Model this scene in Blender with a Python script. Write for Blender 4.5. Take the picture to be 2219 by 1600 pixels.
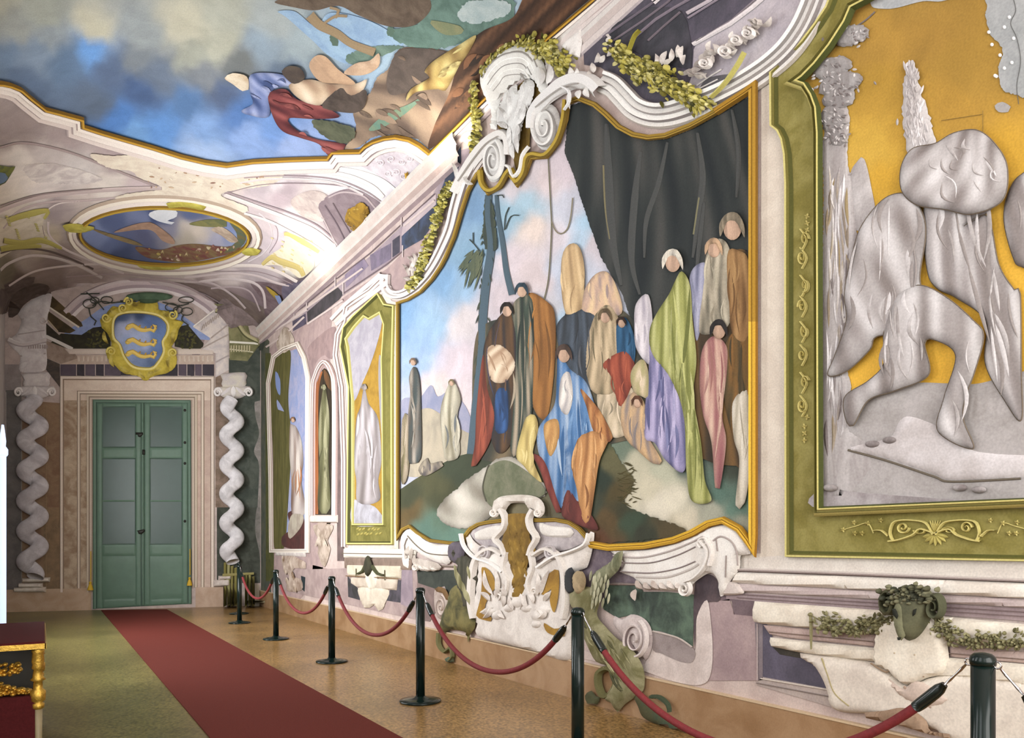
import bpy, math, random
import numpy as np
from mathutils import Vector, Matrix
from mathutils.geometry import delaunay_2d_cdt
random.seed(7)
for o in list(bpy.data.objects): bpy.data.objects.remove(o)
SC = bpy.context.scene; COL = SC.collection
# ------------------------------------------------------------------ camera
F = 1600.0; HX, HY = 1109.5, 1174.0; HC = 1.38
TH = math.atan((HX - 92.0) / F)
FW = Vector((math.sin(TH), math.cos(TH), 0)); RT = Vector((math.cos(TH), -math.sin(TH), 0)); UP = Vector((0, 0, 1))
CAM = Vector((0, 0, HC))
cd = bpy.data.cameras.new('camera'); cam = bpy.data.objects.new('camera', cd); COL.objects.link(cam)
cd.sensor_width = 36; cd.lens = 36 * F / 2219; cd.shift_y = (HY - 800) / 2219; cd.clip_start = 0.02; cd.clip_end = 200
cam.location = CAM; cam.rotation_euler = (math.pi / 2, 0, -TH); SC.camera = cam
# ------------------------------------------------------------------ view, world, lights
SC.view_settings.view_transform = 'Standard'; SC.view_settings.look = 'None'
SC.view_settings.exposure = -0.08; SC.view_settings.gamma = 1.0; SC.view_settings.use_curve_mapping = False
w = bpy.data.worlds.new('world'); SC.world = w; w.use_nodes = True
w.node_tree.nodes['Background'].inputs[0].default_value = (0.93, 0.96, 1.0, 1)
w.node_tree.nodes['Background'].inputs[1].default_value = 1.0
# the gallery: right wall x = WR, left wall x = WL, springing height ZS, crown rise RI
WR, WL, ZS, RI = 3.96, -0.62, 5.93, 0.80
XC, HWD = (WR + WL) / 2, (WR - WL) / 2
YB = -3.2
def area(name, loc, rot, sx, sy, power, col=(1, 1, 1), spread=math.pi):
    l = bpy.data.lights.new(name, 'AREA'); l.shape = 'RECTANGLE'; l.size = sx; l.size_y = sy; l.energy = power; l.color = col; l.spread = spread
    o = bpy.data.objects.new(name, l); COL.objects.link(o); o.location = loc; o.rotation_euler = rot
    return o
# daylight through the tall windows of the left wall
for yy, pw in ((-1.6, 40), (1.2, 55), (4.0, 90), (8.8, 320), (12.0, 500)):
    area('window_daylight', (WL - 0.25, yy, 3.1), (0, -math.pi / 2, 0), 4.0, 1.3, pw, (0.97, 0.98, 1.0))
# added fill light at the gallery end left open behind the photographer
area('end_fill_light', (XC, YB + 0.15, 3.2), (math.pi / 2, 0, 0), 4.2, 5.0, 420, (1.0, 0.97, 0.92))
def spot_up(loc, power, size=0.5, col=(1.0, 0.93, 0.82)):  # lamp tray on the cornice
    area('cornice_uplight', loc, (math.pi, math.radians(-18), 0), 0.12, size, power, col)

for yy, pw in ((7.3, 12), (11.6, 8)): spot_up((WR - 0.32, yy, 5.55), pw, 0.7)
def rot2(p): return p
def raydir(px, py): return FW + RT * ((px - HX) / F) + UP * ((HY - py) / F)
def floor_pt(px, py):
    d = raydir(px, py); t = -HC / d.z; return CAM + d * t
A0 = floor_pt(565, 1313); A0.x = WR
FD = (FW + RT * ((6000 - HX) / F)); FD.z = 0; FD.normalize()
FN = Vector((FD.y, -FD.x, 0));
if FN.dot(CAM - A0) < 0: FN = -FN
def vz(x): return ZS + RI * (1 - ((x - XC) / HWD) ** 2)
def hit(px, py):
    d = raydir(px, py); best = None
    if d.x > 1e-6: best = ((WR) / d.x, Vector((-1, 0, 0)))
    if d.x < -1e-6:
        t = WL / d.x
        if best is None or t < best[0]: best = (t, Vector((1, 0, 0)))
    dn = d.dot(FN)
    if dn < -1e-6:
        t = (A0 - CAM).dot(FN) / dn
        if best is None or t < best[0]: best = (t, FN)
    if d.z < -1e-6:
        t = -HC / d.z
        if best is None or t < best[0]: best = (t, Vector((0, 0, 1)))
    if d.z > 1e-6:
        k = RI / HWD ** 2
        a = k * d.x * d.x; b = d.z - 2 * k * d.x * XC; c = HC - ZS - RI + k * XC * XC
        if abs(a) < 1e-9: t = -c / b
        else:
            disc = b * b - 4 * a * c; t = (-b + math.sqrt(max(disc, 0))) / (2 * a)
        if t > 0 and (best is None or t < best[0]):
            p = CAM + d * t
            n = Vector((-2 * k * (p.x - XC), 0, -1)); n.normalize(); best = (t, n)
    return CAM + d * best[0], best[1]
# ------------------------------------------------------------------ materials
DESAT = 0.14
def lin(c):
    g = 0.3 * c[0] + 0.59 * c[1] + 0.11 * c[2]; c = [v + (g - v) * DESAT for v in c]
    return tuple(((v / 255) / 12.92 if v / 255 <= 0.04045 else ((v / 255 + 0.055) / 1.055) ** 2.4) for v in c)
def mat(name, col, rough=0.6, metal=0.0, noise=0.0, nscale=8.0, emit=None, bump=0.0, col2=None, spec=0.5, coat=0.0):
    m = bpy.data.materials.new(name); m.use_nodes = True; nt = m.node_tree; b = nt.nodes['Principled BSDF']
    b.inputs['Roughness'].default_value = rough; b.inputs['Metallic'].default_value = metal
    b.inputs['Specular IOR Level'].default_value = spec; b.inputs['Coat Weight'].default_value = coat
    c = lin(col); b.inputs['Base Color'].default_value = (*c, 1)
    if col2 or noise or bump:
        tc = nt.nodes.new('ShaderNodeTexCoord'); n = nt.nodes.new('ShaderNodeTexNoise'); n.inputs['Scale'].default_value = nscale; n.inputs['Detail'].default_value = 7
        n.inputs['Roughness'].default_value = 0.65
        nt.links.new(tc.outputs['Object'], n.inputs['Vector'])
        if col2 or noise:
            r = nt.nodes.new('ShaderNodeValToRGB'); r.color_ramp.elements[0].position = 0.36; r.color_ramp.elements[1].position = 0.64
            c2 = lin(col2) if col2 else tuple(v * (1 - noise) for v in c)
            r.color_ramp.elements[0].color = (*c2, 1); r.color_ramp.elements[1].color = (*c, 1)
            nt.links.new(n.outputs['Fac'], r.inputs['Fac']); nt.links.new(r.outputs['Color'], b.inputs['Base Color'])
        if bump:
            bp = nt.nodes.new('ShaderNodeBump'); bp.inputs['Strength'].default_value = bump; bp.inputs['Distance'].default_value = 0.01
            nt.links.new(n.outputs['Fac'], bp.inputs['Height']); nt.links.new(bp.outputs['Normal'], b.inputs['Normal'])
    if emit: b.inputs['Emission Color'].default_value = (*lin(col), 1); b.inputs['Emission Strength'].default_value = emit
    return m
def paint(name, scale=(1, 1, 1), nscale=5.0, lo=0.32, hi=0.68, rough=0.8, grain=0.10):
    # two pigments per patch (attributes ca and cb) mixed by brushy noise
    m = bpy.data.materials.new(name); m.use_nodes = True; nt = m.node_tree; b = nt.nodes['Principled BSDF']
    N = nt.nodes.new; L = nt.links.new
    b.inputs['Roughness'].default_value = rough; b.inputs['Specular IOR Level'].default_value = 0.25
    tc = N('ShaderNodeTexCoord'); mp = N('ShaderNodeMapping'); mp.inputs['Scale'].default_value = scale; L(tc.outputs['Object'], mp.inputs['Vector'])
    n = N('ShaderNodeTexNoise'); n.inputs['Scale'].default_value = nscale; n.inputs['Detail'].default_value = 6; n.inputs['Roughness'].default_value = 0.6
    n.inputs['Distortion'].default_value = 0.5; L(mp.outputs['Vector'], n.inputs['Vector'])
    r = N('ShaderNodeMapRange'); r.interpolation_type = 'SMOOTHSTEP'; r.inputs['From Min'].default_value = lo; r.inputs['From Max'].default_value = hi; L(n.outputs['Fac'], r.inputs['Value'])
    a1 = N('ShaderNodeAttribute'); a1.attribute_name = 'ca'; a2 = N('ShaderNodeAttribute'); a2.attribute_name = 'cb'
    mx = N('ShaderNodeMix'); mx.data_type = 'RGBA'; L(r.outputs['Result'], mx.inputs['Factor']); L(a1.outputs['Color'], mx.inputs['A']); L(a2.outputs['Color'], mx.inputs['B'])
    g = N('ShaderNodeTexNoise'); g.inputs['Scale'].default_value = 90; g.inputs['Detail'].default_value = 3; L(tc.outputs['Object'], g.inputs['Vector'])
    gr = N('ShaderNodeMapRange'); gr.inputs['From Min'].default_value = 0.3; gr.inputs['From Max'].default_value = 0.7; gr.inputs['To Min'].default_value = 1 - grain; gr.inputs['To Max'].default_value = 1 + grain; L(g.outputs['Fac'], gr.inputs['Value'])
    vm = N('ShaderNodeVectorMath'); vm.operation = 'SCALE'; L(mx.outputs['Result'], vm.inputs[0]); L(gr.outputs['Result'], vm.inputs['Scale'])
    L(vm.outputs['Vector'], b.inputs['Base Color'])
    bp = N('ShaderNodeBump'); bp.inputs['Strength'].default_value = 0.25; bp.inputs['Distance'].default_value = 0.004; L(n.outputs['Fac'], bp.inputs['Height']); L(bp.outputs['Normal'], b.inputs['Normal'])
    return m
M_P = paint('fresco_plaster')
M_F = paint('fresco_drapery', scale=(2.6, 2.6, 0.35), nscale=5, lo=0.36, hi=0.64)
M_C = paint('fresco_clouds', scale=(1, 0.45, 1.6), nscale=0.9, lo=0.34, hi=0.66)
M_M = paint('fresco_marble', nscale=4.5, lo=0.30, hi=0.70)
M_S = paint('fresco_soft', nscale=3.0, lo=0.30, hi=0.70)
# ------------------------------------------------------------------ mesh builder
def cr(pts, closed=True, step=6.0):
    out = []; n = len(pts)
    for i in range(n if closed else n - 1):
        if closed: p0, p1, p2, p3 = pts[(i - 1) % n], pts[i], pts[(i + 1) % n], pts[(i + 2) % n]
        else: p0, p1, p2, p3 = pts[max(i - 1, 0)], pts[i], pts[i + 1], pts[min(i + 2, n - 1)]
        L = math.hypot(p2[0] - p1[0], p2[1] - p1[1])
        if L < 1e-6: continue
        k = max(1, min(24, int(L / step)))
        for j in range(k):
            t = j / k; t2 = t * t; t3 = t2 * t
            out.append(tuple(0.5 * (2 * p1[a] + (p2[a] - p0[a]) * t + (2 * p0[a] - 5 * p1[a] + 4 * p2[a] - p3[a]) * t2 + (3 * p1[a] - p0[a] - 3 * p2[a] + p3[a]) * t3) for a in (0, 1)))
    if not closed: out.append(tuple(pts[-1][:2]))
    return out
def dens(pts, closed, step):
    out = []; n = len(pts)
    for i in range(n if closed else n - 1):
        p, q = pts[i], pts[(i + 1) % n]; L = math.hypot(q[0] - p[0], q[1] - p[1])
        if L < 1e-6: continue
        k = max(1, int(L / step))
        for j in range(k): out.append((p[0] + (q[0] - p[0]) * j / k, p[1] + (q[1] - p[1]) * j / k))
    if not closed: out.append(tuple(pts[-1][:2]))
    return out
def jag(pts, a, seed=0):
    r = random.Random(seed); return [(x + r.uniform(-a, a), y + r.uniform(-a, a)) for x, y in pts]
class B:
    def __init__(s): s.v = []; s.f = []; s.ca = []; s.cb = []
    def add(s, vs, fs, ca, cb=None):
        k = len(s.v); s.v += [tuple(p) for p in vs]; s.f += [tuple(i + k for i in f) for f in fs]
        cb = cb or ca
        s.ca += [lin(ca)] * len(vs) if not isinstance(ca, list) else ca
        s.cb += [lin(cb)] * len(vs) if not isinstance(cb, list) else cb
    def poly(s, pts, ca, cb=None, off=0.004, h=0.0, bev=10.0, sm=True, grid=0, step=7.0, rough=0.0, field=None, fold=None):
        """outline traced on the wall, vault or floor; h > 0 swells it into low relief"""
        P = cr(pts, True, step) if sm else dens(pts, True, 40 if not grid else grid)
        if rough: P = jag(dens(P, True, max(3.0, rough * 1.5)), rough, len(s.v))
        q = [P[0]]
        for p in P[1:]:
            if math.hypot(p[0] - q[-1][0], p[1] - q[-1][1]) > 0.25: q.append(p)
        P = q; n = len(P)
        V = [Vector(p) for p in P]
        if fold and not grid: grid = 4.0
        if field and not grid: grid = 9.0
        xs = [p[0] for p in P]; ys = [p[1] for p in P]
        if h and not grid: grid = min(9.0, max(2.5, min(max(xs) - min(xs), max(ys) - min(ys)) / 7))
        if grid:
            nx = int((max(xs) - min(xs)) / grid) + 1; ny = int((max(ys) - min(ys)) / grid) + 1
            while nx * ny > 6000: grid *= 1.3; nx = int((max(xs) - min(xs)) / grid) + 1; ny = int((max(ys) - min(ys)) / grid) + 1
            for i in range(1, nx):
                for j in range(1, ny):
                    V.append(Vector((min(xs) + (i + 0.5 * (j % 2)) * grid, min(ys) + j * grid)))
        vv, ee, ff, _, _, _ = delaunay_2d_cdt(V, [(i, (i + 1) % n) for i in range(n)], [list(range(n))], 1, 1e-4)
        if not ff: return
        used = sorted({i for f in ff for i in f}); mp = {a: b for b, a in enumerate(used)}
        arr = np.array([vv[i][:] for i in used])
        if h:
            a = np.array(P); b2 = np.roll(a, -1, 0); d = b2 - a; L2 = (d ** 2).sum(1) + 1e-9
            t = np.clip(((arr[:, None, :] - a[None]) * d[None]).sum(2) / L2[None], 0, 1)
            dist = np.sqrt(((arr[:, None, :] - (a[None] + t[..., None] * d[None])) ** 2).sum(2)).min(1)
            hh = h * np.sqrt(np.clip(1 - (1 - np.clip(dist / bev, 0, 1)) ** 2, 0, 1))
        else: hh = np.zeros(len(arr))
        out = []
        for (x, y), z in zip(arr, hh):
            p, nn = hit(x, y); out.append(p + nn * (off + z))
        fs = [tuple(mp[i] for i in reversed(f)) for f in ff]
        if field:      # pigments blended between sampled spots of colour
            fx = np.array([p[:2] for p in field], dtype=float); fc = np.array([lin(p[2]) for p in field])
            wx = arr[:, 0] + 9 * np.sin(arr[:, 1] * .045 + 1) + 5 * np.sin(arr[:, 0] * .11 + arr[:, 1] * .07); wy = arr[:, 1] + 7 * np.sin(arr[:, 0] * .05) + 4 * np.sin(arr[:, 0] * .13 - arr[:, 1] * .09)
            d2 = (wx[:, None] - fx[None, :, 0]) ** 2 + (wy[:, None] - fx[None, :, 1]) ** 2 + 30.0; wt = d2 ** -2.3; wt /= wt.sum(1)[:, None]
            col = wt @ fc; k1 = 0.90; ca = [tuple(c) for c in col * k1]; cb = [tuple(c) for c in np.clip(col * 1.10, 0, .95)]
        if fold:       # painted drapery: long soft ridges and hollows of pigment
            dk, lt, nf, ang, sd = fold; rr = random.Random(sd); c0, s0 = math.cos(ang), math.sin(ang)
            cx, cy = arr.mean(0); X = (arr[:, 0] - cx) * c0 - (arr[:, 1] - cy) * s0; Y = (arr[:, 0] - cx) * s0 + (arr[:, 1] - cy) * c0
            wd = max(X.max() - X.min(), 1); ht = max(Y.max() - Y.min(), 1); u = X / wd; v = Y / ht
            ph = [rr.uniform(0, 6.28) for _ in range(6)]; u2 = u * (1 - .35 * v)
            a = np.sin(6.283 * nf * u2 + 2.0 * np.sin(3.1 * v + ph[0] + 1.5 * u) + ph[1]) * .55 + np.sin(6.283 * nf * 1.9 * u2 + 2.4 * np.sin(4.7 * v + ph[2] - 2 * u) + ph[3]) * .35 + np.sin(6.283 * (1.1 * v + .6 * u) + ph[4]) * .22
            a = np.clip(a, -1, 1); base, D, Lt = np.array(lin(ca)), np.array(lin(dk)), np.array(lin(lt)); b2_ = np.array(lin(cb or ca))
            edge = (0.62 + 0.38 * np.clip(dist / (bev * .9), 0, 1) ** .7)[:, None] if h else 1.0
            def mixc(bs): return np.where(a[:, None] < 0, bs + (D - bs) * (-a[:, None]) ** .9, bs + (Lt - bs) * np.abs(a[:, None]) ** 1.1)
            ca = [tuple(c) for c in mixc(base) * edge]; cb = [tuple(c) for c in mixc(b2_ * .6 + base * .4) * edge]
        s.add(out, fs, ca, cb)
    def band(s, path, prof, cols, off=0.004, closed=False, sm=True, taper=None, auto=False, step=6.0, cb=None):
        """moulding swept along a traced path: prof = [(side_px, height_m)], one colour per strip"""
        P = cr(path, closed, step) if sm else dens(path, closed, 30)
        n = len(P); Z = []
        if auto:
            for p in P: Z.append((hit(*p)[0] - CAM).dot(FW))
            zr = sum(Z) / n
        N = []
        for i in range(n):
            a = P[(i - 1) % n] if closed or i else P[i]; b = P[(i + 1) % n] if closed or i < n - 1 else P[i]; c = P[i]
            t1 = (c[0] - a[0], c[1] - a[1]); t2 = (b[0] - c[0], b[1] - c[1])
            if math.hypot(*t1) < 1e-9: t1 = t2
            if math.hypot(*t2) < 1e-9: t2 = t1
            l1 = math.hypot(*t1) or 1; l2 = math.hypot(*t2) or 1
            n1 = (-t1[1] / l1, t1[0] / l1); n2 = (-t2[1] / l2, t2[0] / l2)
            m = (n1[0] + n2[0], n1[1] + n2[1]); lm = math.hypot(*m) or 1; m = (m[0] / lm, m[1] / lm)
            k = 1 / max(0.45, m[0] * n1[0] + m[1] * n1[1]); N.append((m[0] * k, m[1] * k))
        sc = []
        for i in range(n):
            k = 1.0
            if auto: k *= zr / Z[i]
            if taper:
                u = i / (n - 1) * (len(taper) - 1); a = int(min(u, len(taper) - 2)); k *= taper[a] + (taper[a + 1] - taper[a]) * (u - a)
            sc.append(k)
        rows = []
        for sd, hh in prof:
            row = []
            for i in range(n):
                p, nn = hit(P[i][0] + N[i][0] * sd * sc[i], P[i][1] + N[i][1] * sd * sc[i]); row.append(p + nn * (off + hh))
            rows.append(row)
        m = n if closed else n - 1
        for k in range(len(prof) - 1):
            vs = rows[k] + rows[k + 1]
            fs = [(i, (i + 1) % n, n + (i + 1) % n, n + i) for i in range(m)]
            c = cols[k % len(cols)]
            s.add(vs, fs, c, cb)
    def line(s, path, wpx, col, off=0.006, h=0.004, taper=None, sm=True, closed=False, step=6.0):
        s.band(path, [(-wpx / 2, 0), (-wpx / 4, h), (wpx / 4, h), (wpx / 2, 0)], [col], off, closed, sm, taper, step=step)
    def spiral(s, cx, cy, rx, ry, turns, a0, wpx, cols, off=0.008, h=0.02, sgn=1):
        pts = []; n = int(turns * 14)
        for i in range(n + 1):
            u = i / n; a = a0 + sgn * u * turns * 2 * math.pi; k = (1 - u) ** 0.8 * 0.92 + 0.08
            pts.append((cx + rx * k * math.cos(a), cy + ry * k * math.sin(a)))
        s.band(pts, [(-wpx / 2, 0), (-wpx / 5, h), (wpx / 5, h * 0.8), (wpx / 2, 0)], cols, off, sm=True, taper=[1, 0.75, 0.4], step=3)
    def ell(s, cx, cy, rx, ry, ca, cb=None, rot=0, n=18, **k):
        c, q = math.cos(rot), math.sin(rot)
        pts = [(cx + rx * math.cos(a) * c - ry * math.sin(a) * q, cy + rx * math.cos(a) * q + ry * math.sin(a) * c) for a in [i * 2 * math.pi / n for i in range(n)]]
        s.poly(pts, ca, cb, sm=False, **k)
    def leaf(s, x0, y0, x1, y1, wpx, ca, cb=None, off=0.01, h=0.012, bend=0.0):
        dx, dy = x1 - x0, y1 - y0; nx, ny = -dy, dx; L = math.hypot(dx, dy) or 1; nx /= L; ny /= L
        a = []; b = []; c = []
        for i in range(7):
            u = i / 6; k = math.sin(math.pi * min(1, u * 0.9 + 0.08)) ** 0.8 * wpx / 2 if 0 < u < 1 else 0
            x = x0 + dx * u + nx * bend * math.sin(math.pi * u); y = y0 + dy * u + ny * bend * math.sin(math.pi * u)
            p, n = hit(x + nx * k, y + ny * k); a.append(p + n * off)
            p, n = hit(x, y); b.append(p + n * (off + h * (math.sin(math.pi * u) * 0.8 + 0.2)))
            p, n = hit(x - nx * k, y - ny * k); c.append(p + n * off)
        vs = a + b + c; fs = []
        for i in range(6):
            fs.append((i, i + 1, 8 + i, 7 + i)); fs.append((7 + i, 8 + i, 15 + i, 14 + i))
        s.add(vs, fs, ca, cb)
    def blob(s, cx, cy, rx, ry, ca, cb=None, off=0.008, h=0.02):
        vs = []; n = 8
        p, nn = hit(cx, cy); vs.append(p + nn * (off + h))
        for k, hh in ((0.6, 0.75), (1.0, 0)):
            for i in range(n):
                a = i * 2 * math.pi / n; p, nn = hit(cx + rx * k * math.cos(a), cy + ry * k * math.sin(a)); vs.append(p + nn * (off + h * hh))
        fs = [(0, 1 + i, 1 + (i + 1) % n) for i in range(n)] + [(1 + i, 1 + n + i, 1 + n + (i + 1) % n, 1 + (i + 1) % n) for i in range(n)]
        s.add(vs, fs, ca, cb)
    def garland(s, path, wpx, n, cols, r0=3, r1=6, seed=1, off=0.012, h=0.03, drips=0):
        r = random.Random(seed); P = cr(path, False, 4)
        for i in range(n):
            u = r.random(); x, y = P[int(u * (len(P) - 1))]; a = r.gauss(0, 0.45) * wpx; b = r.gauss(0, 0.45) * wpx
            R = r.uniform(r0, r1); c = r.choice(cols)
            if r.random() < 0.45:
                an = r.uniform(0, 6.28); s.leaf(x + a, y + b, x + a + 2.6 * R * math.cos(an), y + b + 2.6 * R * math.sin(an), R * 1.2, c, r.choice(cols), off + r.uniform(0, 0.01), h * 0.6)
            else: s.blob(x + a, y + b, R, R * r.uniform(0.8, 1.3), c, r.choice(cols), off + r.uniform(0, 0.01), h * r.uniform(0.4, 1))
        for i in range(drips):
            x, y = P[int(r.random() * (len(P) - 1))]; L = r.uniform(12, 34); s.leaf(x, y, x + r.uniform(-3, 3), y + L, r.uniform(4, 7), cols[0], cols[-1], off, h * 0.6)
    def folds(s, pts, n, cols, wpx=5, seed=3, ang=0.0, off=0.012, h=0.008, ln=0.5, cv=6):
        """long drapery strokes kept inside an outline"""
        r = random.Random(seed); xs = [p[0] for p in pts]; ys = [p[1] for p in pts]; H = max(ys) - min(ys)
        def inside(x, y):
            c = False; j = len(pts) - 1
            for i in range(len(pts)):
                xi, yi = pts[i][:2]; xj, yj = pts[j][:2]
                if (yi > y) != (yj > y) and x < (xj - xi) * (y - yi) / (yj - yi) + xi: c = not c
                j = i
            return c
        k = 0; tries = 0
        while k < n and tries < n * 30:
            tries += 1
            x = r.uniform(min(xs), max(xs)); y = r.uniform(min(ys), max(ys)); L = H * ln * r.uniform(0.4, 1.0); a = ang + r.uniform(-0.15, 0.15)
            x2 = x + math.sin(a) * L; y2 = y + math.cos(a) * L
            if inside(x, y) and inside(x2, y2) and inside((x + x2) / 2, (y + y2) / 2):
                s.leaf(x, y, x2, y2, wpx * r.uniform(0.5, 1.4), r.choice(cols), r.choice(cols), off, h, r.uniform(-cv, cv)); k += 1
    def box(s, x0, x1, y0, y1, z0, z1, ca, cb=None):
        vs = [(x, y, z) for x in (x0, x1) for y in (y0, y1) for z in (z0, z1)]
        s.add(vs, [(0, 1, 3, 2), (4, 6, 7, 5), (0, 4, 5, 1), (2, 3, 7, 6), (0, 2, 6, 4), (1, 5, 7, 3)], ca, cb)
    def lathe(s, c, prof, ca=(128, 128, 128), n=32, cb=None):
        vs = []; fs = []
        for r, z in prof:
            for i in range(n):
                a = 2 * math.pi * i / n; vs.append((c[0] + r * math.cos(a), c[1] + r * math.sin(a), c[2] + z))
        for k in range(len(prof) - 1):
            for i in range(n): fs.append((k * n + i, k * n + (i + 1) % n, (k + 1) * n + (i + 1) % n, (k + 1) * n + i))
        fs.append(tuple(range(n))[::-1]); fs.append(tuple((len(prof) - 1) * n + i for i in range(n)))
        s.add(vs, fs, ca, cb)
    def tube(s, pts, rad, ca=(128, 128, 128), n=10, cb=None, ref=None):
        pts = [Vector(p) for p in pts]; m = len(pts); vs = []; fs = []
        rad = rad if isinstance(rad, list) else [rad] * m
        for i, p in enumerate(pts):
            t = (pts[min(i + 1, m - 1)] - pts[max(i - 1, 0)]).normalized(); a = t.cross(Vector((0, 0, 1)))
            if ref is not None: a = t.cross(ref)
            elif a.length < 0.05: a = t.cross(Vector((0, 1, 0)))
            a.normalize(); b = t.cross(a)
            for k in range(n):
                q = 2 * math.pi * k / n; vs.append(p + (a * math.cos(q) + b * math.sin(q)) * rad[i])
        for i in range(m - 1):
            for k in range(n): fs.append((i * n + k, i * n + (k + 1) % n, (i + 1) * n + (k + 1) % n, (i + 1) * n + k))
        fs.append(tuple(range(n))); fs.append(tuple((m - 1) * n + k for k in range(n))[::-1])
        s.add(vs, fs, ca, cb)
    def obj(s, name, m=None, parent=None, smooth=False, label=None, cat=None, group=None, kind=None):
        me = bpy.data.meshes.new(name)
        V = np.array([tuple(p) for p in s.v], dtype=float)
        if parent is None: O = np.array([(V[:, 0].min() + V[:, 0].max()) / 2, (V[:, 1].min() + V[:, 1].max()) / 2, V[:, 2].min()])
        else: O = np.array(parent_world(parent))
        me.from_pydata([tuple(p) for p in V - O], [], s.f)
        for nm, arr in (('ca', s.ca), ('cb', s.cb)):
            at = me.color_attributes.new(nm, 'FLOAT_COLOR', 'POINT'); d = np.ones((len(arr), 4)); d[:, :3] = np.array(arr); at.data.foreach_set('color', d.ravel())
        me.polygons.foreach_set('use_smooth', [True] * len(me.polygons))
        me.materials.append(m or M_P); me.update()
        if not smooth: me.set_sharp_from_angle(angle=math.radians(42))
        o = bpy.data.objects.new(name, me); COL.objects.link(o)
        if parent is None: o.location = O
        else: o.parent = parent; 
        tag(o, label, cat, group, kind)
        return o
def parent_world(o):
    p = Vector((0, 0, 0))
    while o is not None: p = p + o.location; o = o.parent
    return p
def tag(o, label=None, cat=None, group=None, kind=None):
    if label: o['label'] = label
    if cat: o['category'] = cat
    if group: o['group'] = group
    if kind: o['kind'] = kind
    return o
def thing(name, label, cat, at, group=None, kind=None):
    o = bpy.data.objects.new(name, None); COL.objects.link(o); o.location = at; o.empty_display_size = 0.1
    return tag(o, label, cat, group, kind)
def at(px, py): return hit(px, py)[0]
def Zm(x0, y0, s):
    def f(*a): return [(x0 + x / s, y0 + y / s) for x, y in zip(a[::2], a[1::2])]
    return f
ZA, ZB, ZC = Zm(0, 1100, 3.17), Zm(0, 600, 3.17), Zm(0, 100, 3.17)
ZD, ZE, ZF = Zm(560, 560, 2.286), Zm(560, 1100, 3.17), Zm(1200, 1100, 3.17)
ZG, ZH, ZI = Zm(1619, 1100, 3.2), Zm(800, 0, 3.17), Zm(1180, 0, 3.698)
ZJ, ZK, ZN = Zm(1640, 0, 3.72), Zm(400, 300, 3.478), Zm(0, 0, 1)
ZP, ZQ, ZR, ZS_ = Zm(860, 380, 4), Zm(860, 780, 4), Zm(1240, 430, 4), Zm(1240, 800, 4)
ZT, ZU = Zm(1660, 430, 2.388), Zm(400, 0, 3.17)
# ================================================================== THE SETTING
def corner(x): # y of the far wall at a given x
    t = (x - A0.x) / FD.x; return A0.y + FD.y * t
T = 0.25
b = B(); b.box(WR, WR + T, YB, corner(WR) + 0.6, 0, ZS + 0.02, (206, 186, 176), (188, 166, 158)); b.obj('wall_right', M_P, kind='structure')
# far wall, its top following the vault
b = B(); xs = [WL + (WR - WL) * i / 24 for i in range(25)]
fr = [(x, corner(x), 0) for x in xs] + [(x, corner(x), vz(x) + 0.02) for x in xs]
bk = [(x - FN.x * T, y - FN.y * T, z) for x, y, z in fr]
k = 25; fs = []
for i in range(24): fs += [(i, i + 1, k + i + 1, k + i), (2 * k + i, 3 * k + i, 3 * k + i + 1, 2 * k + i + 1), (k + i, k + i + 1, 3 * k + i + 1, 3 * k + i)]
b.add(fr + bk, fs, (196, 178, 170), (176, 158, 150)); b.obj('wall_far', M_P, kind='structure')
# left wall with tall window openings
b = B(); ys = [YB]; OP = [(-1.6, 1.3), (1.2, 1.3), (4.0, 1.3), (8.8, 1.3), (12.0, 1.3)]
for c, wd in OP: ys += [c - wd / 2, c + wd / 2]
ys.append(corner(WL) + 0.6)
for i in range(0, len(ys), 2): b.box(WL - T, WL, ys[i], ys[i + 1], 0, ZS + 0.02, (192, 186, 184), (176, 170, 168))
for c, wd in OP:
    b.box(WL - T, WL, c - wd / 2, c + wd / 2, 0, 1.1, (192, 186, 184)); b.box(WL - T, WL, c - wd / 2, c + wd / 2, 5.1, ZS + 0.02, (192, 186, 184))
b.obj('wall_left', M_P, kind='structure')
mw = mat('window_white_paint', (225, 225, 220), 0.4)
gl = bpy.data.materials.new('window_glass'); gl.use_nodes = True; g = gl.node_tree.nodes['Principled BSDF']; g.inputs['Transmission Weight'].default_value = 1; g.inputs['Roughness'].default_value = 0.02
for i, (c, wd) in enumerate(OP):
    b = B()
    for y in (c - wd / 2 + 0.03, c, c + wd / 2 - 0.03): b.box(WL - 0.16, WL - 0.1, y - 0.03, y + 0.03, 1.1, 5.1, (225, 225, 220))
    for z in (1.13, 2.43, 3.76, 5.07): b.box(WL - 0.16, WL - 0.1, c - wd / 2, c + wd / 2, z - 0.03, z + 0.03, (225, 225, 220))
    b.obj('window_%d' % (i + 1), mw, kind='structure')
# ceiling: shallow plastered vault
b = B(); nx = 40; top = []; vs = []; fs = []
for i in range(nx + 1):
    x = WL - 0.0 + (WR - WL) * i / nx; vs += [(x, YB, vz(x)), (x, corner(x) + 0.1, vz(x)), (x, YB, vz(x) + T), (x, corner(x) + 0.1, vz(x) + T)]
for i in range(nx):
    a = 4 * i; fs += [(a, a + 4, a + 5, a + 1), (a + 2, a + 3, a + 7, a + 6), (a, a + 2, a + 6, a + 4), (a + 1, a + 5, a + 7, a + 3)]
b.add(vs, fs, (184, 166, 166), (206, 192, 188)); b.obj('ceiling', M_P, smooth=True, kind='structure')
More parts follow.
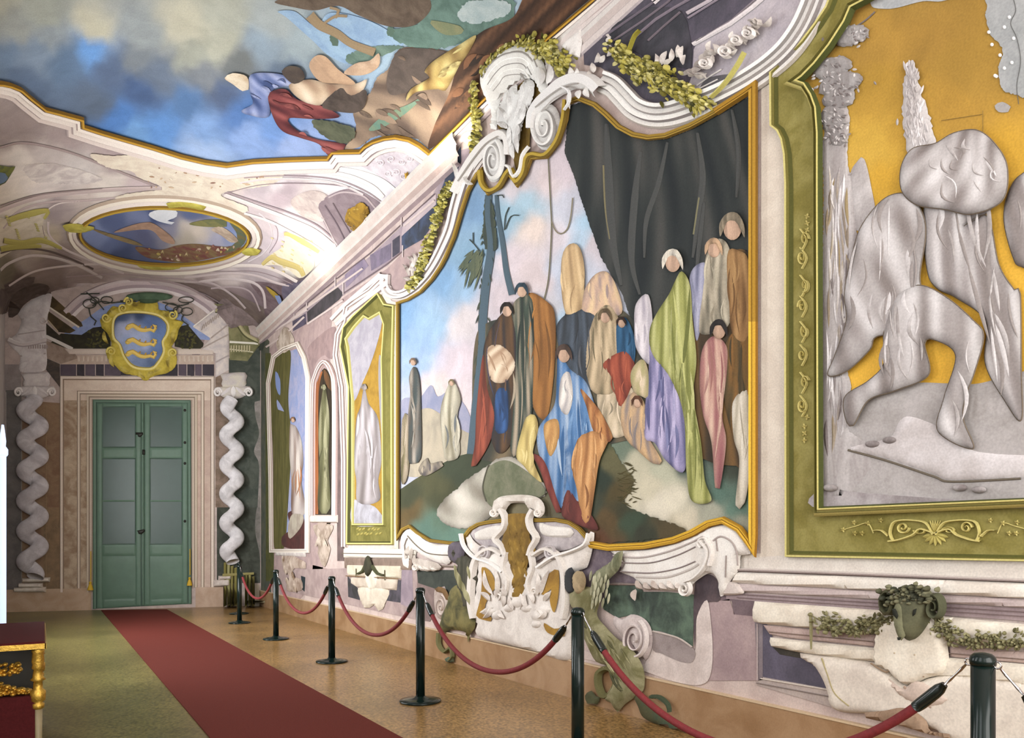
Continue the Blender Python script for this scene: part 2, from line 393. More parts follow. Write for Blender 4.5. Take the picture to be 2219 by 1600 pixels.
# polished terrazzo floor
mf = bpy.data.materials.new('terrazzo'); mf.use_nodes = True; nt = mf.node_tree; N = nt.nodes.new; L = nt.links.new; pb = nt.nodes['Principled BSDF']
tc = N('ShaderNodeTexCoord')
n1 = N('ShaderNodeTexNoise'); n1.inputs['Scale'].default_value = 0.9; n1.inputs['Detail'].default_value = 5; L(tc.outputs['Object'], n1.inputs['Vector'])
n2 = N('ShaderNodeTexNoise'); n2.inputs['Scale'].default_value = 48; n2.inputs['Detail'].default_value = 8; L(tc.outputs['Object'], n2.inputs['Vector'])
sx = N('ShaderNodeSeparateXYZ'); L(tc.outputs['Object'], sx.inputs['Vector'])
# the field beside the wall is browner than the olive field on the window side
rx = N('ShaderNodeMapRange'); rx.inputs['From Min'].default_value = -1.0; rx.inputs['From Max'].default_value = 0.4; L(sx.outputs['X'], rx.inputs['Value'])
m1 = N('ShaderNodeMix'); m1.data_type = 'RGBA'; m1.inputs['A'].default_value = (*lin((112, 104, 52)), 1); m1.inputs['B'].default_value = (*lin((144, 108, 58)), 1); L(rx.outputs['Result'], m1.inputs['Factor'])
r1 = N('ShaderNodeMapRange'); r1.inputs['From Min'].default_value = 0.35; r1.inputs['From Max'].default_value = 0.65; r1.inputs['To Min'].default_value = 0.72; r1.inputs['To Max'].default_value = 1.2; L(n1.outputs['Fac'], r1.inputs['Value'])
r2 = N('ShaderNodeMapRange'); r2.inputs['From Min'].default_value = 0.35; r2.inputs['From Max'].default_value = 0.65; r2.inputs['To Min'].default_value = 0.5; r2.inputs['To Max'].default_value = 1.5; L(n2.outputs['Fac'], r2.inputs['Value'])
mm = N('ShaderNodeMath'); mm.operation = 'MULTIPLY'; L(r1.outputs['Result'], mm.inputs[0]); L(r2.outputs['Result'], mm.inputs[1])
vm = N('ShaderNodeVectorMath'); vm.operation = 'SCALE'; L(m1.outputs['Result'], vm.inputs[0]); L(mm.outputs['Value'], vm.inputs['Scale']); L(vm.outputs['Vector'], pb.inputs['Base Color'])
pb.inputs['Roughness'].default_value = 0.28; pb.inputs['Specular IOR Level'].default_value = 0.32
bp = N('ShaderNodeBump'); bp.inputs['Strength'].default_value = 0.05; bp.inputs['Distance'].default_value = 0.002; L(n2.outputs['Fac'], bp.inputs['Height']); L(bp.outputs['Normal'], pb.inputs['Normal'])
b = B(); b.box(WL - T, WR + T, YB, corner(WL) + 1.2, -0.2, 0, (130, 110, 70)); b.obj('floor', mf, kind='structure')
# baseboards (stone plinths)
m_base = paint('plinth_stone', nscale=3.0, rough=0.35, grain=0.06)
b = B(); b.box(WR - 0.03, WR, YB, corner(WR) - 0.02, 0, 0.325, (150, 112, 74), (172, 136, 98)); b.box(WR - 0.036, WR, YB, corner(WR) - 0.02, 0.325, 0.337, (205, 178, 140)); b.obj('baseboard_right', m_base, kind='structure')
def farstrip(b, xa, xb, za, zb, d, ca, cb=None):
    p, q = at(xa, 1290), at(xb, 1290); vs = []
    for P in (p, q):
        for dd in (0, d):
            for z in (za, zb): vs.append((P.x + FN.x * dd, P.y + FN.y * dd, z))
    b.add(vs, [(0, 2, 3, 1), (4, 5, 7, 6), (0, 4, 6, 2), (1, 3, 7, 5), (2, 6, 7, 3), (0, 1, 5, 4)], ca, cb)
b = B(); farstrip(b, 12, 198, 0, 0.44, 0.03, (196, 168, 140), (180, 150, 118)); farstrip(b, 424, 484, 0, 0.42, 0.03, (196, 168, 145), (180, 150, 124)); farstrip(b, 540, 562, 0, 0.46, 0.02, (190, 175, 150)); b.obj('baseboard_far', m_base, kind='structure')

# ------------------------------------------------------------------ DOOR
door_org = at(308, 1318); DG = mat('door_green_paint', (92, 124, 103), 0.42, noise=0.12, nscale=5, bump=0.05, spec=0.35)
DG2 = mat('door_green_panel', (70, 98, 84), 0.4, noise=0.18, nscale=3)
DGL = mat('door_dark_glazing', (58, 84, 74), 0.32, noise=0.12, nscale=2, spec=0.4)
IRON = mat('dark_iron', (38, 36, 30), 0.5, 0.4); GOLDT = mat('yellow_silk', (212, 168, 20), 0.6)
door = thing('door_1', None, None, door_org, kind='structure')
b = B(); c = (105, 132, 115)
b.poly(ZN(201, 866, 414, 868, 415, 1309, 201, 1320), (70, 96, 80), off=0.002, sm=False); b.obj('door_backing', DG2, door)
b = B()
for P in (ZN(202, 867, 413, 868, 413, 874, 202, 873), ZN(202, 867, 209, 867, 209, 1320, 202, 1320), ZN(407, 868, 413, 868, 415, 1309, 409, 1309)): b.poly(P, c, off=0.03, h=0.012, bev=3, sm=False)
b.obj('door_frame', DG, door)
def leafdoor(x0, x1, pan):
    b = B(); st = 12
    yb0, yb1 = (1319, 1314) if x0 < 300 else (1313, 1309)
    r = [ZN(x0, 874, x0 + st, 874, x0 + st, yb0, x0, yb0), ZN(x1 - st, 874, x1, 874, x1, yb1, x1 - st, yb1),
         ZN(x0 + st, 874, x1 - st, 874, x1 - st, 882, x0 + st, 882), ZN(x0 + st, 970, x1 - st, 970, x1 - st, 994, x0 + st, 994),
         ZN(x0 + st, 1180, x1 - st, 1179, x1 - st, 1205, x0 + st, 1206), ZN(x0 + st, 1299, x1 - st, 1297, x1 - st, yb1, x0 + st, yb0)]
    for q in r: b.poly(q, c, off=0.015, h=0.014, bev=4, sm=False)
    lf = b.obj('door_leaf', DG, door)
    for q in (ZN(x0 + st, 882, x1 - st, 882, x1 - st, 970, x0 + st, 970), ZN(x0 + st, 994, x1 - st, 994, x1 - st, 1180, x0 + st, 1180)):
        b = B(); b.poly(q, c, off=0.008, sm=False); b.obj('glazed_panel', DGL, lf)
        b = B(); b.band([q[0], q[1], q[2], q[3]], [(-1.5, 0), (-0.5, 0.01), (1.5, 0)], [c], off=0.012, closed=True, sm=False); b.obj('panel_bead', DG2, lf)
    b = B(); b.poly(ZN(x0 + st, 1084, x1 - st, 1084, x1 - st, 1088, x0 + st, 1088), c, off=0.012, h=0.008, bev=2, sm=False); b.obj('glazing_bar', DG, lf)
    b = B(); b.poly(ZN(x0 + st, 1205, x1 - st, 1204, x1 - st, 1297, x0 + st, 1299), c, off=0.008, h=0.01, bev=9, sm=False); b.obj('lower_panel', DG, lf)
    return lf
leafdoor(210, 306, 0); leafdoor(313, 407, 1)
b = B(); b.poly(ZN(307, 872, 312, 872, 313, 1312, 308, 1312), c, off=0.03, h=0.015, bev=2, sm=False); b.obj('meeting_rail', DG, door)
for P in (ZB(935, 1072, 985, 1072, 985, 1088, 965, 1105, 950, 1100, 950, 1088, 935, 1086), ZB(980, 1190, 998, 1190, 998, 1225, 980, 1225), ZA(945, 160, 995, 150, 998, 165, 975, 185, 955, 182)):
    b = B(); b.poly(P, (40, 38, 30), off=0.05, h=0.02, bev=3, sm=False); b.obj('door_latch', IRON, door)
for y in (890, 960, 1005, 1130): b = B(); b.blob(401, y, 3, 3.2, (50, 60, 50), off=0.035, h=0.012); b.obj('hinge_pin', IRON, door)
for xs_, yt, yb in ((197.5, 1195, 1262), (411.5, 1190, 1252)):
    t = thing('tasselled_bell_cord', 'yellow silk cord and tassel hanging down the %s jamb of the green door' % ('left' if xs_ < 300 else 'right'), 'tassel', at(xs_, yb + 17))
    b = B(); b.tube([at(xs_ + 1, y) + FN * 0.07 for y in range(yt, yb + 1, 8)], 0.009, n=8); b.obj('cord', GOLDT, t)
    p = at(xs_, yb + 17) + FN * 0.07; b = B(); b.lathe(p, [(0.055, 0), (0.045, 0.05), (0.03, 0.10), (0.018, 0.13), (0.028, 0.15), (0.014, 0.175)], n=14); b.obj('tassel', GOLDT, t)

# ------------------------------------------------------------------ FAR WALL PAINTED ARCHITECTURE
def solo(name, fn, label, cat, m=None, group=None, kind=None, smooth=False):
    b = B(); fn(b); return b.obj(name, m or M_P, None, smooth, label, cat, group, kind)
PK, PK2, CR, CR2, MV, MV2, DK, DK2 = (214, 196, 186), (190, 166, 156), (226, 216, 198), (206, 192, 174), (166, 146, 148), (140, 122, 128), (66, 62, 64), (50, 48, 52)
def f(b):
    b.poly(ZN(12, 846, 47, 846, 47, 1284, 12, 1284), (122, 116, 112), (106, 102, 98), off=0.004, sm=False)
    b.poly(ZN(11, 790, 46, 790, 46, 846, 11, 846), (160, 150, 146), (140, 130, 128), off=0.004, sm=False)
    b.line(ZN(47, 850, 47, 1284), 2.5, (150, 140, 128)); b.line(ZN(13, 850, 13, 1284), 2, (160, 152, 146))
    b.poly(ZN(47, 868, 131, 874, 131, 1284, 47, 1284), (132, 100, 76), (150, 122, 92), off=0.004, sm=False)
    b.line(ZN(100, 880, 100, 1284), 2, (150, 124, 92))
    b.poly(ZA(300, 0, 410, 0, 410, 575, 300, 575), (150, 122, 90), (126, 104, 78), off=0.006, sm=False)
solo('painted_wall_panel', f, 'painted brown and grey wall panel behind the left twisted column', 'wall panel')
def f(b):  # marbled surround
    b.poly(ZN(131, 816, 464, 818, 464, 868, 131, 868), (212, 190, 170), (226, 208, 188), off=0.004, sm=False)
    b.poly(ZN(131, 868, 202, 868, 202, 1284, 131, 1284), (198, 178, 150), (150, 122, 96), off=0.004, sm=False)
    b.poly(ZN(414, 868, 464, 868, 464, 1273, 416, 1273), (204, 180, 162), (188, 160, 146), off=0.004, sm=False)
    pr = [(-7, 0), (-6, 0.025), (-2, 0.03), (0, 0.012), (4, 0.012), (6, 0.0)]
    b.band(ZN(195, 1284, 195, 862, 421, 863, 421, 1273), pr, [(224, 210, 184), (206, 190, 168), (150, 132, 112), (200, 182, 164), (170, 150, 134)], off=0.006, sm=False)
    b.band(ZN(170, 1284, 170, 850, 440, 851, 440, 1273), [(-3, 0), (-1, 0.014), (3, 0.014), (5, 0)], [(166, 144, 124), (220, 204, 184), (160, 140, 122)], off=0.006, sm=False)
    b.band(ZN(134, 1284, 134, 819, 461, 820, 461, 1273), [(-4, 0), (-2, 0.03), (3, 0.03), (5, 0)], [(220, 206, 190), (226, 210, 194), (150, 130, 112)], off=0.006, sm=False)
solo('marble_door_surround', f, 'pink and cream marbled moulding around the green double door', 'door surround', M_M)
def f(b):  # frieze blocks and dentil cornice
    cols = [(88, 78, 90), (60, 56, 62), (96, 84, 96), (72, 66, 76), (104, 92, 104), (64, 60, 68)]
    for i, (xa, xb) in enumerate(((131, 165), (167, 183), (185, 206), (208, 225), (227, 262), (262, 385), (387, 404), (406, 421), (423, 437), (439, 464))):
        b.poly(ZN(xa, 790, xb, 790, xb, 815, xa, 814), cols[i % 6], cols[(i + 2) % 6], off=0.005, h=0.006, bev=2, sm=False)
    b.poly(ZN(155, 770, 462, 770, 464, 790, 131, 790), (190, 166, 148), (206, 186, 168), off=0.005, sm=False)
    for i in range(30): x = 168 + i * 10; b.poly(ZN(x, 772, x + 5, 772, x + 5, 784, x, 784), (214, 196, 178), off=0.01, h=0.012, bev=2, sm=False)
    b.poly(ZN(140, 756, 466, 756, 462, 768, 150, 768), (216, 200, 186), off=0.006, h=0.02, bev=4, sm=False)
    b.line(ZN(131, 816, 464, 818), 3, (90, 70, 60))
solo('entablature_frieze', f, 'dark mauve block frieze with dentil cornice above the door surround', 'cornice')
def f(b):
    b.poly(ZB(440, 405, 600, 285, 720, 205, 880, 170, 1080, 175, 1230, 250, 1440, 420, 1300, 430, 700, 440), (132, 152, 205), (150, 168, 214), off=0.004)
    b.poly(ZB(420, 390, 560, 400, 640, 350, 720, 340, 760, 420, 760, 495, 500, 495, 330, 470), (44, 42, 36), (62, 60, 42), off=0.006, sm=False)
    b.poly(ZB(1200, 440, 1240, 340, 1290, 330, 1400, 460, 1390, 500, 1270, 495, 1200, 480), (44, 42, 36), (62, 60, 42), off=0.006, sm=False)
    r = random.Random(4)
    for i in range(60):
        x, y = (r.uniform(600, 740), r.uniform(360, 480)) if i % 2 else (r.uniform(1215, 1330), r.uniform(370, 490))
        (x, y), = ZB(x, y); a = r.uniform(0, 6.3); b.leaf(x, y, x + 9 * math.cos(a), y + 9 * math.sin(a), 5, (96, 92, 50), (50, 54, 34), off=0.01)
solo('painted_lunette', f, 'blue sky lunette with dark foliage behind the coat of arms', 'wall painting', M_P)
def f(b):
    b.band(ZB(450, 250, 560, 150, 720, 75, 900, 40, 1100, 45, 1280, 90, 1420, 170, 1500, 240), [(-9, 0), (-6, 0.02), (0, 0.03), (6, 0.01), (13, 0.015), (20, 0)], [(170, 150, 150), (214, 200, 198), (196, 178, 178), (170, 152, 156), (220, 208, 206)], off=0.004)
    b.poly(ZB(0, 90, 100, 20, 240, 0, 230, 40, 130, 90, 70, 160, 45, 250, 10, 260), (84, 70, 64), (110, 94, 88), off=0.006)
    b.poly(ZB(70, 160, 130, 90, 240, 45, 330, 60, 350, 120, 260, 130, 160, 200, 120, 260, 60, 280), (98, 82, 74), (74, 62, 56), off=0.005)
solo('lunette_arch', f, 'mauve and white arched moulding over the painted lunette', 'arch moulding')
LG, LG2, OL, OL2 = (222, 216, 214), (196, 186, 186), (136, 130, 84), (92, 84, 52)
def f(b):
    b.poly(ZB(55, 430, 110, 400, 150, 300, 125, 260, 180, 190, 280, 130, 355, 120, 345, 210, 320, 310, 320, 470, 310, 640, 140, 652, 140, 545, 70, 475), LG, LG2, off=0.006, h=0.03, bev=6)
    b.poly(ZB(350, 125, 560, 315, 570, 340, 540, 350, 345, 215), (100, 82, 50), (70, 56, 36), off=0.006, h=0.02, sm=False)
    b.line(ZB(345, 215, 545, 350), 4, (225, 214, 196), sm=False, off=0.015)
    b.poly(ZB(330, 235, 520, 370, 480, 390, 400, 380, 330, 310), (86, 70, 44), (60, 52, 36), off=0.008, sm=False)
    b.line(ZB(330, 300, 400, 380), 3, (190, 170, 140), sm=False, off=0.015)
    b.poly(ZB(318, 320, 400, 395, 500, 485, 500, 500, 318, 405), (52, 48, 40), (72, 64, 50), off=0.008, sm=False)
    b.line(ZB(318, 410, 500, 498), 7, (220, 214, 208), sm=False, off=0.015)
    b.poly(ZB(318, 440, 500, 510, 540, 560, 420, 600, 320, 560), (140, 118, 104), (170, 150, 134), off=0.008, sm=False)
    b.poly(ZB(318, 560, 412, 600, 412, 760, 318, 640), (60, 56, 58), (96, 84, 74), off=0.008, sm=False)
    b.band(ZB(60, 436, 160, 470, 318, 440), [(-6, 0), (-3, 0.02), (3, 0.02), (6, 0)], [(236, 230, 226), (206, 196, 194), (170, 158, 158)], off=0.03)
    b.line(ZB(140, 510, 318, 490), 4, (170, 158, 156), off=0.03); b.line(ZB(140, 548, 318, 530), 3, (176, 164, 160), off=0.03); b.line(ZB(130, 400, 310, 372), 3, (180, 168, 166), off=0.035)
    b.line(ZB(160, 300, 250, 210, 330, 190), 4, (186, 172, 170), off=0.03); b.spiral(94, 696, 8, 8, 1.5, 0, 5, [(206, 194, 190)], off=0.03)
    for i in range(9): x = 62 + i * 5; b.poly(ZN(x, 748, x + 3, 748, x + 3, 757, x, 757), (166, 150, 146), off=0.04, h=0.006, bev=1, sm=False)
solo('broken_pediment', f, 'pale broken pediment block above the left twisted column', 'pediment')
def f(b):
    b.poly(ZB(1325, 345, 1400, 280, 1470, 225, 1520, 215, 1545, 250, 1572, 330, 1572, 640, 1482, 692, 1480, 525, 1375, 500, 1450, 425), (226, 214, 204), LG2, off=0.006, h=0.03, bev=6, sm=False)
    b.poly(ZB(1460, 185, 1560, 190, 1640, 240, 1700, 320, 1720, 400, 1800, 452, 1760, 500, 1700, 580, 1578, 572, 1575, 445, 1562, 262), (140, 136, 92), (104, 104, 66), off=0.006, h=0.025, bev=6, sm=False)
    b.band(ZB(1480, 235, 1560, 250, 1620, 300, 1690, 400, 1800, 455), [(-5, 0), (-2, 0.03), (3, 0.02), (6, 0)], [(206, 196, 150), (176, 168, 120), (84, 84, 50)], off=0.03)
    b.line(ZB(1578, 450, 1790, 462), 5, (226, 222, 206), off=0.03); b.line(ZB(1578, 500, 1740, 520), 3, (206, 200, 170), off=0.03)
    for i in range(8): x = 1585 + i * 18; b.poly(ZB(x, 475, x + 9, 475, x + 9, 520, x, 520), (190, 180, 140), off=0.04, h=0.006, bev=1, sm=False)
    for i in range(8): b.line(ZB(1385 + i * 16, 370 - i * 12, 1400 + i * 16, 330 - i * 12), 2, (170, 154, 140), off=0.04)
    b.line(ZB(1330, 345, 1470, 235), 3, (240, 232, 220), off=0.04); b.line(ZB(1450, 425, 1570, 330), 3, (180, 164, 154), off=0.04); b.line(ZB(1382, 498, 1570, 400), 3, (180, 164, 154), off=0.04)
    b.line(ZB(1482, 590, 1570, 545), 3, (176, 164, 160), off=0.04)
solo('broken_pediment', f, 'cream and olive broken pediment block above the right twisted column', 'pediment')
def f(b):
    b.poly(ZB(1572, 560, 1700, 580, 1740, 505, 1786, 452, 1780, 340, 1788, 400, 1788, 1585, 1572, 1585), (60, 68, 60), (84, 90, 80), off=0.003, sm=False)
    b.poly(ZA(1490, 0, 1788, 0, 1788, 520, 1490, 520), (54, 58, 48), (76, 80, 70), off=0.003, sm=False)
    b.poly(ZB(1480, 690, 1572, 660, 1572, 1585, 1480, 1585), (150, 126, 110), (110, 92, 74), off=0.003, sm=False)
    b.poly(ZB(1750, 860, 1788, 850, 1788, 1585, 1770, 1585, 1780, 1300, 1745, 1200, 1780, 1080, 1755, 960), (150, 142, 136), (116, 112, 104), off=0.005)
    b.poly(ZA(1765, 0, 1788, 0, 1788, 350, 1780, 300, 1752, 150), (130, 124, 118), (100, 98, 90), off=0.005)
    b.poly(ZB(1320, 700, 1325, 560, 1330, 450, 1690, 340, 1785, 340, 1700, 250, 1620, 200, 1500, 180), (150, 132, 130), (120, 104, 102), off=0.002)
solo('painted_wall_panel', f, 'dark grey green painted wall panel beside the right twisted column', 'wall panel')
def capital(b, cx, cy, w_, fl):
    b.poly([(cx - w_ * .62, cy - 34), (cx + w_ * .55, cy - 38), (cx + w_ * .6, cy - 22), (cx + w_ * .5, cy - 6), (cx - w_ * .5, cy - 6), (cx - w_ * .52, cy - 22)], fl, LG2, off=0.02, h=0.05, bev=7)
    b.poly([(cx - w_ * .8, cy - 6), (cx + w_ * .78, cy - 8), (cx + w_ * .7, cy + 6), (cx + w_ * .3, cy + 18), (cx - w_ * .3, cy + 18), (cx - w_ * .72, cy + 8)], fl, LG2, off=0.02, h=0.06, bev=8)
    for sg in (-1, 1):
        b.spiral(cx + sg * w_ * .72, cy + 6, 9, 10, 1.6, 0 if sg < 0 else math.pi, 6, [(236, 230, 226)], off=0.07, sgn=sg)
        b.leaf(cx + sg * 4, cy - 6, cx + sg * w_ * .6, cy + 14, 7, (214, 206, 204), off=0.08)
    b.leaf(cx, cy - 8, cx, cy + 18, 10, (232, 226, 222), off=0.08)
def shaft(b, cx, y0, y1, turns, rp, amp, ca, cb, ph=0.0, sq=0.55):
    p0 = at(cx, (y0 + y1) / 2); s_ = F / (p0 - CAM).dot(FW); z1 = HC + (HY - y0) / s_; z0 = HC - (y1 - HY) / s_
    n = int(turns * 26); pts = []; r = rp / s_; a = amp / s_; k0 = len(b.v); rad = []
    for i in range(n + 1):
        t = i / n; q = ph + t * turns * 2 * math.pi; env = min(1, 0.35 + t * 10, 0.35 + (1 - t) * 10)
        pts.append(p0 + FD * (math.cos(q) * a * env) + FN * (math.sin(q) * a * env) + Vector((0, 0, z1 + (z0 - z1) * t - p0.z)))
        rad.append(r * (0.92 + 0.12 * abs(math.cos(q))))
    b.tube(pts, rad, ca, 18, cb, FN)
    for i in range(k0, len(b.v)):   # half-depth relief standing against the wall
        v = Vector(b.v[i]); d = (v - A0).dot(FN); v += FN * (d * (sq - 1) + (r + a) * sq + 0.012); b.v[i] = tuple(v)
t = thing('twisted_column', 'light grey twisted column on a stepped base left of the green door', 'column', at(77, 1283), 'twisted columns flanking the door')
b = B(); shaft(b, 76, 868, 1250, 5.9, 16, 14, (208, 204, 208), (176, 170, 174), 0.6); b.obj('shaft', M_P, t, True)
b = B(); capital(b, 78, 846, 50, (222, 216, 212)); b.obj('capital', M_P, t)
b = B()
for q in (ZA(100, 552, 320, 545, 320, 582, 100, 582), ZA(130, 520, 298, 518, 298, 550, 130, 550), ZA(155, 486, 350, 480, 345, 512, 160, 515)): b.poly(q, (226, 218, 204), (196, 182, 166), off=0.03, h=0.09, bev=4, sm=False)
b.obj('base', M_P, t)
t = thing('twisted_column', 'whitish twisted column against the dark panel right of the green door', 'column', at(504, 1273), 'twisted columns flanking the door')
b = B(); shaft(b, 503, 868, 1218, 5.6, 14, 11, (230, 226, 228), (196, 192, 194), 1.5); b.obj('shaft', M_P, t, True)
b = B(); capital(b, 506, 846, 46, (214, 206, 184)); b.obj('capital', M_P, t)
b = B()
for q in (ZA(1465, 500, 1580, 492, 1580, 540, 1465, 545), ZA(1500, 470, 1590, 466, 1590, 494, 1500, 498)): b.poly(q, (216, 204, 194), (186, 170, 160), off=0.03, h=0.07, bev=4, sm=False)
b.obj('base', M_P, t)
def f(b):
    for i, x in enumerate(range(1538, 1740, 24)):
        if x > 1620 and x < 1680: continue
        b.poly(ZA(x, 380 + (x - 1538) * .5, x + 20, 375 + (x - 1538) * .5, x + 20, 690, x, 700), [(120, 112, 48), (160, 156, 104), (84, 74, 32)][i % 3], (140, 132, 70), off=0.05 + 0.01 * (i % 2), h=0.02, bev=3, sm=False)
    b.poly(ZA(1530, 455, 1745, 445, 1745, 462, 1530, 475), (150, 140, 80), off=0.08, h=0.01, bev=2, sm=False)
    b.poly(ZA(1690, 640, 1830, 640, 1830, 655, 1690, 655), (160, 146, 110), off=0.03, h=0.01, bev=2, sm=False)
solo('painted_balustrade', f, 'olive green striped balustrade at the foot of the right twisted column', 'balustrade', M_F)
# coat of arms
GO, GO2, GD = (214, 192, 66), (168, 146, 40), (96, 78, 22)
ca_ = thing('coat_of_arms', 'gilded coat of arms with three gold fish on a blue shield over the door', 'coat of arms', at(318, 826))
b = B(); b.poly(ZB(690, 285, 700, 300, 740, 245, 775, 205, 840, 212, 880, 170, 960, 180, 1080, 175, 1090, 228, 1160, 240, 1200, 292, 1262, 315, 1232, 360, 1215, 430, 1180, 480, 1205, 520, 1215, 600, 1160, 660, 1060, 685, 1000, 718, 940, 682, 850, 665, 790, 612, 740, 560, 735, 505, 768, 475, 745, 400, 700, 350), GO, GO2, off=0.03, h=0.06, bev=9, rough=0.6)
b.band(ZB(795, 292, 850, 258, 970, 252, 1095, 275, 1158, 335, 1152, 405, 1122, 455, 1130, 525, 1090, 600, 1040, 640, 925, 628, 860, 560, 828, 475, 790, 432, 782, 360), [(-5, 0), (-2, 0.03), (2, 0.03), (5, 0)], [(222, 204, 96), (236, 220, 130), (150, 124, 30)], off=0.07, closed=True)
r = random.Random(9)
for (x, y, dx, dy) in ((760, 230, 60, 30), (1120, 240, 60, 40), (720, 380, 30, 90), (1210, 360, -20, 110), (770, 540, 20, 90), (1180, 540, -20, 90), (900, 200, 70, -25), (960, 650, 40, 50), (1060, 660, -40, 40), (830, 620, 70, 40), (1120, 640, -60, 30)):
    (xa, ya), (xb, yb) = ZB(x, y, x + dx, y + dy); b.leaf(xa, ya, xb, yb, 9, (214, 194, 84), (120, 100, 28), off=0.09, bend=4)
for x, y in ((770, 520), (1190, 530), (850, 225), (1190, 270), (735, 290), (890, 180)):
    (xa, ya), = ZB(x, y); b.spiral(xa, ya, 10, 10, 1.6, r.uniform(0, 6), 5, [(226, 208, 100)], off=0.09)
b.obj('gilded_cartouche', M_P, ca_)
b = B(); b.poly(ZB(800, 300, 850, 268, 970, 262, 1090, 285, 1146, 340, 1140, 402, 1112, 452, 1120, 522, 1080, 592, 1038, 628, 930, 615, 870, 552, 838, 472, 800, 430, 790, 360), (96, 126, 182), off=0.09, h=0.02, bev=14, grid=4, field=[(ZB(x, y)[0][0], ZB(x, y)[0][1], c) for x, y, c in ((850, 300, (74, 92, 128)), (970, 285, (66, 82, 116)), (1090, 310, (92, 118, 170)), (900, 380, (176, 186, 220)), (980, 440, (168, 184, 224)), (1100, 400, (110, 142, 200)), (900, 500, (150, 170, 214)), (1080, 520, (100, 130, 184)), (960, 590, (120, 140, 180)), (1040, 600, (84, 104, 140)))]); b.obj('blue_shield', M_P, ca_)
for y in (365, 462, 545):
    b = B(); k = 1 if y < 400 else .86
    pts = ZB(885, y - 5, 920, y - 20, 960, y + 5, 1000, y + 14, 1040, y + 8, 1062, y + 18, 1075, y, 1065, y - 18, 1085, y - 12)
    b.line(pts, 9, (240, 204, 96), off=0.12, h=0.03, taper=[1.3, 1, 1, .8, .7, .4]); b.blob(pts[0][0], pts[0][1] + 1, 6, 5, (232, 196, 90), off=0.12, h=0.04)
    for q in (2, 3, 4): b.leaf(pts[q][0], pts[q][1] - 3, pts[q][0] + 4, pts[q][1] - 9, 4, (206, 160, 60), off=0.12)
    b.obj('gold_fish', M_P, ca_)
b = B(); b.ell(*ZB(1030, 145)[0], 51, 10, (86, 112, 84), (64, 88, 66), off=0.08, h=0.05, bev=8); b.poly(ZB(945, 150, 1110, 150, 1075, 185, 1000, 190, 960, 182), (70, 92, 66), (52, 72, 50), off=0.07, h=0.05, bev=7); b.obj('green_hat', M_P, ca_)
b = B(); CT = (66, 70, 62)
for cx, cy, rx, ry in ((620, 192, 45, 30), (738, 166, 40, 24), (655, 168, 30, 20)) : b.line([(ZB(cx + rx * math.cos(a / 8 * math.pi), cy + ry * math.sin(a / 8 * math.pi)))[0] for a in range(17)], 2.0, CT, off=0.06, h=0.02)
for q in (ZB(870, 180, 820, 180, 770, 185, 700, 175, 640, 205), ZB(560, 125, 690, 122), ZB(600, 115, 660, 165, 720, 235), ZB(615, 220, 630, 280, 665, 310, 650, 340), ZB(940, 175, 880, 172, 830, 172)): b.line(q, 2.6, CT, off=0.06, h=0.02)
b.obj('hat_cord', M_P, ca_)
b = B()
for cx, cy, rx, ry in ((1280, 165, 52, 20), (1180, 215, 42, 26), (1285, 245, 40, 26), (1225, 235, 32, 22)): b.line([(ZB(cx + rx * math.cos(a / 8 * math.pi), cy + ry * math.sin(a / 8 * math.pi)))[0] for a in range(17)], 2.0, CT, off=0.06, h=0.02)
for q in (ZB(1120, 180, 1180, 195, 1240, 205, 1300, 190), ZB(1235, 200, 1210, 240, 1190, 270), ZB(1265, 265, 1250, 300, 1300, 340)): b.line(q, 2.6, CT, off=0.06, h=0.02)
b.obj('hat_cord', M_P, ca_)
# ================================================================== RIGHT WALL
W1, W2, W3, WD = (234, 230, 222), (220, 212, 202), (190, 178, 172), (140, 124, 120)
def wm(w_, h=0.02): return [(-w_ / 2, 0), (-w_ * .42, h), (-w_ * .2, h), (-w_ * .16, h * .4), (w_ * .04, h * .5), (w_ * .14, h * 1.3), (w_ * .36, h * 1.3), (w_ * .4, h * .5), (w_ / 2, 0)]
WC = [W3, W1, WD, W2, W2, W1, WD, W3]
def P2(pts): return [(pts[i], pts[i + 1]) for i in range(0, len(pts), 2)]
# cornice running along the top of the wall, and the painted frieze under it
def f(b):
    pr = [(0, 5.60, MV), (0.05, 5.62, PK), (0.05, 5.68, MV2), (0.03, 5.69, PK2), (0.07, 5.75, W2), (0.07, 5.80, MV), (0.06, 5.81, PK), (0.11, 5.88, W2), (0.115, 5.945, MV2), (0, 5.95, MV2)]
    for y0_, y1_, k_ in ((at(1000, 330).y, corner(WR) - 0.05, 1.0), (1.2, at(1172, 95).y, 0.35)):
        for i in range(len(pr) - 1):
            (d0, z0, c), (d1, z1, _) = pr[i], pr[i + 1]
            if k_ < 1: c = tuple(int(v + (235 - v) * .35) for v in c)
            ys = [y0_ + (y1_ - y0_) * k / 30 for k in range(31)]
            vs = [(WR - d0 * k_, y, z0) for y in ys] + [(WR - d1 * k_, y, z1) for y in ys]
            b.add(vs, [(k, k + 1, 32 + k, 31 + k) for k in range(30)], c, tuple(int(v * .93) for v in c))
solo('painted_cornice', f, 'long mauve and white cornice moulding along the top of the right wall', 'cornice', M_M)
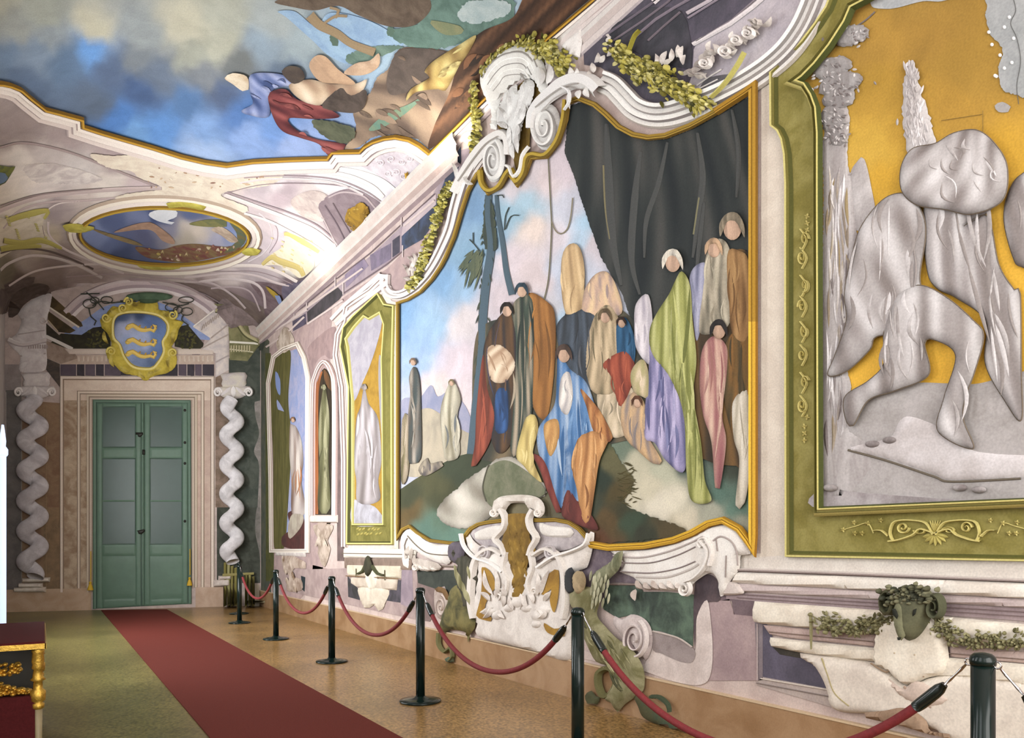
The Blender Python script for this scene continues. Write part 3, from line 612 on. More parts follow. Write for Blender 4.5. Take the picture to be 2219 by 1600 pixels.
def f(b):
    b.poly(P2([633, 720, 664, 668, 728, 615, 802, 556, 871, 490, 940, 420, 985, 330, 1020, 320, 1000, 400, 950, 470, 871, 547, 840, 575, 745, 640, 690, 680]), (150, 134, 142), (168, 150, 154), off=0.004, sm=False)
    b.poly(ZK(925, 1310, 1150, 1115, 1200, 1170, 1170, 1215, 1000, 1350, 930, 1390), (56, 54, 56), (78, 72, 76), off=0.007, sm=False)
    b.poly(ZK(815, 1380, 915, 1320, 920, 1400, 820, 1455), (92, 84, 104), (74, 68, 84), off=0.007, sm=False)
    b.poly(ZK(1210, 1030, 1350, 900, 1390, 960, 1220, 1130), (124, 112, 134), (146, 130, 148), off=0.007, sm=False)
    b.poly(ZK(1400, 880, 1560, 790, 1560, 910, 1410, 1000), (132, 118, 138), (104, 96, 112), off=0.007, sm=False)
    b.poly(ZK(1570, 770, 1625, 730, 1625, 860, 1570, 900), (84, 80, 92), (64, 62, 74), off=0.007, sm=False)
    b.poly(ZK(1640, 740, 1760, 620, 1900, 480, 1960, 330, 1985, 230, 2087, 60, 2087, 180, 2000, 380, 1880, 640, 1800, 760, 1640, 850), (70, 84, 112), (54, 58, 66), off=0.007, sm=False)
    b.poly(ZK(1650, 640, 1900, 420, 1900, 500, 1640, 740), (176, 158, 162), (196, 178, 178), off=0.009, sm=False)
    for q in (ZK(600, 1470, 920, 1250, 1140, 1070), ZK(680, 1420, 930, 1250), ZK(1150, 1060, 1400, 870, 1640, 650, 1890, 420), ZK(1200, 1170, 1530, 950, 1650, 850)): b.line(q, 2.5, (110, 92, 96), sm=False, off=0.012)
    for q in (ZK(590, 1500, 780, 1390, 930, 1290), ZK(930, 1400, 1200, 1220), ZK(1660, 660, 1890, 470)): b.line(q, 4, (206, 188, 182), sm=False, off=0.012, h=0.01)
    for x, y in ((690, 1370), (830, 1300), (925, 1230), (1140, 1080), (1200, 1130), (1640, 620), (1650, 850)):
        (xa, ya), = ZK(x, y); b.line([(xa, ya - 12), (xa, ya + 14)], 2.5, (200, 184, 180), off=0.014)
solo('painted_frieze', f, 'dark blue and mauve block frieze rising diagonally under the cornice', 'frieze', M_M)
def f(b):  # mauve wall and mouldings between cornice and panels
    b.poly(P2([600, 740, 633, 722, 690, 684, 745, 645, 840, 582, 871, 550, 900, 520, 940, 480, 930, 560, 860, 640, 720, 660, 700, 1240, 650, 1300, 590, 1290, 580, 760]), (180, 154, 148), (160, 136, 134), off=0.003, sm=False)
    b.poly(P2([566, 720, 584, 740, 588, 1310, 566, 1313]), (72, 80, 70), (96, 96, 78), off=0.004, sm=False)
    b.poly(ZD(35, 470, 62, 470, 72, 1100, 78, 1480, 76, 1600, 38, 1600), (92, 92, 44), (70, 74, 40), off=0.005, sm=False)
    for q in (ZD(0, 410, 130, 330, 250, 240, 380, 150, 520, 50), ZD(40, 440, 130, 380, 230, 290), ZD(430, 250, 560, 160, 650, 80)): b.line(q, 4, (204, 186, 178), off=0.01, h=0.01)
    b.poly(ZD(255, 430, 380, 340, 365, 500, 330, 480, 285, 520, 262, 620, 250, 500), (164, 136, 132), (142, 118, 116), off=0.005)
    b.poly(ZD(385, 400, 420, 470, 425, 1500, 392, 1500, 388, 700), (120, 100, 96), (96, 80, 76), off=0.005, sm=False)
    b.poly(ZD(90, 430, 130, 340, 165, 370, 180, 420, 130, 470), (206, 190, 172), (150, 130, 110), off=0.012, h=0.012, bev=3)
    b.poly(ZD(270, 1520, 430, 1560, 420, 1690, 265, 1600), (150, 124, 118), (176, 146, 138), off=0.003, sm=False)
solo('painted_wall_panel', f, 'mauve painted strip of wall around the narrow arched niche', 'wall panel')
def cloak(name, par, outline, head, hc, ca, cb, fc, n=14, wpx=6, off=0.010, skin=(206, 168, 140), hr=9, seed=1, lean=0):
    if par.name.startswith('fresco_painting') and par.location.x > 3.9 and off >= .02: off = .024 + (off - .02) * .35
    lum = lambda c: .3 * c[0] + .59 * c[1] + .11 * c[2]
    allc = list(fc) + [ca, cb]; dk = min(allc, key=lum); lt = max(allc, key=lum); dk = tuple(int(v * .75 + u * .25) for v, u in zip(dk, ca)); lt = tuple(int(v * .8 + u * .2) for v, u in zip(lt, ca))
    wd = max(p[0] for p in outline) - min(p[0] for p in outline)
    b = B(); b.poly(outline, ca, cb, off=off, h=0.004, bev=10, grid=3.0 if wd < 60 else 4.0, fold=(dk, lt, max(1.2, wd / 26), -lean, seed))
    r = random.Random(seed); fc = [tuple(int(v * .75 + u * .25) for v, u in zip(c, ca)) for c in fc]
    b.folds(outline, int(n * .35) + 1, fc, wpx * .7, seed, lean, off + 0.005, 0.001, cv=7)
    o = b.obj(name, M_S, par)
    if head:
        x, y = head; b = B(); b.ell(x, y + hr * .2, hr * .8, hr, skin, tuple(int(v * .82) for v in skin), off=off + 0.006, h=0.012, bev=hr * .7)
        b.poly([(x - hr * 1.05, y + hr * .9), (x - hr * 1.1, y - hr * .3), (x - hr * .4, y - hr * 1.2), (x + hr * .5, y - hr * 1.2), (x + hr * 1.1, y - hr * .2), (x + hr * 1.15, y + hr), (x + hr * .75, y + hr * .2), (x + hr * .3, y - hr * .45), (x - hr * .4, y - hr * .4), (x - hr * .75, y + hr * .3)], hc, tuple(int(v * .7) for v in hc), off=off + 0.012, h=0.01, bev=4)
        b.obj('painted_hood', M_F, o)
    return o
# far small painting
t = thing('fresco_painting', 'narrow far fresco of trees and an orange cloak beside the corner of the wall', 'painting', at(625, 1188))
q = ZD(80, 1430, 75, 1000, 62, 640, 85, 500, 150, 462, 190, 450, 215, 500, 240, 560, 238, 1000, 238, 1430)
b = B(); b.poly(q, (132, 148, 192), (160, 160, 190), off=0.006, sm=False); b.obj('painted_sky', M_P, t)
b = B(); b.poly(ZD(80, 1430, 75, 1000, 62, 640, 85, 500, 160, 460, 150, 700, 165, 900, 150, 1200, 130, 1430), (74, 72, 30), (98, 92, 44), off=0.009); b.poly(ZD(88, 560, 110, 600, 110, 680, 90, 640), (120, 140, 190), off=0.012); b.poly(ZD(95, 700, 130, 760, 100, 750), (140, 150, 190), off=0.012); b.obj('painted_foliage', M_F, t)
b = B(); b.poly(ZD(150, 1260, 220, 1270, 238, 1430, 130, 1430, 120, 1380, 160, 1340), (92, 50, 46), (70, 44, 40), off=0.011); b.poly(ZD(170, 1270, 225, 1275, 215, 1330, 160, 1390, 150, 1340), (176, 166, 146), (150, 136, 120), off=0.013, h=0.01, bev=4); b.obj('painted_rock', M_P, t)
cloak('painted_figure', t, ZD(160, 820, 185, 830, 215, 900, 225, 1010, 215, 1100, 235, 1260, 170, 1270, 165, 1100, 155, 950), ZD(175, 800)[0], (150, 110, 80), (170, 156, 150), (196, 180, 168), [(210, 120, 60), (230, 220, 205), (120, 84, 60), (190, 110, 50)], 16, 5, hr=5)
b = B(); b.band(ZD(68, 1450, 65, 1100, 52, 620, 78, 490, 130, 450, 198, 425, 230, 490, 250, 590, 246, 1450), wm(9, 0.02), [(190, 174, 160), (232, 222, 206), (150, 132, 120), (222, 208, 194), (222, 208, 194), (236, 228, 214), (150, 132, 120), (196, 178, 168)], off=0.01, closed=True, auto=True, sm=False); b.obj('frame', M_P, t)
# niche
t = thing('wall_niche', 'narrow arched niche with a shrouded statue between the two framed panels', 'niche', at(706, 1128))
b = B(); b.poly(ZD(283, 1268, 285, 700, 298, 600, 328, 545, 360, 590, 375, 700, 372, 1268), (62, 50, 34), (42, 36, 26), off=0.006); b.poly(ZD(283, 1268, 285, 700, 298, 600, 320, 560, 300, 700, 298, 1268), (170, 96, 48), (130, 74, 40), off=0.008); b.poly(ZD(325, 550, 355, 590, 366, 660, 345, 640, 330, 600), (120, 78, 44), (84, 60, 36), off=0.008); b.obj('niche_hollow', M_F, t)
b = B(); b.band(ZD(273, 1275, 275, 700, 290, 580, 330, 515, 368, 560, 385, 690, 383, 1275), wm(9, 0.03), [(196, 166, 158), (232, 214, 206), (160, 134, 126), (220, 198, 190), (220, 198, 190), (238, 226, 216), (160, 134, 126), (190, 160, 152)], off=0.008); b.obj('arch_moulding', M_P, t)
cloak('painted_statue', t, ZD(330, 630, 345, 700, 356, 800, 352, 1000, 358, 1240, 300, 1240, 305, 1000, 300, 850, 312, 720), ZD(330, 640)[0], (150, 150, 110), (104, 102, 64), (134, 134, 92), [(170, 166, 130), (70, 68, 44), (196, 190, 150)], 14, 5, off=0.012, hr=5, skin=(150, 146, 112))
b = B(); b.poly(ZD(265, 1272, 398, 1272, 398, 1310, 265, 1310), (226, 210, 200), (206, 190, 178), off=0.01, h=0.05, bev=3, sm=False); b.obj('ledge', M_P, t)
b = B(); b.poly(ZD(275, 1325, 372, 1325, 345, 1400, 360, 1440, 330, 1530, 300, 1470, 300, 1400), (196, 178, 160), (150, 130, 112), off=0.01, h=0.03, bev=5); b.poly(ZD(300, 1310, 345, 1310, 340, 1340, 325, 1360, 305, 1340), (176, 156, 140), off=0.02, h=0.03, bev=4)
for i in range(8): b.leaf(*ZD(320, 1360)[0], *ZD(290 + i * 9, 1430)[0], 4, (220, 204, 184), (150, 130, 110), off=0.04)
b.obj('bracket', M_P, t)
GR, GR2, GRL, GRD = (134, 126, 56), (110, 104, 40), (206, 194, 112), (74, 74, 28)
# second green framed panel
t = thing('framed_relief_panel', 'narrow green framed panel with a grey shrouded figure on mustard, left of the great painting', 'framed panel', at(812, 1185))
b = B(); b.poly(ZD(430, 1440, 430, 1000, 420, 640, 385, 480, 392, 400, 425, 340, 440, 230, 560, 160, 625, 90, 660, 210, 700, 225, 695, 1440), (222, 208, 194), (204, 188, 174), off=0.006, sm=False)
b.band(ZD(432, 1430, 432, 1000, 420, 640, 390, 480, 400, 380, 430, 320, 445, 240, 560, 165, 628, 100), wm(13, 0.025), [(186, 166, 160), (238, 230, 220), (140, 118, 112), (224, 208, 198), (224, 208, 198), (240, 232, 224), (150, 130, 122), (196, 176, 168)], off=0.01, auto=True, sm=False)
b.poly(ZD(682, 235, 700, 225, 697, 1440, 675, 1440, 676, 600), (226, 218, 198), (208, 198, 176), off=0.01, h=0.015, bev=3, sm=False); b.obj('cream_surround', M_P, t)
fo = ZD(450, 1412, 455, 1000, 460, 640, 418, 440, 432, 345, 480, 290, 600, 178, 632, 232, 678, 240, 670, 600, 672, 1412); fi = ZD(474, 1320, 472, 700, 448, 440, 438, 400, 480, 340, 530, 285, 555, 300, 610, 268, 632, 330, 620, 500, 624, 700, 628, 1320)
b = B(); b.poly(fo, GR, GR2, off=0.012, sm=False); b.band(fo, [(-4, 0), (-2, 0.03), (1, 0.03), (4, 0)], [(150, 140, 66), GRL, GRD], off=0.012, closed=True, sm=False); b.band(fi, [(-3.5, 0), (-1, 0.022), (1.5, 0.022), (4, 0)], [(120, 114, 46), GRL, (170, 160, 84)], off=0.013, closed=True, sm=False)
for i in range(14): x, y = ZD(490 + (i * 37) % 120, 1345 + (i * 23) % 45)[0]; b.leaf(x, y, x + 7, y - 5, 4, (186, 172, 84), off=0.016)
b.obj('green_frame', M_P, t)
b = B(); b.poly(fi, (176, 134, 40), (150, 112, 30), off=0.016, sm=False); b.poly(ZD(474, 700, 448, 440, 438, 400, 480, 340, 530, 285, 555, 300, 610, 268, 615, 340, 570, 500, 520, 620), (176, 170, 176), (156, 150, 160), off=0.018); b.poly(ZD(474, 1320, 474, 1200, 520, 1215, 580, 1230, 628, 1290, 628, 1320), (182, 180, 188), (150, 146, 150), off=0.018, h=0.006); b.poly(ZD(605, 480, 622, 560, 622, 900, 610, 800, 600, 600), (150, 146, 150), off=0.018); b.obj('mustard_ground', M_P, t)
cloak('painted_statue', t, ZD(530, 640, 552, 720, 600, 800, 615, 1000, 600, 1100, 605, 1200, 500, 1215, 490, 1100, 480, 1000, 490, 800, 510, 740), ZD(532, 640)[0], (150, 140, 132), (168, 158, 156), (136, 126, 126), [(206, 200, 204), (104, 94, 90), (190, 182, 184)], 26, 6, off=0.018, hr=6, skin=(164, 152, 146))
# ledge and reliefs beneath the two panels
def f(b):
    b.poly(ZD(425, 1440, 790, 1440, 780, 1490, 425, 1482), W2, (222, 214, 196), off=0.01, h=0.025, bev=4, sm=False)
    b.poly(ZD(428, 1484, 770, 1492, 760, 1545, 430, 1535), (150, 128, 112), (122, 102, 88), off=0.01, h=0.012, bev=4, sm=False)
    b.line(ZD(425, 1462, 790, 1468), 1.6, (120, 104, 84), off=0.04, sm=False)
    b.poly(ZE(610, 390, 990, 400, 985, 490, 620, 470), (216, 204, 180), (200, 186, 160), off=0.008, h=0.03, bev=4, sm=False)
    b.poly(ZE(640, 480, 965, 492, 955, 570, 690, 550, 640, 520), (206, 192, 172), (186, 168, 148), off=0.01, h=0.03, bev=4, sm=False)
    b.poly(ZE(615, 470, 640, 500, 690, 560, 710, 640, 620, 615), (52, 52, 50), (74, 70, 76), off=0.008, sm=False)
    b.poly(ZE(960, 500, 985, 500, 980, 655, 880, 640, 900, 580), (60, 58, 62), (86, 80, 90), off=0.008, sm=False)
    b.poly(ZE(690, 555, 820, 540, 905, 575, 880, 650, 860, 700, 830, 712, 800, 670, 770, 690, 735, 690), (222, 210, 188), (200, 186, 164), off=0.012, h=0.03, bev=6)
    b.poly(ZE(745, 470, 770, 400, 800, 400, 830, 480, 830, 540, 780, 570), (230, 220, 200), (206, 194, 172), off=0.03, h=0.02, bev=5)
    b.poly(P2([600, 1236, 905, 1228, 905, 1344, 727, 1305, 600, 1277]), (178, 156, 150), (156, 134, 130), off=0.0055, sm=False)
    b.line(ZE(620, 470, 985, 490), 2, (130, 96, 60), off=0.045, sm=False)
solo('dado_relief', f, 'small cream dado relief block below the narrow green framed panel', 'dado relief')
b = B(); b.poly(ZE(775, 330, 800, 380, 805, 430, 775, 475, 755, 430, 755, 380), (66, 64, 44), (44, 46, 36), off=0.05, h=0.04, bev=5)
for q in (ZE(755, 400, 735, 440, 700, 455), ZE(800, 400, 840, 455, 885, 465)): b.line(q, 7, (70, 72, 42), off=0.045, h=0.02, taper=[1, 1, .6])
b.line(ZE(690, 420, 690, 480), 1.6, (90, 84, 52), off=0.045); b.line(ZE(888, 430, 888, 500), 1.6, (90, 84, 52), off=0.045)
b.obj('ram_head_relief', M_P, None, False, 'small dark painted ram head with garland under the narrow green framed panel', 'ram head')
def f(b):
    b.poly(ZE(120, 300, 330, 300, 330, 340, 120, 330), W2, W3, off=0.01, h=0.02, bev=4, sm=False)
    b.poly(ZE(165, 345, 230, 330, 330, 380, 330, 420, 250, 420, 240, 470, 300, 500, 300, 570, 200, 570, 215, 470, 180, 430), (198, 178, 160), (150, 126, 108), off=0.012, h=0.02, bev=5)
    b.poly(ZE(295, 470, 325, 480, 320, 580, 300, 560), (40, 52, 56), off=0.008, sm=False)
    for i in range(12): x, y = ZE(175 + (i * 53) % 90, 330 + (i * 41) % 220)[0]; b.leaf(x, y, x + 3, y + 16, 6, (214, 196, 176), (120, 90, 60), off=0.03)
solo('dado_relief', f, 'small cream dado relief below the farthest narrow fresco', 'dado relief')
# ---------------------------------------------------------------- the great painting (a plain stand-in landscape with anonymous cloaked people)
PB = P2([867, 658, 889, 651, 917, 634, 942, 607, 961, 579, 971, 560, 990, 515, 1007, 457, 1020, 417, 1040, 380, 1049, 372, 1052, 395, 1065, 420, 1090, 407, 1109, 375, 1128, 401, 1144, 378, 1156, 344, 1191, 341, 1216, 309, 1232, 262, 1237, 224, 1261, 216, 1296, 230, 1321, 251, 1348, 278, 1380, 295, 1412, 301, 1450, 297, 1504, 276, 1559, 246, 1623, 205, 1641, 192, 1641, 700, 1641, 1192, 1629, 1172, 1610, 1147, 1575, 1128, 1544, 1135, 1509, 1155, 1468, 1171, 1405, 1183, 1326, 1187, 1285, 1180, 1278, 1165, 1262, 1147, 1240, 1133, 1210, 1127, 1180, 1128, 1100, 1128, 1060, 1133, 1043, 1137, 1026, 1147, 1016, 1160, 1012, 1179, 980, 1177, 938, 1172, 910, 1155, 893, 1141, 878, 1148, 867, 1166])
pt = thing('fresco_painting', 'great central fresco of cloaked people under a dark tent in a pale landscape', 'painting', at(1250, 1187))
def dome(cx, y0, w0, y1, w1, sk=0): return [(cx - w0, y0 + w0), (cx - w0 * .6, y0), (cx + w0 * .6, y0), (cx + w0, y0 + w0), (cx + w1 * .9 + sk, (y0 + y1) / 2), (cx + w1 + sk, y1), (cx - w1 + sk, y1), (cx - w1 * .9 + sk, (y0 + y1) / 2)]
def fld(*a): return [(a[i], a[i + 1], a[i + 2]) for i in range(0, len(a), 3)]
SKF = fld(870, 700, (120, 160, 200), 900, 800, (150, 175, 206), 960, 600, (118, 158, 196), 1040, 460, (114, 150, 186), 1030, 560, (124, 160, 186), 950, 700, (146, 178, 206), 1005, 700, (200, 190, 190), 985, 780, (206, 190, 196), 950, 840, (216, 196, 190), 1080, 640, (200, 186, 190), 1120, 560, (206, 192, 196), 1150, 505, (216, 198, 186), 1115, 462, (146, 180, 198), 1150, 440, (156, 186, 202), 1175, 400, (212, 196, 196), 1130, 400, (200, 190, 194), 1220, 360, (206, 192, 198), 1210, 520, (210, 200, 206), 1160, 600, (206, 190, 190), 1230, 600, (182, 190, 206), 1250, 530, (168, 194, 214), 1270, 490, (162, 194, 216), 1290, 530, (200, 190, 196), 1220, 700, (164, 190, 210), 1180, 680, (190, 186, 190), 870, 860, (172, 180, 200), 1250, 450, (188, 190, 202), 1060, 520, (130, 164, 188), 1000, 620, (140, 172, 200), 910, 740, (140, 170, 206))
b = B(); b.poly(PB, (134, 168, 196), off=0.006, sm=False, grid=8, field=SKF)
b.poly(P2([868, 880, 890, 862, 905, 872, 935, 835, 950, 860, 975, 850, 1010, 880, 1030, 940, 1030, 1000, 868, 1000]), (132, 138, 166), (158, 156, 176), off=0.010)
b.poly(P2([905, 900, 930, 885, 960, 900, 1000, 930, 1026, 950, 1020, 1010, 940, 1030, 880, 1030, 870, 980]), (186, 172, 146), (160, 150, 130), off=0.012)
b.obj('painted_sky', M_S, pt)
b = B(); b.poly(P2([868, 1062, 900, 1040, 950, 1010, 990, 990, 1050, 975, 1120, 985, 1200, 1000, 1320, 930, 1420, 940, 1640, 930, 1641, 1192, 1629, 1172, 1610, 1147, 1575, 1128, 1544, 1135, 1509, 1155, 1468, 1171, 1405, 1183, 1326, 1187, 1285, 1180, 1262, 1147, 1210, 1127, 1100, 1128, 1043, 1137, 1012, 1179, 938, 1172, 893, 1141, 867, 1166]), (72, 88, 66), off=0.013, sm=False, grid=8, field=fld(880, 1080, (66, 70, 46), 930, 1050, (80, 80, 50), 900, 1120, (98, 80, 44), 960, 1080, (66, 68, 42), 1000, 1020, (60, 68, 48), 880, 1140, (104, 84, 46), 930, 1150, (88, 120, 104), 990, 1155, (96, 130, 112), 960, 1125, (90, 116, 96), 1040, 1150, (112, 108, 84), 1100, 1120, (120, 110, 80), 1150, 1000, (80, 80, 56), 1100, 1000, (58, 64, 46), 1300, 1000, (70, 66, 44), 1350, 960, (110, 126, 106), 1380, 1160, (62, 66, 48), 1300, 1150, (72, 60, 40), 1450, 1080, (210, 202, 178), 1400, 1060, (198, 190, 162), 1500, 1130, (204, 194, 168), 1390, 1010, (190, 184, 156), 1430, 1100, (206, 198, 176), 1550, 1075, (84, 112, 98), 1600, 1090, (92, 122, 106), 1600, 1140, (150, 150, 130), 1440, 1020, (176, 176, 150), 1500, 1000, (74, 92, 86), 1540, 1110, (160, 160, 140), 1600, 1000, (60, 66, 54), 1480, 1150, (140, 130, 104), 1440, 1165, (66, 66, 48)))
b.obj('painted_ground', M_S, pt)
bush = ZS_(250, 620, 340, 650, 420, 780, 490, 880, 560, 960, 500, 1080, 480, 1180, 700, 1280, 1000, 1390, 900, 1450, 700, 1480, 250, 1505, 160, 1430, 150, 1100, 200, 800)
b = B(); b.poly(bush, (58, 62, 44), off=0.019, rough=2.5, grid=7, field=fld(1310, 970, (70, 76, 50), 1340, 1000, (96, 92, 60), 1300, 1040, (46, 58, 46), 1340, 1060, (84, 72, 40), 1360, 1090, (60, 60, 40), 1290, 1110, (60, 66, 50), 1330, 1130, (88, 70, 40), 1380, 1130, (56, 72, 54), 1300, 1170, (92, 60, 38), 1400, 1165, (54, 58, 44), 1460, 1160, (84, 72, 46)))
r = random.Random(12)
for i in range(40): x, y = ZS_(r.uniform(400, 540), r.uniform(800, 1180))[0]; b.leaf(x, y, x + r.uniform(8, 26), y + r.uniform(-14, 10), 2.6, (70, 66, 40), (92, 84, 50), off=0.02, h=0.004)
b.obj('painted_bush', M_P, pt)
b = B(); b.poly(ZQ(540, 1120, 600, 1050, 830, 900, 880, 860, 1050, 860, 1290, 1080, 1270, 1200, 1000, 1200, 880, 1330, 650, 1450, 480, 1450, 360, 1340, 430, 1200), (186, 180, 164), (156, 148, 132), off=0.020, h=0.008, bev=14, rough=1.2, fold=((130, 122, 106), (214, 206, 190), 1.6, 0.9, 3))
b.poly(ZQ(830, 920, 1000, 880, 1280, 1080, 1270, 1190, 960, 1190, 880, 1290, 800, 1230, 770, 1120, 790, 1000), (124, 124, 98), (98, 104, 76), off=0.032, h=0.006)
b.line(ZQ(820, 910, 780, 1040, 770, 1130, 800, 1230), 3, (84, 82, 66), off=0.035)
b.obj('painted_boulder', M_P, pt)
tent = P2([1236, 232, 1262, 222, 1298, 238, 1340, 275, 1380, 300, 1412, 306, 1450, 302, 1504, 281, 1559, 251, 1632, 208, 1632, 640, 1560, 700, 1470, 700, 1420, 690, 1398, 750, 1372, 700, 1352, 640, 1330, 600, 1306, 560, 1285, 500, 1262, 432, 1246, 380, 1226, 330, 1232, 280])
b = B(); b.poly(tent, (46, 52, 51), (54, 58, 56), off=0.016, sm=False, rough=1.0, grid=7, fold=((34, 40, 42), (78, 77, 73), 4.5, 0.06, 5))
for q, w_ in ((P2([1318, 270, 1322, 400, 1330, 520, 1350, 620]), 26), (P2([1392, 330, 1380, 420, 1372, 560, 1390, 640]), 20), (P2([1450, 310, 1430, 400, 1404, 480, 1400, 560]), 14), (P2([1515, 290, 1526, 380, 1518, 460, 1505, 560]), 18), (P2([1530, 440, 1520, 520, 1512, 600]), 12), (P2([1590, 240, 1604, 330, 1600, 430]), 14)):
    b.line(q, w_ * .8, (72, 74, 72), off=0.017, h=0.008, taper=[.4, 1, 1, .3])
b.line(P2([1312, 360, 1316, 450, 1326, 520]), 4, (120, 112, 80), off=0.022); b.line(P2([1520, 430, 1514, 470, 1508, 510]), 5, (120, 116, 84), off=0.022)
b.obj('painted_tent', M_F, pt)
b = B()
b.line(P2([1191, 345, 1196, 440, 1198, 500, 1192, 600, 1182, 650]), 2.6, (110, 106, 84), off=0.016); b.line(P2([1198, 480, 1206, 500, 1218, 508, 1232, 498, 1240, 470, 1244, 430]), 2.6, (130, 122, 98), off=0.016)
b.obj('painted_tent_rope', M_P, pt)
b = B(); TR = (74, 94, 106); TR2 = (56, 66, 60)
b.line(P2([1061, 424, 1060, 470, 1066, 540, 1056, 610, 1049, 680, 1046, 760, 1036, 860, 1028, 985]), 19, TR, off=0.014, h=0.010, taper=[.8, .9, 1, 1.0, 1.0, 1.1, 1.5]); b.line(P2([1078, 424, 1082, 470, 1092, 530, 1100, 590, 1112, 640]), 11, TR, off=0.014, h=0.008, taper=[.7, 1, 1.3])
b.poly(P2([1056, 430, 1070, 440, 1078, 500, 1082, 530, 1074, 545, 1056, 540, 1050, 500]), TR2, (80, 88, 66), off=0.020, rough=2)
for q in (P2([1042, 545, 1030, 530, 1020, 520]), P2([1028, 528, 1028, 505]), P2([1096, 500, 1098, 470, 1106, 450]), P2([1098, 498, 1110, 470, 1128, 468]), P2([1080, 425, 1092, 424, 1095, 430])): b.line(q, 2.2, TR2, off=0.016)
r = random.Random(3)
for i in range(46):
    x0_, y0_ = r.uniform(1020, 1052), r.uniform(540, 575); b.leaf(x0_, y0_, x0_ - r.uniform(4, 34), y0_ + r.uniform(14, 60), 4, (76, 88, 70), (100, 106, 78), off=0.018, h=0.006)
for i in range(60):
    u = r.random(); x0_ = 1062 - 20 * u + r.choice((-9, 9)); y0_ = 450 + 400 * u; b.leaf(x0_, y0_, x0_ + r.uniform(-9, 9), y0_ + r.uniform(8, 26), 3, TR2, (70, 80, 62), off=0.018, h=0.004)
b.obj('painted_tree', M_F, pt)
def pf(out, head, hc, ca, cb, fc, **k): return cloak('painted_figure', pt, out, head, hc, ca, cb, fc, **k)
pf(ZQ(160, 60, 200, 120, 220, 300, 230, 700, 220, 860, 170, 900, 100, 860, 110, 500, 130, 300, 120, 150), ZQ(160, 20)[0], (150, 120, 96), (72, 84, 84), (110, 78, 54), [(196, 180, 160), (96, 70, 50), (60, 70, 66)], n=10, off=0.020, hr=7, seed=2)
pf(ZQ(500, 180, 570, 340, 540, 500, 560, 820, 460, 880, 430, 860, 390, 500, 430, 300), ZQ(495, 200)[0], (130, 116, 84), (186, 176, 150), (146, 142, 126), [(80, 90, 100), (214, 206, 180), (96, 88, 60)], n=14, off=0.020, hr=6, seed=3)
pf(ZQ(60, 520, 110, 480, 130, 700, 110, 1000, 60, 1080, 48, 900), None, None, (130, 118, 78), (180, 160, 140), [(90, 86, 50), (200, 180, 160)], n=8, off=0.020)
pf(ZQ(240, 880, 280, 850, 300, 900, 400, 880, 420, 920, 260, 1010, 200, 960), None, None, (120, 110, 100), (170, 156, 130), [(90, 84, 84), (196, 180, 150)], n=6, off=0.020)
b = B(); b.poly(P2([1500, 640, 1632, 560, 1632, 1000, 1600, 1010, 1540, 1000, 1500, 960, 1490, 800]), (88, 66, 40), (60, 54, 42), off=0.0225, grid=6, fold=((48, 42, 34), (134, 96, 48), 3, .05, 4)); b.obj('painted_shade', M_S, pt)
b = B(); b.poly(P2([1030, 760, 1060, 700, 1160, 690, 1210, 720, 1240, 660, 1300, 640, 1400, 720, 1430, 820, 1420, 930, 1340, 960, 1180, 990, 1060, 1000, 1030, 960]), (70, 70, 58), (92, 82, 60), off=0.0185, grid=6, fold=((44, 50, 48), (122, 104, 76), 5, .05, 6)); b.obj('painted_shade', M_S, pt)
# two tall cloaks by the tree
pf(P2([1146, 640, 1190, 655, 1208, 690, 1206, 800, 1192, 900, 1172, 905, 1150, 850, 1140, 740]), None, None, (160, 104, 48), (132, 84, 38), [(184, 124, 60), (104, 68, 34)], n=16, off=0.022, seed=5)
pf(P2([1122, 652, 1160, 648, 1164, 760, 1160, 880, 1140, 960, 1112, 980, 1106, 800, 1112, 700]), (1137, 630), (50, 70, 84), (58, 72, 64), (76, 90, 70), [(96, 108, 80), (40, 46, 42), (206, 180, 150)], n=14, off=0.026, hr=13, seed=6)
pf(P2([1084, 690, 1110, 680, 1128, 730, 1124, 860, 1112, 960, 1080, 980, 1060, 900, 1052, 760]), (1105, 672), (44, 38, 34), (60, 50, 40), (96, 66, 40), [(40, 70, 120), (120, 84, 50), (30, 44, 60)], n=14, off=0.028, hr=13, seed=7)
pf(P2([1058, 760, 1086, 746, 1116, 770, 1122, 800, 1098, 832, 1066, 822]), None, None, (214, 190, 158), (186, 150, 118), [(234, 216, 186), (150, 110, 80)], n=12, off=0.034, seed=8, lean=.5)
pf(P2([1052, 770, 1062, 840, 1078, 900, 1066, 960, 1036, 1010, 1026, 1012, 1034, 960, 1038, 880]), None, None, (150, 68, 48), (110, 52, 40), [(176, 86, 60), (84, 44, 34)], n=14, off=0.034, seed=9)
pf(P2([1080, 850, 1104, 846, 1108, 900, 1104, 936, 1078, 934]), None, None, (46, 80, 130), (36, 58, 96), [(60, 100, 160), (30, 44, 70)], n=8, off=0.036, seed=10)
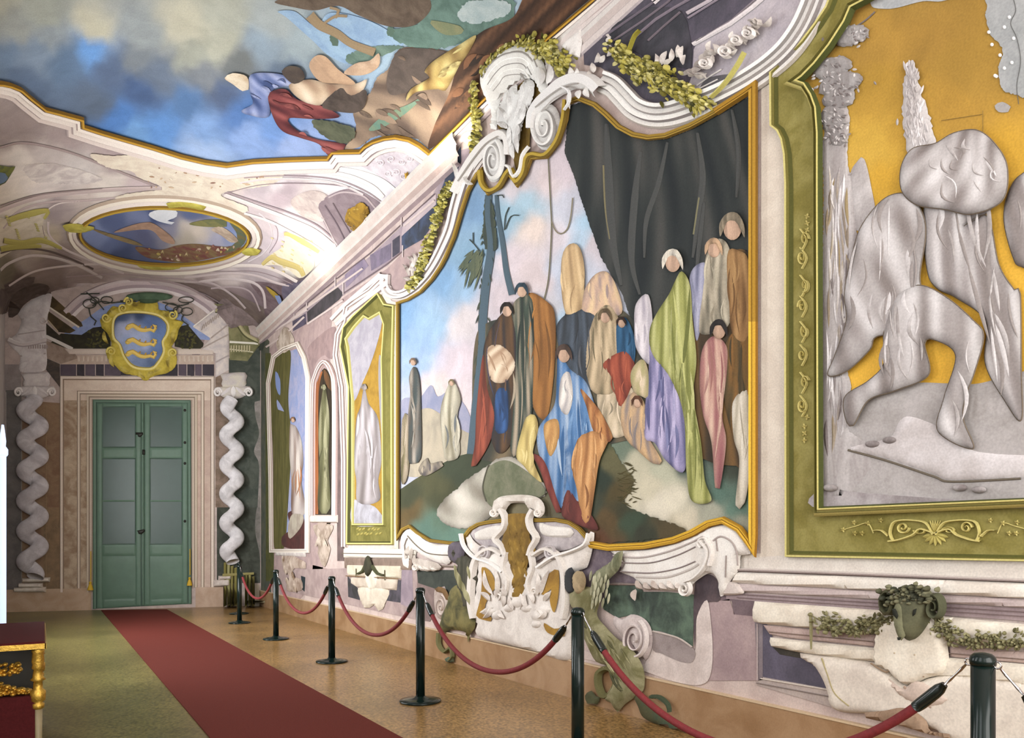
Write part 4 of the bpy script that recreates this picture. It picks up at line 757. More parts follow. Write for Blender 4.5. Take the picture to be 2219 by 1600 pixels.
# seated people and bundles in the middle distance
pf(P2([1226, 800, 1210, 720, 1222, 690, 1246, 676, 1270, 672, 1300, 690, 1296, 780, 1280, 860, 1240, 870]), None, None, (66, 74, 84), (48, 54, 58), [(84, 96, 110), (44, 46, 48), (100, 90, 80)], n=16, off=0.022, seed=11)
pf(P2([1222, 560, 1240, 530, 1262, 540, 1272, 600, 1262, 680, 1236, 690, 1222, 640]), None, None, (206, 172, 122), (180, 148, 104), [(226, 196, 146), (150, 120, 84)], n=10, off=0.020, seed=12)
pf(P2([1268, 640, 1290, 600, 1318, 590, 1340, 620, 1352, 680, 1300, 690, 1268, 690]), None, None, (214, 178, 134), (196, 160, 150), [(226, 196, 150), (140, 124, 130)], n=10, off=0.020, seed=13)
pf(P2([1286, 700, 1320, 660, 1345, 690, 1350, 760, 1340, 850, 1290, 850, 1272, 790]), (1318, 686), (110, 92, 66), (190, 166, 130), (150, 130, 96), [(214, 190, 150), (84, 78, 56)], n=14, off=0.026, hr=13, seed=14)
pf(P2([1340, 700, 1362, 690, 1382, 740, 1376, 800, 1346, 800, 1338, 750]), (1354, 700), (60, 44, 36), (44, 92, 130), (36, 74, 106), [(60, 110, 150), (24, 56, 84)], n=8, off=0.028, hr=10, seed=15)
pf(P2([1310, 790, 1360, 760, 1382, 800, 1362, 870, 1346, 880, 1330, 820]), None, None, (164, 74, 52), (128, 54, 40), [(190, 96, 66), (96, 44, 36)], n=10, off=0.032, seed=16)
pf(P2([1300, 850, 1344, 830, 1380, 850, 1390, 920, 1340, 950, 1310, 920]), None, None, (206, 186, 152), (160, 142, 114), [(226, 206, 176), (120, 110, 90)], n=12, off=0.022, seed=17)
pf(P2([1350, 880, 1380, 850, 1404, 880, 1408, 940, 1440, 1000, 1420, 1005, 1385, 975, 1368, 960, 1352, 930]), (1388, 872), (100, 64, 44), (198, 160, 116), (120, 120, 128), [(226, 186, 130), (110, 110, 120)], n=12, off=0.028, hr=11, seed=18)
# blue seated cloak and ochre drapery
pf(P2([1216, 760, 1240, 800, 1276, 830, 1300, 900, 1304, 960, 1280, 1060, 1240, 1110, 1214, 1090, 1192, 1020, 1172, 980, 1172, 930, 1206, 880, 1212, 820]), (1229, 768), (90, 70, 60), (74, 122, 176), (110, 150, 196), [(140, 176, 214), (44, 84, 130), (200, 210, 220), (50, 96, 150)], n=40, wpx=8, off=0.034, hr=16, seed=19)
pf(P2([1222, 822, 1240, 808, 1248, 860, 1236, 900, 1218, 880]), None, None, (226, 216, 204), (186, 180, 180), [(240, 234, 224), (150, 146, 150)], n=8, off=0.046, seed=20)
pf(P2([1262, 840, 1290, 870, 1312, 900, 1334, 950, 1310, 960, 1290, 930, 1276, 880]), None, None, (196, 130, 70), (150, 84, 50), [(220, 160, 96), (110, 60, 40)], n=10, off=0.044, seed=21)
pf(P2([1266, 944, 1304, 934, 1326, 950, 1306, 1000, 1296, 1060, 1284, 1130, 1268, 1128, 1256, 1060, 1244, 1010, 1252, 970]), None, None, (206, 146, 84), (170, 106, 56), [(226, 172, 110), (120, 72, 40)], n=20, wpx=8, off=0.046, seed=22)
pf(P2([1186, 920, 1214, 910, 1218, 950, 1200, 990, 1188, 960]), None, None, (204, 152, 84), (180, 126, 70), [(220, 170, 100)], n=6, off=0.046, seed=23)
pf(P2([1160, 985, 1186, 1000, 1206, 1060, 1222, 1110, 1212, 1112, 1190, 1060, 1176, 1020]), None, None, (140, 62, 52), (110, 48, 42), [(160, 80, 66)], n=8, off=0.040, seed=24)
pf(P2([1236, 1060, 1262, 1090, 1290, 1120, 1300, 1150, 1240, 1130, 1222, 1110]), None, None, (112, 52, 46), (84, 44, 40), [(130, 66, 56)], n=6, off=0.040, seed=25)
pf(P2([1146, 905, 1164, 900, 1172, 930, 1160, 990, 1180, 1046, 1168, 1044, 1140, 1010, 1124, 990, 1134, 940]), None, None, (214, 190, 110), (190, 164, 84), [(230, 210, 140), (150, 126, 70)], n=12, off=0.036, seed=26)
# tall green cloak, lilac skirt, rear group
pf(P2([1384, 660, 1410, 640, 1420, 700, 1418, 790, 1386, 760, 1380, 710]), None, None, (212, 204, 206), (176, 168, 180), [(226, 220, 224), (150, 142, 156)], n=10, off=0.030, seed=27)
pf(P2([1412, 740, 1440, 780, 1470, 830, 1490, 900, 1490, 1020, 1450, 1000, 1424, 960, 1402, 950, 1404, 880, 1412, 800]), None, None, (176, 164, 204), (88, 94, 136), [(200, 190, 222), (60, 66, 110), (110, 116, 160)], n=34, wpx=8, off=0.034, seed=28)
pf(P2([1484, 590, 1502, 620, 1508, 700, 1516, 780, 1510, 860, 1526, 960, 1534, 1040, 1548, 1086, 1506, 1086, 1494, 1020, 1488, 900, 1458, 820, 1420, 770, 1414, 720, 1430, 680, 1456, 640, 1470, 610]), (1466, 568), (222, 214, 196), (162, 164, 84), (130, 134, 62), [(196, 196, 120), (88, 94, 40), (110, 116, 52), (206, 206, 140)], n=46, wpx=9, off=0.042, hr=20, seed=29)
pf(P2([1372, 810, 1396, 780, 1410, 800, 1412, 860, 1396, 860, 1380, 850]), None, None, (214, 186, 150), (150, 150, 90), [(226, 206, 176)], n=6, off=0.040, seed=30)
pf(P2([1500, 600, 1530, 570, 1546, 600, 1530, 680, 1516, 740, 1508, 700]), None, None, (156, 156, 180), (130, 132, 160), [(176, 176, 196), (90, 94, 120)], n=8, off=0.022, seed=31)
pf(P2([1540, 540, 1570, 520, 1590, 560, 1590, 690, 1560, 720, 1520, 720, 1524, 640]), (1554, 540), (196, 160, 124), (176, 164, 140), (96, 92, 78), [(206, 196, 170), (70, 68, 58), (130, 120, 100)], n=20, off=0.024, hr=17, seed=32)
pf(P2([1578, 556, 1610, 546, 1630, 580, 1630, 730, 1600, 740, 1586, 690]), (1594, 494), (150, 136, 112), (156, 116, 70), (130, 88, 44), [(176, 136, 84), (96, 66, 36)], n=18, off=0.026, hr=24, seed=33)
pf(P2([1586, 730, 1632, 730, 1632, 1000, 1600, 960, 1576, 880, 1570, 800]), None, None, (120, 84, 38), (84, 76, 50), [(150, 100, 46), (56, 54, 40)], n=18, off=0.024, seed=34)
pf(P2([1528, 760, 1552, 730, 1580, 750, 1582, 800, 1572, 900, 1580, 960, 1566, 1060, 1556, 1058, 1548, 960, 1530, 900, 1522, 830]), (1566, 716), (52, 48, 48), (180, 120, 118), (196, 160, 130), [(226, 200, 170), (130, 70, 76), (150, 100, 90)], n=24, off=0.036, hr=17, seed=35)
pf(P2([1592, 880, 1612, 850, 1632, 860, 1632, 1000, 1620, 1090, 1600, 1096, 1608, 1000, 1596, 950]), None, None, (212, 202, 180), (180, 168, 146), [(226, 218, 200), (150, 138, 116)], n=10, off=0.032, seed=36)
b = B(); GF_LIT = [(150, 100, 20), (206, 156, 36), (226, 176, 44), (104, 66, 12), (232, 186, 50), (176, 126, 24)]  # gilt catches light at the lower right; that brightness is put into its colour
i0, i1 = PB.index((1559, 246)), PB.index((1285, 1180))
im = PB.index((1641, 700))
b.band(PB[i0:im + 1], [(-8, 0), (-7, 0.02), (-2, 0.03), (0, 0.02), (1.5, 0.02), (6, 0.03), (8, 0)], [(132, 92, 20), (168, 124, 30), (186, 138, 36), (96, 66, 14), (190, 144, 40), (140, 100, 22)], off=0.03, sm=False)
b.band(PB[im:i1 + 1], [(-8, 0), (-7, 0.02), (-2, 0.03), (0, 0.02), (1.5, 0.02), (6, 0.03), (8, 0)], GF_LIT, off=0.03, sm=False)
GF_DIM = [(112, 84, 22), (158, 124, 38), (170, 138, 46), (96, 72, 20), (176, 142, 48), (120, 90, 26)]  # duller copy of the same gilt for its less lit stretches
b.band(PB[i1:] + PB[:i0 + 1], [(-4.5, 0), (-3.5, 0.016), (-1, 0.022), (0, 0.014), (1, 0.014), (3.5, 0.022), (4.5, 0)], GF_DIM, off=0.03, sm=False, taper=[1.1, 1.0, .8, .7, .7, .7, 1.0, 1.2, 1.4, 1.5]); b.obj('gilt_frame', M_P, pt)
# cream wall fields
def f(b): b.poly(P2([1650, 185, 1700, 150, 1680, 161, 1680, 274, 1694, 285, 1704, 304, 1711, 336, 1713, 1203, 2219, 1212, 2300, 1214, 2300, 1250, 1600, 1236, 1590, 1200, 1649, 1200]), (220, 208, 190), (208, 194, 176), off=0.003, sm=False)
solo('cream_wall_field', f, 'plain cream upright strip of wall between the great painting and the big green frame', 'wall panel')
# right green frame and gold ground relief
t = thing('framed_relief_panel', 'huge green framed relief panel on golden ground at the right edge', 'framed panel', at(2000, 1210))
FO = P2([2300, 1214, 1713, 1203, 1712, 800, 1712, 400, 1709, 336, 1703, 304, 1694, 285, 1680, 274, 1679, 161, 1700, 140, 1747, 94, 1776, 56, 1800, 20, 1812, -10, 1850, -60, 2300, -120])
FI = P2([2300, 1089, 1788, 1110, 1787, 800, 1786, 430, 1786, 296, 1782, 242, 1772, 215, 1758, 193, 1735, 185, 1753, 172, 1780, 145, 1812, 105, 1844, 56, 1858, 24, 1911, -3, 1960, -30, 2300, -60])
FI[0] = (2300, 1086); FI[1] = (1788, 1108)
b = B(); b.poly(FO, (150, 140, 72), (124, 114, 46), off=0.008, sm=False)
EP = [(-5, 0), (-4, 0.03), (0, 0.03), (2, 0.012), (4, 0.012), (9, 0.0)]
b.band(FO, EP, [(90, 88, 36), GRL, (120, 112, 50), (96, 94, 34), (84, 84, 32)], off=0.009, sm=False)
b.band(FI, [(-12, 0), (-9, 0.012), (-5, 0.03), (-3, 0.012), (-1, 0.012), (2, 0.034), (5, 0.03), (9, 0)], [(176, 162, 86), GRL, (96, 90, 36), (150, 140, 70), (212, 200, 120), (196, 182, 100), (70, 76, 28)], off=0.055, sm=False)
b.obj('green_frame', M_P, t)
b = B(); SO = (206, 192, 110)
# scrollwork of the lower rail
cx = 2030
for sg in (-1, 1):
    q = lambda *a: [(cx + sg * (x - 1330) / 3.2, 1100 + y / 3.2) for x, y in zip(a[::2], a[1::2])]
    b.line(q(1330, 180, 1230, 150, 1180, 190, 1080, 225, 1010, 235), 5, SO, off=0.012, h=0.02); b.line(q(1320, 190, 1270, 110, 1180, 90, 1090, 90, 1040, 110, 1020, 180, 1040, 230), 4.5, SO, off=0.012, h=0.02)
    xy = q(1110, 140)[0]; b.spiral(xy[0], xy[1], 13, 13, 1.5, 0, 5, [SO], off=0.012, sgn=sg)
    xy = q(1230, 160)[0]; b.spiral(xy[0], xy[1], 15, 8, 1.2, math.pi, 4, [SO], off=0.012, sgn=-sg)
    b.line(q(1010, 200, 960, 160, 910, 160), 5, SO, off=0.012, h=0.02, taper=[1, .4]); b.line(q(900, 180, 860, 110, 780, 130, 690, 155), 2.5, SO, off=0.012)
    for x, y in ((765, 105), (860, 110), (950, 90), (820, 180), (690, 155), (770, 180)):
        xy = q(x, y)[0]
        for k in range(5): b.leaf(xy[0], xy[1], xy[0] + 6 * math.cos(k * 1.26), xy[1] + 6 * math.sin(k * 1.26), 3.5, (210, 196, 116), (170, 156, 80), off=0.012)
for k in range(7): a = math.pi * (k + .5) / 7; b.leaf(cx, 1158, cx + 30 * math.cos(a), 1160 + 24 * math.sin(a), 10, (190, 176, 92), (150, 140, 60), off=0.014)
for k in range(-2, 3): b.leaf(cx, 1156, cx + k * 6, 1128, 5, SO, off=0.014)
b.obj('carved_scrollwork', M_P, t); b = B()
# scrollwork of the left stile
for i, y in enumerate((520, 560, 620, 665, 720, 770, 830, 880)):
    b.spiral(1746 + (-3 if i % 2 else 3), y, 9, 15, 1.4, i, 4, [SO], off=0.012, sgn=1 if i % 2 else -1)
    b.line(P2([1738, y - 22, 1752, y, 1742, y + 24]), 3.5, SO, off=0.012, h=0.014)
for y in (470, 485, 500, 905, 925, 940, 955):
    for k in range(4): a = k * 1.57 + y; b.leaf(1746 + (y % 3 - 1) * 6, y, 1746 + (y % 3 - 1) * 6 + 6 * math.cos(a), y + 7 * math.sin(a), 3.5, (210, 196, 116), off=0.012)
b.obj('carved_scrollwork', M_P, t)
b = B(); b.poly(FI, (212, 166, 50), off=0.012, sm=False, grid=16, field=fld(2000, 60, (160, 120, 44), 1900, 200, (176, 134, 42), 2100, 150, (166, 126, 44), 1900, 400, (206, 156, 40), 2000, 300, (184, 140, 42), 2150, 380, (212, 160, 42), 2150, 650, (226, 170, 44), 1950, 800, (228, 172, 46), 1880, 330, (204, 160, 52), 1900, 90, (170, 128, 46), 2060, 240, (176, 132, 44), 1850, 500, (196, 148, 44), 2000, 20, (166, 126, 48))); b.obj('gold_ground', M_S, t)
GY, GY2, GYL, GYD = (186, 180, 178), (160, 152, 150), (216, 212, 212), (120, 110, 108)
b = B(); b.poly(ZJ(940, 60, 1050, 80, 1150, 70, 1350, 20, 1500, 20, 1600, -30, 1000, -40), (166, 170, 172), (186, 188, 188), off=0.016)
b.poly(ZJ(1870, 60, 1890, -20, 2300, -20, 2300, 760, 2100, 770, 1990, 720, 1960, 560, 2000, 440, 1960, 350, 1900, 300, 1870, 200, 1855, 130), (166, 168, 168), (146, 150, 150), off=0.016, rough=1.5)
b.poly(ZJ(1930, 860, 1990, 830, 2060, 870, 2040, 910, 1960, 910), (160, 156, 154), off=0.016)
for x, y in ((2050, 150), (2010, 230), (1885, 270), (2085, 320), (1910, 370), (1975, 455), (1935, 620), (1945, 625), (2070, 515), (2010, 560)):
    xy = ZJ(x, y)[0]; b.blob(xy[0], xy[1], 4, 4, (240, 240, 238), off=0.018, h=0.004)
b.line(ZJ(2080, -10, 2100, 100, 2060, 200, 2110, 320, 2140, 500, 2110, 700, 2125, 850), 1.5, (90, 90, 88), off=0.018, h=0.001); b.line(ZJ(1500, 980, 1830, 930), 1.2, (130, 104, 50), off=0.016, h=0.001); b.line(ZJ(1835, 900, 1835, 1090), 1.2, (130, 104, 50), off=0.016, h=0.001)
b.obj('bare_plaster_patch', M_P, t)
b = B()
b.poly(ZT(305, 0, 300, -250, 330, -420, 400, -500, 440, -420, 430, -200, 465, 0, 480, 300, 440, 520, 430, 860, 450, 1000, 440, 1180, 560, 1260, 560, 1440, 310, 1500), GY, GY2, off=0.016, h=0.012, bev=16, rough=1.2)
r = random.Random(21)
for (cx_, cy_, rx_, ry_) in ((1850, 80, 40, 22), (1808, 150, 44, 24), (1825, 185, 50, 26), (1822, 215, 36, 26), (1812, 260, 30, 34), (1822, 300, 20, 22)):
    b.ell(cx_, cy_, rx_, ry_, (168, 164, 162), (136, 130, 128), rot=-.3, off=0.02, h=0.016, bev=8, rough=2.6)
    for i in range(26): x, y = cx_ + r.gauss(0, rx_ * .5), cy_ + r.gauss(0, ry_ * .5); a = r.uniform(0, 6.3); b.leaf(x, y, x + 11 * math.cos(a), y + 9 * math.sin(a), 5, r.choice([GYL, GYD, GY]), r.choice([GY, GYD]), off=0.034, h=0.008)
b.line(P2([1862, 58, 1880, 46, 1900, 28]), 3, GYD, off=0.018); b.line(P2([1808, 400, 1845, 380, 1866, 362]), 8, GY2, off=0.018, taper=[1, .4])
b.folds(ZT(320, -200, 430, -200, 460, 300, 420, 1200, 320, 1400), 60, [GYL, GYD, GY2, (150, 130, 90)], 9, 5, 0, 0.026, 0.008, ln=.2)
b.obj('relief_tree', M_F, t)
b = B()
b.poly(P2([1845, 390, 1862, 350, 1876, 346, 1890, 400, 1900, 480, 1860, 500]), (190, 184, 182), GY2, off=0.015, h=0.008)
rock = ZT(314, 1500, 314, 1500, 314, 1440, 314, 1440, 440, 1300, 430, 1180, 560, 1020, 760, 960, 960, 960, 1110, 960, 1335, 900, 1500, 880, 1500, 1600, 1500, 1600, 314, 1625, 314, 1625)
b.poly(rock, (176, 170, 168), (156, 150, 146), off=0.017, h=0.01, bev=30)
b.poly(ZT(650, 1240, 700, 1160, 760, 1130, 900, 1180, 1000, 1240, 1100, 1310, 1335, 1330, 1500, 1330, 1500, 1440, 1335, 1450, 980, 1460, 880, 1430, 640, 1350, 450, 1310, 440, 1290), (206, 200, 200), (186, 178, 176), off=0.026, h=0.016, bev=22)
b.line(ZT(440, 1305, 640, 1360, 880, 1440, 980, 1468, 1335, 1452), 5, (104, 94, 80), off=0.030)
b.poly(ZT(940, 990, 1100, 1000, 1335, 930, 1500, 920, 1500, 1320, 1200, 1320, 1060, 1240, 1040, 1080), (150, 144, 142), (134, 128, 124), off=0.022)
b.poly(ZT(310, 1500, 460, 1520, 700, 1540, 1000, 1560, 1335, 1580, 1400, 1600, 320, 1610), (140, 130, 130), (176, 168, 168), off=0.028)
b.obj('relief_rocks', M_P, t)
for x, y in ((350, 1500), (660, 1255), (570, 1275), (1020, 1500), (1120, 1510)): xy = ZT(x, y)[0]; b = B(); b.ell(xy[0], xy[1], 16, 8, GY, GYD, off=0.034, h=0.02, bev=7); b.obj('relief_pebble', M_P, t)
# anonymous draped rock forms
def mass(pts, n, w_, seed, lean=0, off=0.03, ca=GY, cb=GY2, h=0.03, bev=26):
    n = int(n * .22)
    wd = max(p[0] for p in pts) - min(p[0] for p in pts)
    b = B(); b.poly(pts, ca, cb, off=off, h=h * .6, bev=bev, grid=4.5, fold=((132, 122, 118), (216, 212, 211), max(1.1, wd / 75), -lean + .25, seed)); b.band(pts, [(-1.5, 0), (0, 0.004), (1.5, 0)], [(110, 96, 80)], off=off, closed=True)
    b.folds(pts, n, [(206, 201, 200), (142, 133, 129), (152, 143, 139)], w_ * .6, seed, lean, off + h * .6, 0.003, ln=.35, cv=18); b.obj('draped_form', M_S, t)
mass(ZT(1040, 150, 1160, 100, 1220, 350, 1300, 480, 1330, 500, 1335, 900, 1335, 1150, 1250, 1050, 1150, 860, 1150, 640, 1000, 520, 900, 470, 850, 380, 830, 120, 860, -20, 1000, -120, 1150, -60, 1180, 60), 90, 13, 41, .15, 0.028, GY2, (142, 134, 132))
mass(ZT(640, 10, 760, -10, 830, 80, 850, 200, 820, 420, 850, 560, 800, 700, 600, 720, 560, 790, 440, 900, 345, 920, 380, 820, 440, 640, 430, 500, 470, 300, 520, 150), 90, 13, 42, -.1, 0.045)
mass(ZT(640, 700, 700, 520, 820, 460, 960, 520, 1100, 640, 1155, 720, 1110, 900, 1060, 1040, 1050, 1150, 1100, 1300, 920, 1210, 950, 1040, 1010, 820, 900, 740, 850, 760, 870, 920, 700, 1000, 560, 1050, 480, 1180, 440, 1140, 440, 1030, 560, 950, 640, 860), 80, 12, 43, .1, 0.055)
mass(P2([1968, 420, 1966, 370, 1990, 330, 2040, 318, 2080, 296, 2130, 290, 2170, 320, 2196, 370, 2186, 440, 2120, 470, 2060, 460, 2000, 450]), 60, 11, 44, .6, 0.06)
b = B(); b.poly(P2([2012, 420, 1990, 380, 1970, 330, 1960, 250, 1962, 180, 1976, 132, 1988, 150, 2000, 200, 2020, 260, 2036, 330, 2034, 400]), (190, 184, 182), GY, off=0.018, h=0.012, bev=14, rough=3.0); r = random.Random(77)
for i in range(170):
    u = r.random(); x, y = 1978 + 28 * u + r.gauss(0, 5 + 10 * u), 150 + 240 * u; b.leaf(x, y, x + r.uniform(-7, 9), y - r.uniform(10, 24), 6, r.choice([GYL, GY, (206, 200, 198)]), GY2, off=0.03, h=0.006)
b.obj('relief_tree', M_F, t)
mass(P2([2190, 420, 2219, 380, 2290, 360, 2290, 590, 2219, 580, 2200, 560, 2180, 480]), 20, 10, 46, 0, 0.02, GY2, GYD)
# ---------------------------------------------------------------- dado moulding at the right
def f(b):
    b.poly(P2([1610, 1210, 1713, 1204, 2300, 1215, 2300, 1262, 1607, 1236, 1600, 1222]), (226, 218, 206), (212, 202, 190), off=0.006, sm=False)
    b.band(P2([1604, 1236, 1900, 1247, 2300, 1263]), [(-5, 0), (-2, 0.02), (1, 0.02), (3, 0.0)], [(200, 188, 180), (150, 134, 128), (120, 100, 96)], off=0.008, sm=False)
    b.poly(P2([1600, 1240, 2300, 1266, 2300, 1302, 1588, 1264]), (236, 230, 218), (226, 216, 202), off=0.008, h=0.04, bev=8, sm=False)
    b.poly(P2([1585, 1264, 2300, 1303, 2300, 1322, 1600, 1282]), (206, 190, 186), (190, 172, 170), off=0.01, h=0.02, bev=5, sm=False)
    b.poly(P2([1575, 1284, 2300, 1323, 2300, 1352, 1632, 1303, 1575, 1298]), (168, 148, 148), (150, 130, 132), off=0.008, sm=False)
    for y0_, y1_ in ((1270, 1312), (1278, 1320), (1288, 1331), (1295, 1341)): b.line(P2([1600, y0_, 2300, y1_]), 2, (130, 110, 110), off=0.014, sm=False)
    b.poly(ZF(1225, 510, 1290, 530, 1320, 590, 1180, 600, 1200, 545), (226, 214, 204), (200, 186, 178), off=0.02, h=0.02, bev=6)
solo('dado_moulding', f, 'white and mauve horizontal dado moulding under the huge green frame', 'moulding')
def f(b):
    b.poly(ZF(1140, 600, 1390, 640, 1390, 750, 1240, 735, 1225, 640, 1150, 640), (124, 104, 108), (104, 88, 94), off=0.005, sm=False)
    b.poly(ZF(1070, 655, 1210, 630, 1245, 735, 1390, 750, 1440, 800, 1415, 1190, 1060, 1190), (176, 152, 150), (156, 132, 134), off=0.005, sm=False)
    b.poly(ZF(1385, 790, 1440, 800, 1440, 1185, 1410, 1190), (140, 128, 132), (116, 104, 108), off=0.007, sm=False); b.line(ZF(1405, 800, 1405, 1190), 2, (190, 172, 168), off=0.01)
    b.poly(ZF(1440, 800, 1500, 860, 1520, 960, 1700, 990, 1800, 1080, 1880, 1240, 1440, 1165), (100, 94, 112), (76, 72, 84), off=0.006)
    b.poly(ZF(1510, 960, 1700, 985, 1700, 1035, 1560, 1010), (58, 54, 48), (76, 70, 60), off=0.009, sm=False)
    b.poly(ZF(1440, 1165, 1890, 1245, 1940, 1380, 1400, 1220, 1410, 1190), (168, 152, 146), (186, 170, 160), off=0.007, sm=False); b.line(ZF(1430, 1175, 1890, 1252), 3, (206, 194, 180), off=0.012); b.line(ZF(1400, 1205, 1910, 1300), 2.5, (130, 116, 110), off=0.012)
solo('mauve_pier', f, 'mauve painted pier and dark blue recess in the dado right of the painted basin', 'wall panel', M_M)
CW, CW2 = (234, 226, 208), (218, 206, 186)
t = thing('dado_relief', 'large cream dado relief block with cornice and shell under the ram head', 'dado relief', at(2000, 1560))
b = B(); b.poly(ZG(60, 650, 975, 715, 1440, 762, 2170, 830, 2170, 985, 120, 808, 55, 790, 45, 720), CW, CW2, off=0.012, h=0.04, bev=9, sm=False); b.obj('cornice_block', M_P, t)
b = B(); b.poly(ZG(120, 815, 500, 850, 910, 885, 895, 965, 300, 905, 165, 880), (196, 172, 162), (176, 150, 142), off=0.012, h=0.012, bev=5, sm=False); b.line(ZG(170, 862, 895, 930), 2.5, (130, 108, 96), off=0.026, sm=False); b.obj('mauve_fillet', M_P, t)
b = B(); b.poly(ZG(1412, 960, 2170, 1020, 2170, 1100, 1412, 1035), (196, 172, 162), (176, 150, 142), off=0.012, h=0.012, bev=5, sm=False)
b.line(ZG(1412, 1010, 2170, 1070), 2.5, (130, 108, 96), off=0.026, sm=False); b.obj('mauve_fillet', M_P, t)
b = B(); b.poly(ZG(170, 900, 400, 925, 900, 975, 1000, 1000, 1412, 1040, 2170, 1105, 2170, 1250, 1000, 1130, 900, 1070, 375, 1005, 185, 965, 165, 930), CW, CW2, off=0.014, h=0.035, bev=9, sm=False); b.obj('lower_slab', M_P, t)
b = B(); b.poly(ZG(375, 1010, 900, 1075, 1010, 1140, 1130, 1230, 1270, 1180, 1500, 1150, 2000, 1220, 2170, 1300, 2170, 1700, 1450, 1620, 1320, 1540, 1000, 1460, 860, 1430, 620, 1400, 560, 1230, 490, 1110, 380, 1040), (226, 216, 200), (206, 194, 180), off=0.012, h=0.05, bev=18)
b.line(ZG(560, 1040, 600, 1150, 650, 1280, 750, 1370), 4, (170, 156, 110), off=0.06); b.line(ZG(900, 1075, 1010, 1135, 1060, 1080, 1075, 1010), 4, (150, 126, 100), off=0.06); b.line(ZG(1270, 1170, 1225, 1100, 1215, 1020), 4, (150, 126, 100), off=0.06)
b.line(ZG(1130, 1235, 1220, 1310, 1320, 1380), 6, (176, 150, 130), off=0.06); b.poly(ZG(1020, 1180, 1120, 1250, 1200, 1200, 1320, 1230, 1440, 1330, 1300, 1380, 1150, 1330, 1050, 1250), (204, 184, 168), (190, 170, 156), off=0.055, h=0.02, bev=14)
b.blob(*ZG(1075, 1003)[0], 4, 3, (190, 170, 140), off=0.06, h=0.02); b.blob(*ZG(1215, 1015)[0], 4, 3, (190, 170, 140), off=0.06, h=0.02)
b.obj('shell_belly', M_P, t)
b = B(); b.poly(ZG(860, 1415, 1000, 1400, 1110, 1380, 1200, 1400, 1290, 1470, 1320, 1540, 1450, 1560, 1455, 1590, 1300, 1560, 1100, 1500, 870, 1450), (140, 112, 88), (166, 138, 112), off=0.065, h=0.03, bev=10); b.obj('plinth_recess', M_P, t)
b = B(); b.poly(ZG(920, 880, 980, 780, 1090, 740, 1330, 760, 1380, 860, 1412, 960, 1412, 1130, 1270, 1180, 1130, 1230, 1000, 1130, 905, 1070), CW, CW2, off=0.03, h=0.045, bev=14); b.obj('keystone', M_P, t)
# ram head: modelled skull, horns, ears and fleece
rh = thing('ram_head_relief', 'large dark bronze green ram head above the nearest stanchion', 'ram head', at(1990, 1385))
RB, RB2 = (104, 104, 76), (72, 74, 56)
b = B(); b.poly(ZG(1110, 600, 1160, 545, 1260, 540, 1330, 580, 1360, 650, 1330, 760, 1270, 860, 1220, 905, 1180, 918, 1150, 880, 1125, 790, 1085, 740, 1100, 660), RB, RB2, off=0.075, h=0.10, bev=30)
b.poly(ZG(1150, 640, 1210, 660, 1220, 760, 1205, 880, 1180, 910, 1150, 860, 1125, 760), (126, 126, 94), RB, off=0.15, h=0.03, bev=14); b.obj('skull', M_P, rh)
for q, o_, nm in ((ZG(1150, 690, 1175, 690, 1195, 740, 1185, 762, 1160, 735), .20, 'eye'), (ZG(1275, 700, 1300, 690, 1290, 730, 1270, 745), .17, 'eye'), (ZG(1170, 885, 1200, 885, 1190, 905, 1175, 905), .18, 'nostril')):
    b = B(); b.poly(q, (36, 38, 30), off=o_, h=0.008, bev=4); b.obj(nm, M_P, rh)
b = B(); b.spiral(*ZG(1072, 660)[0], 18, 28, 1.6, -1.2, 15, [(92, 92, 66)], off=0.09, h=0.07, sgn=-1); b.obj('horn', M_P, rh)
b = B(); b.spiral(*ZG(1385, 690)[0], 16, 26, 1.6, -1.9, 14, [(82, 84, 60)], off=0.09, h=0.06, sgn=1); b.obj('horn', M_P, rh)
b = B(); r = random.Random(8)
for i in range(90):
    x, y = ZG(r.gauss(1225, 75), r.gauss(600, 32))[0]; b.blob(x, y, r.uniform(4, 8), r.uniform(4, 7), r.choice([(120, 118, 88), (88, 88, 64), (64, 66, 50)]), off=0.15, h=r.uniform(0.02, 0.05))
b.obj('fleece_curls', M_P, rh)
b = B(); b.leaf(*ZG(1080, 700)[0], *ZG(985, 705)[0], 22, (100, 100, 72), off=0.10, h=0.03); b.obj('ear', M_P, rh)
for q, nm in ((ZG(560, 790, 700, 820, 850, 830, 980, 780, 1060, 740), 'left'), (ZG(1340, 780, 1450, 860, 1560, 910, 1700, 920, 1850, 920, 1960, 930), 'right')):
    b = B(); b.garland(q, 22, 200, [(134, 130, 88), (112, 108, 70), (156, 150, 106), (92, 88, 56)], 3, 6, 31, off=0.06, h=0.03)
    if nm == 'left': b.line(ZG(480, 740, 520, 765, 580, 795), 3, (130, 124, 84), off=0.06); b.line(ZG(482, 740, 486, 860, 488, 980), 5, (140, 134, 92), off=0.058, h=0.01, taper=[1, 1.4, .3]); b.blob(*ZG(482, 740)[0], 5, 5, (130, 124, 84), off=0.06)
    b.obj('painted_garland', M_P, None, False, 'olive leaf garland hanging to the %s of the large ram head' % nm, 'garland')
